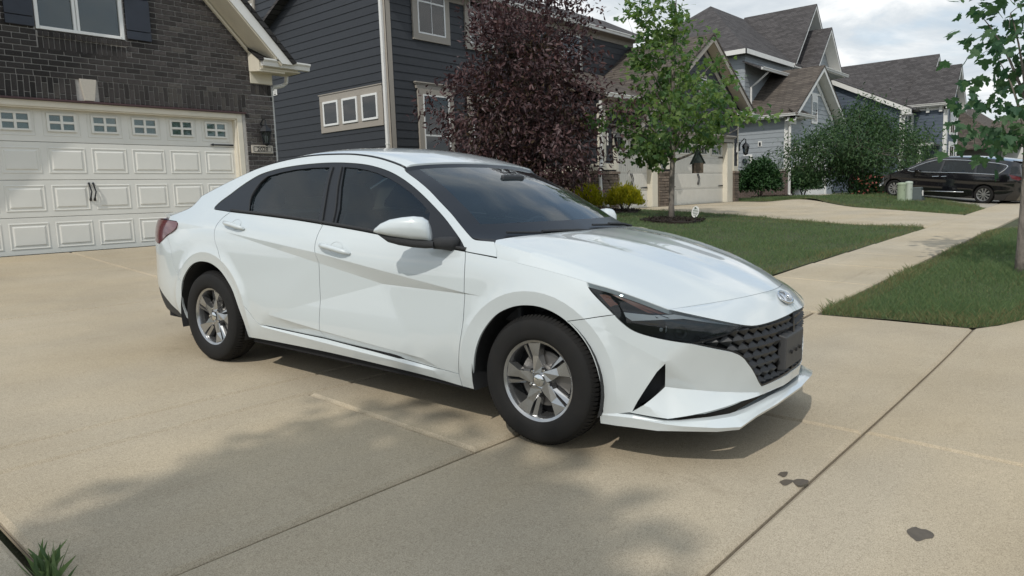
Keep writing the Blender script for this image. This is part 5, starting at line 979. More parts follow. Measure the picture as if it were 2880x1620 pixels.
# windshield, cowl, roof, rear window, trunk
wl_e = SG(np.array(resample([(u, z) for u, z in apil[apil.index(min(apil, key=lambda p: abs(p[0]+.41))):]], .04, False)))[::-1]   # top -> base
Tw = np.vstack([wl_e[:1], [(-1.055,-.58,1.347), (-1.03,-.42,1.360), (-1.005,-.22,1.368), (-.995,0,1.371)]]); Bw = np.vstack([wl_e[-1:], [(-.325,-.70,.958), (-.26,-.50,.955), (-.215,-.25,.953), (-.195,0,.952)]])
n1_, m1_ = 22, 31; Lw = lerp_curve(wl_e, n1_); Pw = coons(Lw, Lw*MIR, lerp_curve(sym(smooth_pl([tuple(p) for p in Tw], 4)), m1_), lerp_curve(sym(smooth_pl([tuple(p) for p in Bw], 4)), m1_))
sw = np.linspace(0, 1, n1_)[:, None]; ww = np.linspace(-1, 1, m1_)[None]; Pw[..., 2] += .018*np.sin(sw*pi)*(1-np.abs(ww)**2.5); Pw[..., 0] += .012*np.sin(sw*pi)*(1-np.abs(ww)**2.5)
c0, c1, r0, r1 = 2, m1_-2, 1, n1_-4
ws = car_part('windshield', grid_patch(Pw[r0:r1, c0:c1]), M_glassw, CAR, angle=60)
mbw = MB()
for blk in (Pw[:r0+1], Pw[r1-1:], Pw[r0:r1, :c0+1], Pw[r0:r1, c1-1:]): V_, T_ = grid_patch(blk); mbw.add(V_, T_)
mbw.build('windshield_frit', M_black, ws, True, smooth=True, angle=60)
cow = np.stack([lerp_curve(sym(smooth_pl([tuple(p) for p in Bw], 4)), 31)+np.array([-.01, 0, .006]), Ac[np.linspace(3, nmh-4, 31).astype(int)]+np.array([.0, 0, -.022]), Ac[np.linspace(3, nmh-4, 31).astype(int)]+np.array([.06, 0, -.06])], 0)
car_part('cowl', grid_patch(cow), M_blackm, CAR, angle=40)
re_ = SG(np.array(resample(rail, .05, False))); ir2 = int(np.argmin(np.abs(re_[:, 0]+2.28))); Lr = lerp_curve(re_[:ir2+1], 24)
Er = np.vstack([Lr[-1:], [(-2.31,Lr[-1][1]*.75,1.388+.008), (-2.34,Lr[-1][1]*.4,1.408), (-2.35,0,1.412)]]); m2 = 31
Pr = coons(Lr, Lr*MIR, lerp_curve(sym(smooth_pl([tuple(p) for p in Tw], 4)), m2)+np.array([-.004, 0, .004]), lerp_curve(sym(smooth_pl([tuple(p) for p in Er], 4)), m2)); sr = np.linspace(0, 1, 24)[:, None]; wr = np.linspace(-1, 1, m2)[None]
Pr[..., 2] += .016*np.sin(sr*pi)*(1-np.abs(wr)**2.4); Pr[:, 1:-1, 2] += .006; Pr[:, 0, 1] += .012; Pr[:, -1, 1] -= .012
Pre = np.concatenate([Pr[:, :1]+dn, Pr, Pr[:, -1:]+dn], 1); Pre = np.concatenate([Pre[:1]+dn*.6, Pre], 0); car_part('roof', grid_patch(Pre), M_paint, CAR, angle=35)
for s in (1, -1): MB().tube([(p[0], (p[1]+.006)*s, p[2]+.002) for p in Lr], .007, 6).build('roof_ditch_strip', M_black, CAR, True, smooth=True)
Lg = lerp_curve(re_[ir2:], 16); Eg = np.vstack([Lg[-1:], [(-3.04,Lg[-1][1]*.6,1.135), (-3.08,0,1.13)]]); Pg_ = coons(Lg, Lg*MIR, lerp_curve(sym(smooth_pl([tuple(p) for p in Er], 4)), 25), lerp_curve(sym(smooth_pl([tuple(p) for p in Eg], 4)), 25)); sg_ = np.linspace(0, 1, 16)[:, None]; wg = np.linspace(-1, 1, 25)[None]; Pg_[..., 2] += .02*np.sin(sg_*pi)*(1-np.abs(wg)**2.5)
car_part('rear_window', grid_patch(Pg_), M_glassc, CAR, angle=60)
tke = SG(np.array(resample(trk, .04, False))); Lt = lerp_curve(tke, 12); Et = np.vstack([Lt[-1:], [(-3.50,-.745,.998), (-3.66,-.64,1.0), (-3.775,-.5,1.005), (-3.84,-.28,1.012), (-3.86,0,1.015)]]); Pt = coons(Lt, Lt*MIR, lerp_curve(sym(smooth_pl([tuple(p) for p in Eg], 4)), 41), lerp_curve(sym(smooth_pl([tuple(p) for p in Et], 4)), 41))
low = Pt[-1:].copy(); low[..., 2] = .945; low[..., 0] += .02; low2 = low.copy(); low2[..., 2] = .80; low2[..., 0] += .06
tl_ = car_part('trunk_lid', grid_patch(np.concatenate([Pt, low, low2], 0)), M_paint, CAR, angle=30)
# rear bumper, tail lights
rb_o = [(UMIN+.002,.80),(-3.85,.80),(-3.6,.80),(-3.436,.783),(-3.28,.853)]+rbl[1:-1]+rarch[:ir+1][::-1]+[(-3.085,.25),(-3.3,.33),(-3.52,.44),(-3.7,.50),(UMIN+.002,.50)]
car_part('rear_bumper', patch(rb_o, lines=CREASES), M_paint, CAR, both=True); car_part('rear_diffuser', patch([(UMIN+.002,.51),(-3.7,.51),(-3.52,.45),(-3.3,.34),(-3.085,.26),(-3.09,.235),(-3.3,.25),(-3.6,.28),(UMIN+.002,.28)], fn=SG, gap=.001, extra=-.004), M_blackm, CAR, both=True)
tl_o = smooth_pl([(-3.30,.965),(-3.16,.961),(-3.132,.948),(-3.136,.915),(-3.2,.88),(-3.28,.853),(-3.436,.783),(-3.6,.80)], 3)+[(UMIN+.002,.83),(UMIN+.002,.95)]
car_part('tail_light', patch(tl_o, fn=SG, gap=.002, extra=.002), M_red, CAR); car_part('tail_light', patch(tl_o, fn=SG, gap=.002, extra=.002), M_red, CAR, mirror=True)
# inner shell so that panel gaps read dark, wheel housings, floor
arcp = lambda cx, r0: [(cx+r0*cos(a), .315+r0*sin(a)) for a in np.linspace(-.25, pi+.25, 22)]
shell_o = [(-3.75,.36)]+arcp(-2.715, .40)[::-1]+[(-2.25,.26),(-.5,.24)]+arcp(-.02, .385)[::-1]+[(.42,.30),(.62,.50),(.62,.66),(.3,.79),(-.2,.87),(-.45,.89),(-1.5,.98),(-2.6,1.03),(-3.2,.98),(-3.75,.93)]
car_part('inner_shell', patch(shell_o, fn=SF, gap=0, extra=-.018, rim=0, h=.06), M_gap, CAR, both=True)
mb = MB(); mb.box(-3.6, .62, -.70, .70, .20, .24); mb.box(.2, .66, -.6, .6, .24, .5); mb.box(-2.3, -.45, -.84, .84, .19, .27); mb.build('underbody', M_gap, CAR, True)
for cx, r0 in ((-.02, .372), (-2.715, .392)):
    for s in (-1, 1):
        mb = MB(); n = 30; aa = np.linspace(-.30, pi+.30, n)
        for y in (s*.885, s*.60): mb.v += [(cx+r0*cos(a), y, .315+r0*sin(a)) for a in aa]
        mb.f += [(i, i+1, n+i+1, n+i) for i in range(n-1)]; mb.f.append(tuple(range(n, 2*n))); mb.build('wheel_housing', M_blackm, CAR, True, smooth=True, angle=40)
# ---- wheels
def wheel_meshes():
    rb = MB(); prof = []
    for r_, y in ((.196,-.075),(.202,-.088),(.214,-.096),(.235,-.1005),(.262,-.1005),(.283,-.097),(.298,-.088),(.3075,-.072),(.3125,-.05)): prof.append((r_, y))
    full = prof+[(.3155, y) for y in (-.036, -.012, .012, .036)]+[(r_, -y) for r_, y in prof[::-1]]
    rb.lathe((0, 0, 0), full, 64, 'y'); tyre = rb.mesh('tyre', M_rubber, True, 50)
    tg = MB()
    for k in range(88):                                              # shoulder blocks and tread ribs
        a = 2*pi*k/88
        for sy in (-1, 1):
            q = []
            for r_, y in ((.3065, -.078), (.317, -.046), (.317, -.040), (.306, -.076)): q.append((r_, y*-sy if sy > 0 else y))
            for da in (0, .045):
                pass
            w_ = .042; v = []
            for aa in (a, a+w_):
                for r_, y in ((.300, .0875), (.3185, .052), (.3185, .018), (.30, .018)): v.append((r_*cos(aa), y*sy, r_*sin(aa)))
            n = len(tg.v); tg.v += v; tg.f += [(n+0, n+1, n+5, n+4), (n+1, n+2, n+6, n+5), (n, n+3, n+2, n+1), (n+4, n+5, n+6, n+7)]
    tread = tg.mesh('tread', M_rubber)
    rm = MB(); rm.lathe((0, 0, 0), [(.150,.08),(.178,.06),(.183,-.02),(.180,-.060),(.186,-.074),(.196,-.080),(.2055,-.084),(.2075,-.078),(.2075,-.06)], 56, 'y'); barrel = rm.mesh('rim', M_rim, True, 30)
    sp = MB()
    def pol(r_, deg, y): a = R(deg); return (r_*cos(a), y, r_*sin(a))
    for k in range(5):
        b = 72*k+101
        # broad blade from hub to rim, with a raised face and a thin swept rib beside it
        f = [pol(.044, b-30, -.066), pol(.070, b-22, -.062), pol(.120, b-9, -.068), pol(.186, b-14, -.074), pol(.186, b+9, -.070), pol(.120, b+9, -.060), pol(.066, b+28, -.054), pol(.044, b+40, -.062)]
        bk = [(x*1.0, -.022, z*1.0) for x, y, z in f]; n = len(sp.v); sp.v += f+bk; m_ = len(f); sp.f += [tuple(range(n, n+m_)), tuple(range(n+m_, n+2*m_))[::-1]]+[(n+i, n+m_+i, n+m_+(i+1) % m_, n+(i+1) % m_) for i in range(m_)]
        f = [pol(.080, b+18, -.056), pol(.186, b+14, -.066), pol(.186, b+21, -.058), pol(.092, b+26, -.046)]; bk = [(x, -.02, z) for x, y, z in f]; sp.hexa(bk, f)
    sp.lathe((0, 0, 0), [(.001,-.054),(.034,-.056),(.05,-.060),(.068,-.056),(.074,-.03),(.07,0)], 30, 'y'); spokes = sp.mesh('spokes', M_rim)
    hc = MB(); hc.lathe((0, 0, 0), [(.001,-.0735),(.022,-.0725),(.029,-.069),(.0305,-.055)], 24, 'y'); cap = hc.mesh('hub_cap', M_chrome, True, 40)
    lg = MB()
    for k in range(5): a = R(72*k+65); c_ = (.056*cos(a), 0, .056*sin(a)); lg.lathe(c_, [(.001,-.066),(.006,-.066),(.0085,-.060),(.0085,-.05)], 8, 'y')
    lug = lg.mesh('lug_nut', M_chrome, True, 40); lw = MB()
    for k in range(5): a = R(72*k+65); c_ = (.056*cos(a), 0, .056*sin(a)); lw.lathe(c_, [(.001,-.0585),(.0145,-.0605),(.0150,-.0575)], 14, 'y')
    well = lw.mesh('lug_recess', M_gap); ds = MB(); ds.lathe((0, 0, 0), [(.05,-.012),(.135,-.012),(.137,-.004),(.05,-.002)], 40, 'y'); disc = ds.mesh('brake_disc', M_disc, True, 40)
    cp = MB(); cp.prism([(.07, -.03, .0), (.15, -.03, -.05), (.16, -.03, .0), (.15, -.03, .06), (.08, -.03, .05)], (0, .05, 0)); cal = cp.mesh('brake_caliper', M_disc); lk = MB(); lk.lathe((0, 0, 0), [(.001, .03), (.178, .03), (.18, .05)], 30, 'y'); back = lk.mesh('backing_plate', M_gap)
    return dict(tyre=tyre, tread=tread, rim=barrel, spokes=spokes, hub_cap=cap, lug_nut=lug, lug_recess=well, brake_disc=disc, brake_caliper=cal, backing_plate=back)
WM = wheel_meshes()
for x, y, rot in ((0, -.792, 0.), (-2.72, -.798, .45), (0, .792, 1.), (-2.72, .798, 2.)):
    w_ = link('wheel', WM['rim'], CAR, True); w_.location = (x, y, .317); w_.rotation_euler = (0, rot, 0 if y < 0 else pi)
    for nme in ('tyre', 'tread', 'spokes', 'hub_cap', 'lug_nut', 'lug_recess', 'brake_disc', 'brake_caliper', 'backing_plate'): link(nme, WM[nme], w_, True)
# ---- door handles, mirrors, wipers
def handle(parent, u0, z0, u1, z1, s):
    q = S(np.linspace(u0, u1, 9), np.linspace(z0, z1, 9)+np.array([-.004, .002, .004, .005, .005, .004, .002, -.002, -.008]), np.array([.006, .024, .033, .036, .036, .034, .03, .018, .004]))*(MIR if s else 1)
    mb = MB(); mb.tube(q, [.009, .0155, .016, .0155, .0155, .0155, .0155, .014, .007], 10); mb.build('door_handle', M_paint, parent, True, smooth=True)
    um, zm = (u0+u1)/2+.01, (z0+z1)/2+.004; ring = [(um+.052*cos(a), zm+.034*sin(a)) for a in np.linspace(0, 2*pi, 20, endpoint=False)]
    V_, T_ = patch(ring, fn=lambda P, e=0.: S(P[:, 0], P[:, 1], .003-.020*np.clip(1-(((P[:, 0]-um)/.052)**2+((P[:, 1]-zm)/.034)**2), 0, 1)**.6), gap=0, rim=0, h=.012); car_part('handle_recess', (V_, T_), M_paint, parent, mirror=s, angle=60)
for i, s in enumerate((False, True)):
    handle(rdoor[i], -2.535, .978, -2.290, .950, s); handle(fdoor[i], -1.525, .888, -1.258, .856, s)
def mirror(s):
    # housing lofted from the inner end by the door out to the tip
    secs = [(-.600,-.950,.955,.995),(-.605,-.955,.955,1.030),(-.612,-.965,.958,1.062),(-.630,-.985,.962,1.080),(-.665,-1.012,.965,1.084),(-.715,-1.04,.972,1.078),(-.770,-1.07,.980,1.066),(-.815,-1.09,.990,1.045),(-.845,-1.10,.998,1.02),(-.85,-1.101,1.0,1.008)]
    dirv = Vector((-.25, -.15, 0)).normalized(); perp = Vector((-dirv.y, dirv.x, 0)); perp = perp if perp.x > 0 else -perp
    mb = MB(); n = 14; lowb = MB()
    for j, (x, y, zb, zt) in enumerate(secs):
        dp = .055*(1-.55*(j/(len(secs)-1))**2)*(.45 if j == 0 else .8 if j == 1 else 1)
        for k in range(n):
            a = 2*pi*k/n; ca, sa = cos(a), sin(a); q = Vector((x, y, (zb+zt)/2))+perp*dp*np.sign(ca)*abs(ca)**.75+Vector((0, 0, (zt-zb)/2*np.sign(sa)*abs(sa)**.8)); mb.v.append(tuple(q))
    for j in range(len(secs)-1):
        for k in range(n): mb.f.append((j*n+k, j*n+(k+1) % n, (j+1)*n+(k+1) % n, (j+1)*n+k))
    mb.f += [tuple(range(n))[::-1], tuple((len(secs)-1)*n+k for k in range(n))]
    lo = [(-.585,-.945,.925,.960),(-.62,-.965,.922,.968),(-.68,-1.0,.926,.974),(-.74,-1.035,.936,.984),(-.79,-1.062,.950,.992),(-.835,-1.085,.985,1.0)]
    for j, (x, y, zb, zt) in enumerate(lo):
        dp = .050*(1-.5*(j/5)**2)
        for k in range(n):
            a = 2*pi*k/n; ca, sa = cos(a), sin(a); lowb.v.append(tuple(Vector((x, y, (zb+zt)/2))+perp*dp*np.sign(ca)*abs(ca)**.6+Vector((0, 0, (zt-zb)/2*np.sign(sa)*abs(sa)**.6))))
    for j in range(len(lo)-1):
        for k in range(n): lowb.f.append((j*n+k, j*n+(k+1) % n, (j+1)*n+(k+1) % n, (j+1)*n+k))
    lowb.f += [tuple(range(n))[::-1], tuple((len(lo)-1)*n+k for k in range(n))]
    st = MB(); st.tube([(-.585,-.955,.945), (-.565,-.925,.948), (-.545,-.885,.945), (-.53,-.845,.94)], [.026, .032, .036, .040], 10)
    gm = MB(); gm.add([tuple(Vector((x, y, z))-perp*.048) for x, y, z in ((-.615,-.965,.975), (-.82,-1.085,.995), (-.80,-1.078,1.045), (-.66,-1.01,1.07), (-.62,-.97,1.05))], [(0, 1, 2, 3, 4)])
    if s:
        for q in (mb, lowb, st, gm): q.v = [(x, -y, z) for x, y, z in q.v]
    o = lowb.build('side_mirror', M_blackm, CAR, True, smooth=True, angle=50); mb.build('mirror_cap', M_paint, o, True, smooth=True, angle=50); st.build('mirror_arm', M_blackm, o, True, smooth=True); gm.build('mirror_glass', M_chrome, o, True, fixn=False)
mirror(False); mirror(True)
def wpt(t, w, e=.014): i = t*(n1_-1); j = (w+1)/2*(m1_-1); a, b = int(min(i, n1_-2)), int(min(j, m1_-2)); f, h_ = i-a, j-b; p = Pw[a, b]*(1-f)*(1-h_)+Pw[a+1, b]*f*(1-h_)+Pw[a, b+1]*(1-f)*h_+Pw[a+1, b+1]*f*h_; return (p[0]+e*.45, p[1], p[2]+e*.9)
for pts in ([(.93, -.76), (.945, -.5), (.95, -.2), (.955, .02)], [(.90, .12), (.915, .36), (.935, .58), (.945, .74)]):
    wi = MB().tube([wpt(t, w_, .016) for t, w_ in pts], .007, 6).build('wiper', M_blackm, CAR, True); MB().tube([wpt(pts[1][0]+.005, pts[1][1], .026), wpt(pts[2][0]+.02, pts[2][1]+.02, .034), wpt(1.0, pts[3][1]+.03, .03)], .009, 6).build('wiper_arm', M_blackm, wi, True)
# ---- interior seen through the glass
def seat(x, y, rec=.22, w_=.24):
    mb = MB(); secs = [(0, .50, w_*.9, .06), (-.10-rec*.1, .62, w_, .075), (-.10-rec*.5, .80, w_*.97, .07), (-.10-rec*.85, .98, w_*.8, .06), (-.11-rec*.95, 1.05, w_*.55, .04)]
    n = 12
    for dx_, z_, hw, dp in secs: mb.v += [(x+dx_+dp*np.sign(cos(a))*abs(cos(a))**.6, y+hw*np.sign(sin(a))*abs(sin(a))**.6, z_) for a in np.linspace(0, 2*pi, n, endpoint=False)]
    for j in range(len(secs)-1):
        for k in range(n): mb.f.append((j*n+k, j*n+(k+1) % n, (j+1)*n+(k+1) % n, (j+1)*n+k))
    mb.f += [tuple(range(n))[::-1], tuple((len(secs)-1)*n+k for k in range(n))]
    o = mb.build('seat', M_seat, CAR, True, smooth=True, angle=50); hx = x-.13-rec; hb2 = MB(); n = 12; hs = [(0, 1.06, .09, .035), (0, 1.09, .125, .05), (-.01, 1.17, .13, .052), (-.02, 1.225, .10, .04), (-.022, 1.24, .05, .02)]
    for dx_, z_, hw, dp in hs: hb2.v += [(hx+dx_+dp*cos(a), y+hw*np.sign(sin(a))*abs(sin(a))**.6, z_) for a in np.linspace(0, 2*pi, n, endpoint=False)]
    for j in range(len(hs)-1):
        for k in range(n): hb2.f.append((j*n+k, j*n+(k+1) % n, (j+1)*n+(k+1) % n, (j+1)*n+k))
    hb2.f += [tuple(range(n))[::-1], tuple((len(hs)-1)*n+k for k in range(n))]; hb2.build('headrest', M_seat, o, True, smooth=True, angle=60); c_ = MB(); c_.box(x-.05, x+.48, y-w_, y+w_, .36, .52); c_.build('seat_cushion', M_seat, o, True, bevel=.04)
seat(-1.42, -.37); seat(-1.42, .37); seat(-2.32, -.38, .26, .28); seat(-2.32, .38, .26, .28)
mb = MB(); mb.prism([(-.22, -.72, .93), (-.55, -.74, .955), (-.72, -.74, .93), (-.78, -.74, .80), (-.70, -.74, .55), (-.2, -.72, .55)], (0, 1.46, 0)); mb.build('dashboard', M_dash, CAR, True, bevel=.02)
sc = Vector((-.92, .37, .86)); sax = Vector((-.9, 0, .42)).normalized(); sv = Vector((.42, 0, .9)); pts = [sc+Vector((0, 1, 0))*.185*cos(a)+sv*.185*sin(a) for a in np.linspace(0, 2*pi, 33)]
stw = MB().tube(pts, .016, 8, cap=False).build('steering_wheel', M_dash, CAR, True, smooth=True); mb = MB()
for a in (0, pi, -pi/2): mb.bar(sc, sc+Vector((0, 1, 0))*.18*cos(a)+sv*.18*sin(a), .04, .02, sax)
mb.lathe(tuple(sc), [(.001, -.02), (.06, -.015), (.065, .02)], 16, 'x'); mb.build('wheel_spoke', M_dash, stw, True)
Pin = Pr.copy(); Pin[..., 2] -= .035; car_part('headliner', grid_patch(Pin), M_liner, CAR, angle=60)
mb = MB(); mb.box(-.80, -.77, -.11, .11, 1.245, 1.305); mb.build('rear_view_mirror', M_dash, CAR, True, bevel=.012); mb = MB(); mb.box(-3.0, -2.5, -.6, .6, 1.0, 1.03); mb.build('parcel_shelf', M_dash, CAR, True)
# ------------------------------------------------------------------ foliage kit
def leaf_mat(name, col, col2, trans=.25, rough=.55, isl=.35):
    m = bpy.data.materials.new(name); m.use_nodes = True; t = m.node_tree; L = t.links; b = t.nodes['Principled BSDF']; b.inputs['Roughness'].default_value = rough; b.inputs['Specular IOR Level'].default_value = .35
    gm = t.nodes.new('ShaderNodeNewGeometry'); oi = t.nodes.new('ShaderNodeObjectInfo'); ad = t.nodes.new('ShaderNodeMath'); ad.operation = 'ADD'; L.new(gm.outputs['Random Per Island'], ad.inputs[0]); L.new(oi.outputs['Random'], ad.inputs[1]); fr = t.nodes.new('ShaderNodeMath'); fr.operation = 'FRACT'; L.new(ad.outputs[0], fr.inputs[0])
    r = t.nodes.new('ShaderNodeValToRGB'); r.color_ramp.elements[0].color = (*col2, 1); r.color_ramp.elements[1].color = (*col, 1); L.new(fr.outputs[0], r.inputs[0])
    tr = t.nodes.new('ShaderNodeBsdfTranslucent'); L.new(r.outputs[0], b.inputs['Base Color']); hs = t.nodes.new('ShaderNodeHueSaturation'); hs.inputs['Saturation'].default_value = 1.15; hs.inputs['Value'].default_value = 1.5; L.new(r.outputs[0], hs.inputs['Color']); L.new(hs.outputs[0], tr.inputs[0])
    mx = t.nodes.new('ShaderNodeMixShader'); mx.inputs[0].default_value = trans; L.new(b.outputs[0], mx.inputs[1]); L.new(tr.outputs[0], mx.inputs[2]); L.new(mx.outputs[0], t.nodes['Material Output'].inputs[0]); MATS[name] = m; return m
M_bark = mat('grey_bark', (.20, .175, .15), .9, var=.4, vscale=9, stretch=(1, 1, .35), bump=.5, bscale=30); M_barkd = mat('dark_bark', (.06, .05, .042), .9, var=.4, vscale=12, bump=.4, bscale=30)
M_maple = leaf_mat('maple_leaf', (.17, .245, .07), (.06, .13, .05), .45); M_mapled = leaf_mat('near_maple_leaf', (.095, .170, .070), (.040, .098, .052), .42)
M_plum = leaf_mat('plum_leaf', (.115, .062, .060), (.045, .028, .032), .22, .45); M_plumg = leaf_mat('plum_leaf_bronze', (.085, .055, .028), (.035, .028, .018), .2, .5)
M_hedge = leaf_mat('shrub_leaf', (.042, .098, .028), (.016, .045, .016), .2); M_dkgreen = leaf_mat('dark_tree_leaf', (.075, .130, .048), (.028, .065, .028), .3); M_gold = leaf_mat('gold_leaf', (.46, .40, .03), (.22, .25, .03), .35); M_pink = leaf_mat('rose_petal', (.55, .22, .16), (.40, .12, .10), .3)
M_grass = leaf_mat('grass_blade', (.15, .21, .085), (.075, .125, .055), .3, .6); M_dry = leaf_mat('dry_grass', (.24, .21, .10), (.11, .12, .05), .2, .8); M_mulch = mat('bark_mulch', (.030, .020, .016), .95, var=.5, vscale=40, bump=.6, bscale=50)
LEAF = (np.array([(0, 0, 0), (.33, .22, .05), (0, .5, 0), (-.33, .22, .05), (0, 1, -.06), (.24, .62, .03), (-.24, .62, .03)]), np.array([(0, 1, 2), (0, 2, 3), (1, 5, 2), (3, 2, 6), (5, 4, 2), (6, 2, 4)]))
_mp = [(0, 0), (.16, .10), (.46, .04), (.40, .20), (.66, .40), (.40, .46), (.34, .58), (.20, .56), (.22, .80), (0, 1.05)]
_mo = _mp+[(-x, y) for x, y in _mp[-2:0:-1]]; MAPLE = (np.array([(0, .38, -.03)]+[(x, y, .05*abs(x)-.22*max(0, y-.45)**2-.12*abs(x)**2) for x, y in _mo]), np.array([(0, i+1, (i+1) % len(_mo)+1) for i in range(len(_mo))]))
BLADE = (np.array([(-.5, 0, 0), (.5, 0, 0), (.1, .55, .0), (.0, 1, .25)]), np.array([(0, 1, 2), (0, 2, 3)]))
def scatter_leaves(P, size, tmpl=LEAF, up=.5, out=None, aspect=.5, droop=.0, sv=.3):
    """P (n,3) stalk points; out (n,3) preferred direction the tip points to -> V, T"""
    n = len(P); d = rng.normal(size=(n, 3)); d /= np.linalg.norm(d, axis=1)[:, None]
    if out is not None: d = d*.75+out
    d[:, 2] -= droop; d /= np.linalg.norm(d, axis=1)[:, None]+1e-9
    nr = rng.normal(size=(n, 3))*.6; nr[:, 2] += up*2; x = np.cross(d, nr); x /= np.linalg.norm(x, axis=1)[:, None]+1e-9; z = np.cross(x, d)
    s = size*(1+sv*rng.uniform(-1, 1, n)); tv, tt = tmpl
    V = P[:, None]+(tv[None, :, 0:1]*aspect*2*x[:, None]+tv[None, :, 1:2]*d[:, None]+tv[None, :, 2:3]*z[:, None])*s[:, None, None]
    T = tt[None]+(np.arange(n)*len(tv))[:, None, None]; return V.reshape(-1, 3), T.reshape(-1, 3)
def curve3(a, b, bend, n=6):
    a, b = np.array(a), np.array(b); t = np.linspace(0, 1, n)[:, None]; return a+(b-a)*t+np.array(bend)*np.sin(t*pi)
RV = np.array([sin(PSI), -cos(PSI), 0]); FV = np.array([cos(PSI), sin(PSI), 0])
def plant_tree(name, label, cat, base, trunk, limbs, prof, nclus, lpc, lsize, m, mb_, tmpl=LEAF, aspect=.5, group=None, cr=.22, seed=1, droop=.35, offs=None, twig=True, up=.6, flat=1., extra=None, single=0):
    """prof: [(z, radius, shift along the photo's right)] of the crown; limbs: n main limbs"""
    global rng; rng = np.random.default_rng(seed); t = thing(name, label, cat, base, group); B = np.array(base)
    mb = MB(); tp = [B+np.array(p[:3]) for p in trunk]; mb.tube(tp, [p[3] for p in trunk], 10); tr = mb.build('trunk', mb_, t, smooth=True)
    zs_, rs_, ss_ = [np.array(q) for q in zip(*prof)]; zlo, zhi = zs_[0], zs_[-1]
    # cluster centres through the crown's volume, denser towards its outside
    C = []
    w = rs_**1.3; cdf = np.cumsum(np.interp(np.linspace(zlo, zhi, 200), zs_, w)); cdf /= cdf[-1]
    while len(C) < nclus:
        z = np.interp(rng.random(), cdf, np.linspace(zlo, zhi, 200)); a = rng.random()*2*pi; r = np.interp(z, zs_, rs_)*(rng.random()**.5)*(1+.10*rng.normal()+.20*sin(3*a+2.3*z+seed)+.13*sin(5*a-3.1*z))
        C.append(B+RV*(np.interp(z, zs_, ss_)+r*cos(a))+FV*r*sin(a)*flat+np.array([0, 0, z]))
    C = np.array(C); tpz = np.array([p[2] for p in tp]); br = MB(); lm = []
    for k in range(limbs):
        c = C[rng.integers(len(C))]; h = np.clip((c[2]-B[2])*.62, tpz[0]-B[2]+.3*(tpz[-1]-tpz[0]), tpz[-1]-B[2])+B[2]; s = np.array([np.interp(h, tpz, [p[i] for p in tp]) for i in range(3)]); L_ = np.linalg.norm(c-s)
        q = curve3(s, c, (0, 0, .10*L_)); lm.append(q); r0 = max(.010, min(.35*trunk[0][3], .022*L_)); br.tube(q, np.linspace(r0, .004, len(q)), 5)
    allp = np.vstack(lm)
    if twig:
        for c in C[::2]:
            s = allp[np.argmin(np.linalg.norm(allp-c, axis=1)+rng.random(len(allp))*.1)]
            if np.linalg.norm(c-s) > .05: br.tube(curve3(s, c, (0, 0, .03), 4), [.006, .005, .004, .002], 4)
    br.build('branches', mb_, t, smooth=True)
    n = nclus*lpc; ci = np.repeat(np.arange(nclus), lpc); P = C[ci]+rng.normal(size=(n, 3))*cr*np.array([1, 1, .75])
    if extra is not None: P = np.vstack([P, extra])
    cen = B+np.array([0, 0, (zlo+zhi)/2]); o = P-cen; o /= np.linalg.norm(o, axis=1)[:, None]+1e-9
    V, T = scatter_leaves(P, lsize, tmpl, up=up, out=o*.5, aspect=aspect, droop=droop)
    if single:                                                          # the leaves that show largest, one by one
        dist = np.linalg.norm(P-np.array(cam_ob.location), axis=1); rel = P-np.array(cam_ob.location); dp = rel@FV; uu = (rel@RV)/dp; vv = rel[:, 2]/dp; vis = (uu < .76) & (vv < .36)
        pick = np.argsort(np.where(vis, dist, 99))[:single]; nv, nt_ = len(tmpl[0]), len(tmpl[1]); lme = [fastmesh('leaf', np.c_[tmpl[0][:, 0]*2*aspect, tmpl[0][:, 1], tmpl[0][:, 2]*q], tmpl[1], m) for q in (1., -1.)]
        cro = link('crown', fastmesh('crown', np.delete(V.reshape(-1, nv, 3), pick, 0).reshape(-1, 3), np.concatenate([tmpl[1]+i*nv for i in range(len(P)-len(pick))]), m), t, kind='stuff')
        for i in pick:
            L_ = link('leaf', lme[i % 2], cro); v = V.reshape(-1, nv, 3)[i]; nrm = Vector(v[len(v)//2]-v[1]); y = nrm.normalized(); x = Vector(v[3]-v[-3]).normalized() if nv > 8 else Vector((1, 0, 0)); z = x.cross(y).normalized(); x = y.cross(z); s = np.linalg.norm(v[len(v)//2]-v[1])
            L_.matrix_basis = Matrix.Translation(v[1]) @ Matrix((x, y, z)).transposed().to_4x4() @ Matrix.Diagonal((s, s, s, 1))
    else: link('crown', fastmesh('crown', V, T, m), t, kind='stuff')
    return t
# young maple on the neighbour's lawn
plant_tree('maple_tree', 'young green maple on the lawn with a wooden birdhouse hanging from it', 'tree', (16.72, 9.06, -.76), [(0, 0, -.1, .085), (.02, .01, .4, .072), (.07, .02, 1.0, .066), (.16, .04, 1.65, .060), (.22, .05, 2.6, .046), (.28, .1, 3.8, .028), (.5, .1, 5.3, .012)], 26,
    [(1.55, .35, -.5), (1.95, 1.15, -.1), (2.4, 1.85, .35), (2.9, 1.70, .32), (3.4, 1.25, .12), (4.0, 1.0, -.1), (4.7, .85, .02), (5.3, .80, -.28), (5.7, .60, -.25), (6.1, .28, .3), (6.4, .1, .35)], 165, 21, .128, M_maple, M_bark, MAPLE, .5, cr=.15, seed=5, droop=.55)
mb = MB(); mb.tube([(16.96, 9.1, .75), (17.2, 8.86, .86), (17.5, 8.5, 1.06), (17.9, 8.15, 1.35), (18.3, 7.8, 1.6)], [.035, .03, .026, .02, .01], 7); mb.tube([(16.95, 9.1, .8), (16.8, 9.3, 1.0), (16.5, 9.6, 1.15), (16.2, 9.9, 1.2)], [.03, .024, .018, .008], 7); mb.build('limb', M_bark, bpy.data.objects['maple_tree'], smooth=True)
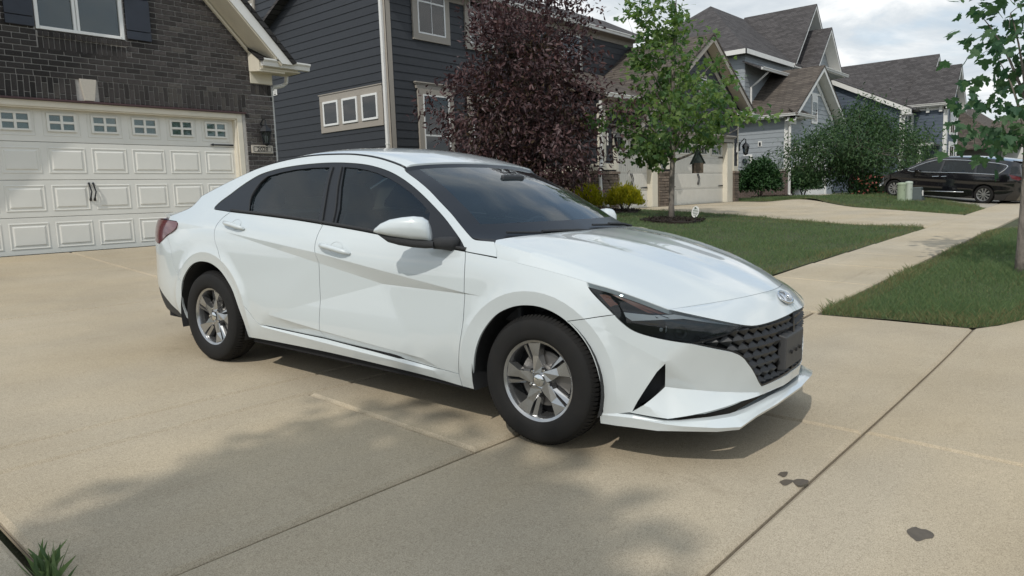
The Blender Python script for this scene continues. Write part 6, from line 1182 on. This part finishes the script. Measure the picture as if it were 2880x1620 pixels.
# purple plum in front of the charcoal house
plum = plant_tree('plum_tree', 'dark purple-leaved plum tree in front of the charcoal house', 'tree', (14.9, 12.4, -.68), [(0, 0, -.1, .11), (.0, 0, .5, .10), (.05, .0, 1.2, .09), (.1, .05, 2.4, .07), (.1, .1, 3.6, .05), (.2, .1, 5.2, .025)], 46,
    [(.1, .7, -.2), (.6, 1.3, .0), (1.2, 1.8, .15), (1.9, 2.25, .05), (2.5, 2.35, .25), (3.0, 2.3, .35), (3.5, 1.95, .1), (4.2, 1.6, .1), (4.9, 1.55, .2), (5.5, 1.35, .35), (6.1, 1.1, .45), (6.6, .7, .5), (7.0, .2, .5)], 520, 36, .145, M_plum, M_barkd, LEAF, .30, cr=.24, seed=9, droop=.2, up=.35)
rng = np.random.default_rng(3); n = 3600; a = rng.random(n)*2*pi; z = rng.uniform(.2, 4.6, n); r = np.interp(z, [0, 1, 2.5, 4, 5], [.9, 1.5, 1.9, 1.2, .8])*rng.random(n)**.5; P = np.c_[14.9+r*np.cos(a), 12.4+r*np.sin(a), z-.6]; V, T = scatter_leaves(P, .14, LEAF, up=.4, aspect=.32, droop=.3); link('inner_leaves', fastmesh('inner_leaves', V, T, M_plumg), plum, kind='stuff')
# feathery tree by the pale grey house, shrubs round it
plant_tree('feathery_tree', 'broad dark green tree with feathery foliage in front of the pale grey house', 'tree', (32.3, 9.14, -.66), [(0, 0, -.1, .13), (.05, 0, .7, .11), (.1, .05, 1.3, .09), (.3, .1, 2.2, .06), (.35, .1, 3.4, .03)], 40,
    [(.85, .8, -.3), (1.2, 2.0, -.1), (1.6, 2.7, .25), (2.1, 2.75, .3), (2.6, 2.35, .2), (3.0, 1.5, .35), (3.4, .85, .45), (3.8, .5, .5), (4.1, .15, .5)], 560, 34, .15, M_dkgreen, M_bark, LEAF, .26, cr=.30, seed=21, droop=.35)
def shrub(name, label, base, rx, ry, h, n, size, m, asp=.4, seed=1, spiky=0., cat='shrub', group=None, z0=.05, up=.5, stems=14, shape=1.):
    global rng; rng = np.random.default_rng(seed); t = thing(name, label, cat, base, group); B = np.array(base); d = rng.normal(size=(n, 3)); d /= np.linalg.norm(d, axis=1)[:, None]; d[:, 2] = np.abs(d[:, 2])*1.0-.25*rng.random(n)
    lump = 1+.13*np.sin(d[:, 0]*7+seed)*np.cos(d[:, 1]*6+d[:, 2]*5)+.07*rng.normal(size=n); q = rng.random(n)**.32*lump; P = B+np.c_[d[:, 0]*rx*q, d[:, 1]*ry*q, np.clip(z0+h*.30+d[:, 2]*h*.72*q, z0, None)]
    o = d.copy(); o[:, 2] += spiky; V, T = scatter_leaves(P, size, LEAF, up=up, out=o*(1.4 if spiky else .5), aspect=asp, droop=-.2 if spiky else .1); link('foliage', fastmesh('foliage', V, T, m), t, kind='stuff')
    mb = MB()
    for k in range(stems): a = rng.random()*2*pi; e = B+np.array([rx*.7*cos(a), ry*.7*sin(a), h*rng.uniform(.45, .9)]); mb.tube(curve3(B+np.array([.05*cos(a), .05*sin(a), -.03]), e, (0, 0, .1*h), 5), [.014, .011, .009, .006, .003], 5)
    mb.build('stems', M_barkd, t); return t
shrub('golden_shrub', 'round golden-yellow shrub right of the white downspout', (18.62, 11.66, -.60), .54, .54, .74, 6500, .085, M_gold, .22, 4, spiky=.9, group='golden shrubs by the charcoal garage', up=.2)
shrub('golden_shrub', 'golden-yellow shrub left of the white downspout, half hidden by the sedan', (17.9, 12.55, -.61), .52, .52, .80, 6000, .09, M_gold, .22, 8, spiky=1.1, group='golden shrubs by the charcoal garage', up=.2)
shrub('evergreen_shrub', 'rounded dark green shrub by the electric meter of the pale grey house', (37.7, 15.2, -.55), 1.12, 1.05, 2.05, 8000, .17, M_hedge, .36, 11)
shrub('loose_shrub', 'loose leafy green shrub left of the pale grey house garage door', (41.2, 14.15, -.55), 1.0, .9, 1.75, 4500, .17, M_hedge, .36, 14)
t = shrub('rose_bush', 'rose bush with small salmon-pink blooms beside the minivan', (31.6, 8.1, -.62), 1.0, .8, 1.0, 2500, .11, M_hedge, .4, 17, cat='bush'); rng = np.random.default_rng(2); n = 260; a = rng.random(n)*2*pi; r = rng.random(n)**.5; P = np.c_[31.5+1.0*r*np.cos(a), 8.0+.85*r*np.sin(a), -.5+rng.uniform(.05, .8, n)]; V, T = scatter_leaves(P, .085, LEAF, aspect=.8); link('blooms', fastmesh('blooms', V, T, M_pink), t, kind='stuff')
# maple at the right edge of the picture: leaves large enough to count
plant_tree('maple_tree', 'near maple with large lobed leaves at the right edge, slim grey trunk in the verge', 'tree', (10.80, 1.06, -1.17), [(0, 0, -.1, .062), (.03, 0, .35, .048), (.09, .0, .9, .043), (.16, .01, 1.5, .039), (.22, .02, 2.1, .034), (.34, .03, 3.0, .024), (.45, .02, 4.1, .010)], 18,
    [(1.55, .40, .05), (1.9, .75, .15), (2.4, .72, .22), (2.9, .80, .22), (3.4, .78, .25), (4.0, .7, .3), (4.6, .4, .35)], 62, 13, .150, M_mapled, M_bark, MAPLE, .5, cr=.20, seed=33, droop=.75, up=.9, single=300)
# street tree behind the camera on the left: its crown shades the apron
plant_tree('street_tree', 'tall street tree left of the driveway', 'tree', (-5.75, -.33, -1.30), [(0, 0, -.1, .16), (0, .02, 2.4, .13), (.03, 0, 5, .09), (.05, -.02, 7.6, .05), (.05, 0, 8.4, .03)], 26,
    [(7.55, .35, 0), (7.75, .72, .0), (8.15, .85, .0), (8.5, .78, .0), (8.75, .4, .0)], 120, 34, .14, M_maple, M_bark, MAPLE, .5, cr=.20, seed=40)
# ------------------------------------------------------------------ lawns
def lawn(poly, n, hgt=.055, wid=.007, label=None, dens_near=True, seed=5, dry_edge=None, ztop=.012):
    link('lawn', ground_mesh('lawn', poly, M_soil, dz=ztop-.02, step=.8), kind='structure'); rr = np.random.default_rng(seed); q = np.array(poly); lo, hi = q.min(0), q.max(0); P = np.zeros((0, 2))
    while len(P) < n:
        c = lo+(hi-lo)*rr.random((n*3, 2)); c = c[inpoly(c, q)]; d = c[:, 0]*cos(PSI)+c[:, 1]*sin(PSI); w = (1/np.maximum(d, 3)**1.6); c = c[rr.random(len(c)) < w/w.max()]; P = np.vstack([P, c])
    P = P[:n]; d = P[:, 0]*cos(PSI)+P[:, 1]*sin(PSI); patchy = .75+.35*np.sin(P[:, 0]*2.1+1.3*np.sin(P[:, 1]*1.7))*np.cos(P[:, 1]*2.6); s = np.clip(d/9, .8, 3.2)**.55; tv, tt = BLADE; a = rr.random(n)*2*pi; lean = rr.normal(size=(n, 2))*.35; h = hgt*(1+.4*rr.normal(size=n)).clip(.4, 1.9)*patchy.clip(.5, 1.3)
    bx = np.c_[np.cos(a), np.sin(a), np.zeros(n)]*(wid*s)[:, None]; up_ = np.c_[lean*h[:, None], h]; base = np.c_[P, gz(P[:, 0], P[:, 1])+ztop-.022]
    V = base[:, None]+tv[None, :, 0:1]*bx[:, None]+tv[None, :, 1:2]*up_[:, None]+tv[None, :, 2:3]*np.c_[lean*h[:, None]*.8, np.zeros(n)][:, None]; T = tt[None]+(np.arange(n)*4)[:, None, None]
    V, T = V.reshape(n, 4, 3), T
    e = np.min(np.stack([np.abs(np.cross(q[(i+1) % len(q)]-q[i], P-q[i]))/np.linalg.norm(q[(i+1) % len(q)]-q[i]) for i in range(len(q))]), 0); dry = (e < .22) & (rr.random(n) < .45) | (rr.random(n) < .05)
    for k, m_ in ((~dry, M_grass), (dry, M_dry)):
        if k.sum(): nn = int(k.sum()); o = link('grass', fastmesh('grass', V[k].reshape(-1, 3), (tt[None]+(np.arange(nn)*4)[:, None, None]).reshape(-1, 3), m_), kind='stuff'); o['label'] = 'short mown lawn grass' if m_ is M_grass else 'dry straw-coloured grass along the lawn edge'; o['category'] = 'grass'
lawn([(7.14, 1.02), (7.13, 1.62), (6.98, 2.2), (7.12, 2.24), (11.2, 2.2), (17.6, 2.18), (19.5, .6), (18, .2), (7.9, .62), (7.3, .9)], 90000, .06, .0065, seed=1)
lawn([(7.1, 3.51), (12.3, 3.42), (16.78, 3.30), (17.45, 3.45), (17.58, 4.2), (17.5, 4.9), (18.3, 6.4), (19.3, 8.2), (19.95, 9.5), (20.85, 13.4), (17, 13.4), (7.2, 13.4)], 150000, .06, .0068, seed=2)
lawn([(24.6, 3.3), (26.2, 3.74), (27.2, 4.22), (28.55, 5.6), (31.5, 7.2), (41.2, 14.5), (40.2, 14.7), (33, 15.5), (31.0, 13.6), (29.6, 10.7), (26.35, 8.3), (24.8, 6.65), (21.76, 3.4)], 60000, .075, .008, seed=3)
lawn([(35.5, 3.5), (70, 3.5), (70, 12), (47, 14), (36.2, 8), (35.5, 5.6)], 14000, .10, .014, seed=4)
lawn([(31.0, -1.0), (70, -1), (70, 2.15), (36, 2.15), (40, .1)], 6000, .10, .014, seed=6)
def mulch(x, y, rx, ry, seed=1):
    ring = [(x+rx*(1+.12*sin(3*a+seed)+.07*sin(7*a))*cos(a), y+ry*(1+.12*sin(3*a+seed))*sin(a)) for a in np.linspace(0, 2*pi, 26, endpoint=False)]; o = link('mulch_bed', ground_mesh('mulch_bed', ring, M_mulch, dz=.045, thick=.06, step=.2), kind='structure')
    rr = np.random.default_rng(seed); n = 1500; a = rr.random(n)*2*pi; r = rr.random(n)**.5; P = np.c_[x+rx*r*np.cos(a), y+ry*r*np.sin(a)]; P = np.c_[P, gz(P[:, 0], P[:, 1])+.05]; V, T = scatter_leaves(P, .06, LEAF, up=.9, aspect=.3); link('bark_chips', fastmesh('bark_chips', V, T, M_mulch), o, kind='stuff')
mulch(16.3, 8.75, .85, .75, 2); mulch(38.6, 14.9, 2.0, .8, 5); mulch(18.5, 12.2, 1.3, .9, 7)
# tuft of grass in the driveway's edge joint
rng = np.random.default_rng(6); n = 70; P = np.c_[.64+rng.normal(size=n)*.012, 2.60+rng.normal(size=n)*.035, np.full(n, -1.19)]; d = np.c_[rng.normal(size=n)*.35, rng.normal(size=n)*.35, np.ones(n)]; V, T = scatter_leaves(P, .095, BLADE, up=0, out=d*2.5, aspect=.012, droop=-.5, sv=.5); tu = link('grass_tuft', fastmesh('grass_tuft', V, T, M_grass)); tag(tu, 'tuft of grass growing from the dark joint at the driveway corner', 'grass tuft')
# ------------------------------------------------------------------ dark minivan
VR = Vector((27.698591, 3.80848, -.76809856)); va, vl, vz = Vector((.2998693, .94926559, .0947272)), Vector((-.95355346, .30122382, 0)), Vector((-.02853409, -.09032745, .99550327))
VHW = .84; VAN = thing('minivan', 'black minivan with chrome window outline parked on the far driveway', 'minivan', VR-vl*VHW); VAN.rotation_euler = Matrix((va, vl, vz)).transposed().to_euler()
M_vp = mat('black_van_paint', (.006, .006, .008), .12, coat=1.0); M_vg = glass_mat('van_glass', (.25, .3, .32), .5)
def vhw(x, z): return VHW-.30*np.clip(z-.93, 0, None)-.22*np.clip(.36-z, 0, None)-.9*np.clip(x-3.15, 0, None)**2-.45*np.clip(-.45-x, 0, None)**2+.012*np.exp(-((z-.74)/.05)**2)
def VF(P, e=0.): P = np.asarray(P); return np.c_[P[:, 0], vhw(P[:, 0], P[:, 1])+e, P[:, 1]]
vout = smooth_pl([(3.46,.13),(3.70,.20),(3.79,.34),(3.77,.43),(3.60,.57),(3.42,.70),(3.12,.815),(2.812,.93),(2.60,1.03),(2.363,1.155),(2.126,1.275),(1.828,1.375),(1.529,1.425),(1.1,1.447),(.749,1.452),(.187,1.44),(-.36,1.40),(-.786,1.335),(-.83,1.26),(-.93,.98),(-1.0,.72),(-1.005,.42),(-.95,.26),(-.90,.16)], 4)
va1 = [(.03+.345*cos(a), .28+.345*sin(a)) for a in np.linspace(pi+.45, -.45, 22)]; va2 = [(3.02+.355*cos(a), .285+.345*sin(a)) for a in np.linspace(pi+.45, -.45, 22)]
vchr = smooth_pl([(2.58,.955),(2.352,1.078),(2.113,1.192),(1.816,1.296),(1.518,1.344),(.928,1.354),(.357,1.332),(-.194,1.296),(-.50,1.243),(-.52,1.17),(-.445,1.07),(-.298,.955),(-.1,.942),(.488,.945),(1.46,.925),(2.18,.905),(2.45,.91)], 4, True)
vbody = vout+va1+[(.5,.13),(2.6,.11)]+va2
vbody = [p for i, p in enumerate(vbody) if i == 0 or np.hypot(p[0]-vbody[i-1][0], p[1]-vbody[i-1][1]) > .004]
wpl = [smooth_pl(q, 1, True) for q in ([(2.44,.945),(2.308,1.055),(2.051,1.185),(1.714,1.29),(1.474,1.312),(1.515,.965),(2.0,.94),(2.30,.93)], [(1.40,1.318),(.90,1.326),(.43,1.318),(.40,.965),(1.44,.955)], [(.36,1.312),(-.16,1.276),(-.42,1.225),(-.43,1.17),(-.37,1.075),(-.26,.98),(-.1,.965),(.33,.968)])]
for s in (1, -1):
    def side(V, T): return (V*np.array([1, s, 1]), T if s > 0 else T[:, ::-1])
    b = car_part('body_side', side(*patch(vbody, holes=wpl, fn=VF, gap=0, rim=0, h=.09)), M_vp, VAN, angle=40)
    for q in wpl: car_part('window_pane', side(*patch(q, fn=VF, gap=-.005, extra=-.008, rim=0, h=.1)), M_vg, b, angle=60)
    for lst, r_ in ((vchr+[vchr[0]], .014), ([(.63,.325),(1.4,.29),(2.30,.245)], .017)): q = VF(np.array(lst), .004)*np.array([1, s, 1]); MB().tube(q, r_, 6).build('chrome_trim', M_chrome, b, True, smooth=True)
    for u0, u1, z in ((1.48, 1.70, .79), (1.235, 1.40, .805)): q = VF(np.array([(u0, z+.008), (u0+.03, z), (u1-.03, z-.012), (u1, z-.02)]), .02)*np.array([1, s, 1]); MB().tube(q, .013, 6).build('door_handle', M_chrome, b, True)
    for ln in ([(1.47,.93),(1.47,.5),(1.45,.2)], [(.38,.95),(.36,.75),(.34,.62)], [(2.42,.9),(2.50,.6),(2.52,.3)]): q = VF(np.array(ln), .001)*np.array([1, s, 1]); MB().tube(q, .006, 4).build('door_gap', M_gap, b, True)
    car_part('tail_light', side(*patch([(-.63,.975),(-.93,.91),(-.99,.84),(-.9,.79),(-.74,.84)], fn=VF, gap=0, extra=.012, h=.06)), M_red, VAN, angle=60); car_part('rear_quarter_glass', side(*patch([(-.63,1.22),(-.80,1.22),(-.92,1.0),(-.66,.98)], fn=VF, gap=0, extra=.006, rim=0, h=.09)), M_vg, VAN, angle=60)
    car_part('headlight', side(*patch([(3.44,.63),(3.70,.50),(3.60,.46),(3.40,.55),(3.30,.64)], fn=VF, gap=0, extra=.01, h=.06)), M_lens, VAN, angle=60)
    mb = MB(); mb.hexa([(2.30, s*.80, .87), (2.30, s*.80, .97), (2.14, s*.80, .97), (2.14, s*.80, .88)], [(2.27, s*1.0, .90), (2.26, s*1.0, 1.0), (2.12, s*1.0, 1.0), (2.14, s*1.0, .90)]); mb.build('side_mirror', M_vp, VAN, True, bevel=.02)
    q = VF(np.array([(3.78,.36),(3.74,.41),(3.66,.405),(3.63,.34),(3.68,.28),(3.75,.29),(3.78,.36)]), .008)*np.array([1, s, 1]); MB().tube(q, .01, 6).build('fog_lamp_ring', M_chrome, VAN, True)
O_ = np.array(vout); rows = []
for f in (1, .86, .5, 0, -.5, -.86, -1): rows.append(np.c_[O_[:, 0]+.14*(1-abs(f)**2)*np.clip(O_[:, 0]-3.0, 0, 1)-.10*(1-f*f)*np.clip(-O_[:, 0]-.5, 0, 1), vhw(O_[:, 0], O_[:, 1])*f, O_[:, 1]+.05*(1-abs(f)**2.5)*np.clip((O_[:, 1]-.75)/.3, 0, 1)])
car_part('body_top', grid_patch(np.stack(rows)), M_vp, VAN, angle=50)
i0, i1 = [int(np.argmin(np.abs(O_[:, 0]-q)+np.abs(O_[:, 1]-z_)*.3)) for q, z_ in ((2.62, 1.03), (1.70, 1.40))]; car_part('windshield', grid_patch(np.stack(rows)[1:-1, i0:i1+1]+np.array([.012, 0, .014])), M_vg, VAN, angle=60)
j0, j1 = [int(np.argmin(np.abs(O_[:, 1]-z_)+(O_[:, 0] > -.7)*9)) for z_ in (1.25, .98)]; car_part('rear_window', grid_patch(np.stack(rows)[1:-1, min(j0, j1):max(j0, j1)+1]+np.array([-.016, 0, .0])), M_vg, VAN, angle=60)
mb = MB(); mb.prism([(-.60, -.62, 1.40), (-.96, -.58, 1.375), (-.98, -.58, 1.35), (-.62, -.62, 1.37)], (0, 1.24, 0)); mb.build('roof_spoiler', M_vp, VAN, True); mb = MB(); mb.box(-.9, 3.5, -.70, .70, .14, .5); mb.build('underbody', M_gap, VAN, True); mb = MB(); mb.box(-.6, 2.2, -.5, .5, .5, .78); mb.build('interior', M_dash, VAN, True)
for x in (1.35, .45): mb = MB(); mb.box(x-.2, x+.3, .12, .6, .5, .75); mb.box(x-.28, x-.16, .14, .58, .7, 1.15); mb.build('seat', M_seat, VAN, True, bevel=.05); mb = MB(); mb.box(x-.2, x+.3, -.6, -.12, .5, .75); mb.box(x-.28, x-.16, -.58, -.14, .7, 1.15); mb.build('seat', M_seat, VAN, True, bevel=.05)
q = VF(np.array([(-1.0, .33), (-1.01, .36)]), 0); mb = MB(); mb.box(-1.03, -.97, -.7, .7, .33, .36); mb.build('bumper_trim', M_chrome, VAN, True)
def vwheel():
    a = MB(); a.lathe((0, 0, 0), [(.205, .09), (.225, .10), (.275, .095), (.297, .07), (.300, -.07), (.275, -.095), (.225, -.10), (.205, -.09)], 36, 'y'); b = MB(); b.lathe((0, 0, 0), [(.17, .02), (.19, .06), (.200, .085), (.209, .088), (.209, .08), (.207, .0)], 36, 'y')
    for k in range(10): t_ = 2*pi*k/10; d_ = Vector((cos(t_), 0, sin(t_))); n_ = Vector((-sin(t_), 0, cos(t_))); b.hexa([d_*.04+n_*.010+Vector((0, .05, 0)), d_*.04-n_*.010+Vector((0, .05, 0)), d_*.2-n_*.026+Vector((0, .055, 0)), d_*.2+n_*.026+Vector((0, .055, 0))], [d_*.04+n_*.010+Vector((0, .082, 0)), d_*.04-n_*.010+Vector((0, .082, 0)), d_*.2-n_*.020+Vector((0, .084, 0)), d_*.2+n_*.020+Vector((0, .084, 0))])
    b.lathe((0, 0, 0), [(.001, .088), (.04, .086), (.045, .05)], 14, 'y'); c = MB(); c.lathe((0, 0, 0), [(.001, .03), (.2, .03)], 20, 'y'); return a.mesh('tyre', M_rubber, True, 40), b.mesh('rim', mat('van_rim', (.55, .55, .55), .28, .8), False), c.mesh('wheel_back', M_gap)
vt, vr, vb = vwheel()
for x, s in ((.03, 1), (3.02, 1), (.03, -1), (3.02, -1)):
    w_ = link('wheel', vt, VAN, True); w_.location = (x, s*.72, .285); w_.rotation_euler = (0, x, 0 if s > 0 else pi); link('rim', vr, w_, True); link('wheel_back', vb, w_, True)
    n = 20; aa = np.linspace(-.45, pi+.45, n); mb = MB()
    for y in (s*.825, s*.5): mb.v += [(x+.345*cos(a), y, .28+.345*sin(a)) for a in aa]
    mb.f += [(i, i+1, n+i+1, n+i) for i in range(n-1)]+[tuple(range(n, 2*n))]; mb.build('wheel_housing', M_gap, VAN, True)
# ------------------------------------------------------------------ utility pedestals, birdhouse, lawn sign
M_ped = mat('pale_green_pedestal', (.30, .36, .25), .55, var=.1, vscale=6); M_ped2 = mat('light_green_pedestal', (.42, .47, .40), .55, var=.1, vscale=6); M_vault = mat('grey_green_box', (.075, .095, .095), .6, var=.15, vscale=8)
def pedestal(label, x, y, r, h, m, leg):
    z = g(x, y); t = thing('utility_pedestal', label, 'utility pedestal', (x, y, z), 'utility pedestals on the far lawn'); MB().lathe((x, y, z), [(r*1.02, -.05), (r, .02), (r*.97, h-.06), (r*.97, h-.05)], 20).build('body', m, t, smooth=True, angle=40); MB().lathe((x, y, z), [(r*1.06, h-.06), (r*1.06, h-.02), (r*.95, h+.005), (r*.4, h+.02), (.001, h+.022)], 20).build('cap', m, t, smooth=True, angle=40); MB().lathe((x-.7*r, y-.75*r, z+h*.6), [(.001, .012), (.012, .008), (.012, -.008)], 8).build('lock', M_iron, t)
pedestal('stout pale green utility pedestal, left of the pair', 26.83, 5.99, .135, .58, M_ped, 0); pedestal('slimmer light green utility pedestal leaning behind the stout one', 27.03, 5.82, .115, .61, M_ped2, 0)
x, y = 27.22, 5.62; z = g(x, y); t = thing('utility_box', 'low grey-green tapered utility box beside the two pedestals', 'utility box', (x, y, z)); mb = MB(); mb.hexa([(x-.20, y-.20, z-.03), (x+.20, y-.20, z-.03), (x+.20, y+.20, z-.03), (x-.20, y+.20, z-.03)], [(x-.15, y-.15, z+.40), (x+.15, y-.15, z+.40), (x+.15, y+.15, z+.40), (x-.15, y+.15, z+.40)]); mb.build('body', M_vault, t, bevel=.02); mb = MB(); mb.hexa([(x-.165, y-.165, z+.38), (x+.165, y-.165, z+.38), (x+.165, y+.165, z+.38), (x-.165, y+.165, z+.38)], [(x-.14, y-.14, z+.43), (x+.14, y-.14, z+.43), (x+.14, y+.14, z+.43), (x-.14, y+.14, z+.43)]); mb.build('lid', M_vault, t, bevel=.01)
mb = MB(); mb.box(x-.06, x+.06, y-.195, y-.170, z+.14, z+.32); mb.build('warning_label', M_white, t); mb = MB(); mb.box(x-.22, x+.22, y-.22, y+.22, z-.04, z+.05); mb.build('base', M_vault, t)
M_bwood = mat('weathered_wood', (.13, .098, .07), .85, var=.45, vscale=14, stretch=(6, 6, 1), island=.15); M_broof = mat('green_roof_metal', (.032, .045, .038), .6, var=.2, vscale=10)
bx, by, bz = 16.86, 8.40, .40; t = thing('birdhouse', 'wooden birdhouse with a steep dark green roof hanging in the maple', 'birdhouse', (bx, by, bz)); q = lambda a, c, z_: tuple(Vector((bx, by, z_))+Vector(RV)*a+Vector(FV)*c)
for k in range(5): a0 = -.115+k*.046; mb = MB(); mb.prism([q(a0+.001, -.11, bz), q(a0+.045, -.11, bz), q(a0+.045, -.11, bz+.25), q(a0+.001, -.11, bz+.25)], Vector(FV)*.02); mb.build('plank', M_bwood, t)
mb = MB(); mb.prism([q(-.115, -.088, bz), q(.115, -.088, bz), q(.115, -.088, bz+.25), q(0, -.088, bz+.5), q(-.115, -.088, bz+.25)], Vector(FV)*.2); mb.build('box', M_bwood, t)
for s in (1, -1): mb = MB(); mb.prism([q(0, -.15, bz+.555), q(s*.165, -.15, bz+.225), q(s*.145, -.15, bz+.225), q(0, -.15, bz+.515)], Vector(FV)*.32); mb.build('roof', M_broof, t)
mb = MB(); mb.prism([q(-.115, -.115, bz+.25), q(.115, -.115, bz+.25), q(0, -.115, bz+.50)], Vector(FV)*.02); mb.build('gable_board', M_broof, t); MB().tube([q(0, 0, bz+.54), q(0, 0, bz+.70), q(.02, 0, bz+.82)], .006, 5).build('hanger', M_iron, t)
sx, sy = 15.72, 7.89; sz = g(sx, sy); t = thing('lawn_sign', 'small oval white yard sign on a stake near the maple', 'sign', (sx, sy, sz)); MB().tube([(sx, sy, sz-.05), (sx, sy, sz+.2)], .009, 6).build('stake', M_iron, t)
sg_ = lambda a, z_, c=0.: tuple(Vector((sx, sy, sz+.29+z_))+Vector(RV)*a+Vector(FV)*c); mb = MB(); mb.prism([sg_(.088*cos(a)+.02*sin(a), .135*sin(a), 0) for a in np.linspace(0, 2*pi, 22, endpoint=False)], Vector(FV)*.012); bd_ = mb.build('sign_board', M_white, t)
M_sgreen = mat('sign_green', (.045, .075, .05), .7); mb = MB()
for k, (a0, a1) in enumerate(((-.04, .045), (-.06, .065), (-.068, .07), (-.06, .06), (-.045, .04))): z_ = .055-k*.036; mb.prism([sg_(a0, z_, -.003), sg_(a1, z_+.012, -.003), sg_(a1, z_+.026, -.003), sg_(a0, z_+.014, -.003)], Vector(FV)*.002)
mb.prism([sg_(.022*cos(a), .092+.018*sin(a), -.003) for a in np.linspace(0, 2*pi, 12, endpoint=False)], Vector(FV)*.002); mb.build('sign_print', M_sgreen, bd_, kind='stuff')
# damp spots on the apron
M_wet = mat('damp_concrete', (.105, .085, .062), .55, var=.25, vscale=30)
for i, (x, y, r) in enumerate(((3.03, 1.105, .026), (2.955, 1.065, .03), (3.0, 1.02, .034), (2.83, .53, .046), (3.9, -.1, .03))):
    ring = [(x+r*(1+.25*sin(3*a+i)+.12*sin(5*a+2*i))*cos(a-.6)*1.25, y+r*(1+.2*sin(2*a+i))*sin(a-.6)*.8) for a in np.linspace(0, 2*pi, 18, endpoint=False)]; o = link('damp_spot', ground_mesh('damp_spot', ring, M_wet, dz=.0015, step=.2), kind='structure')
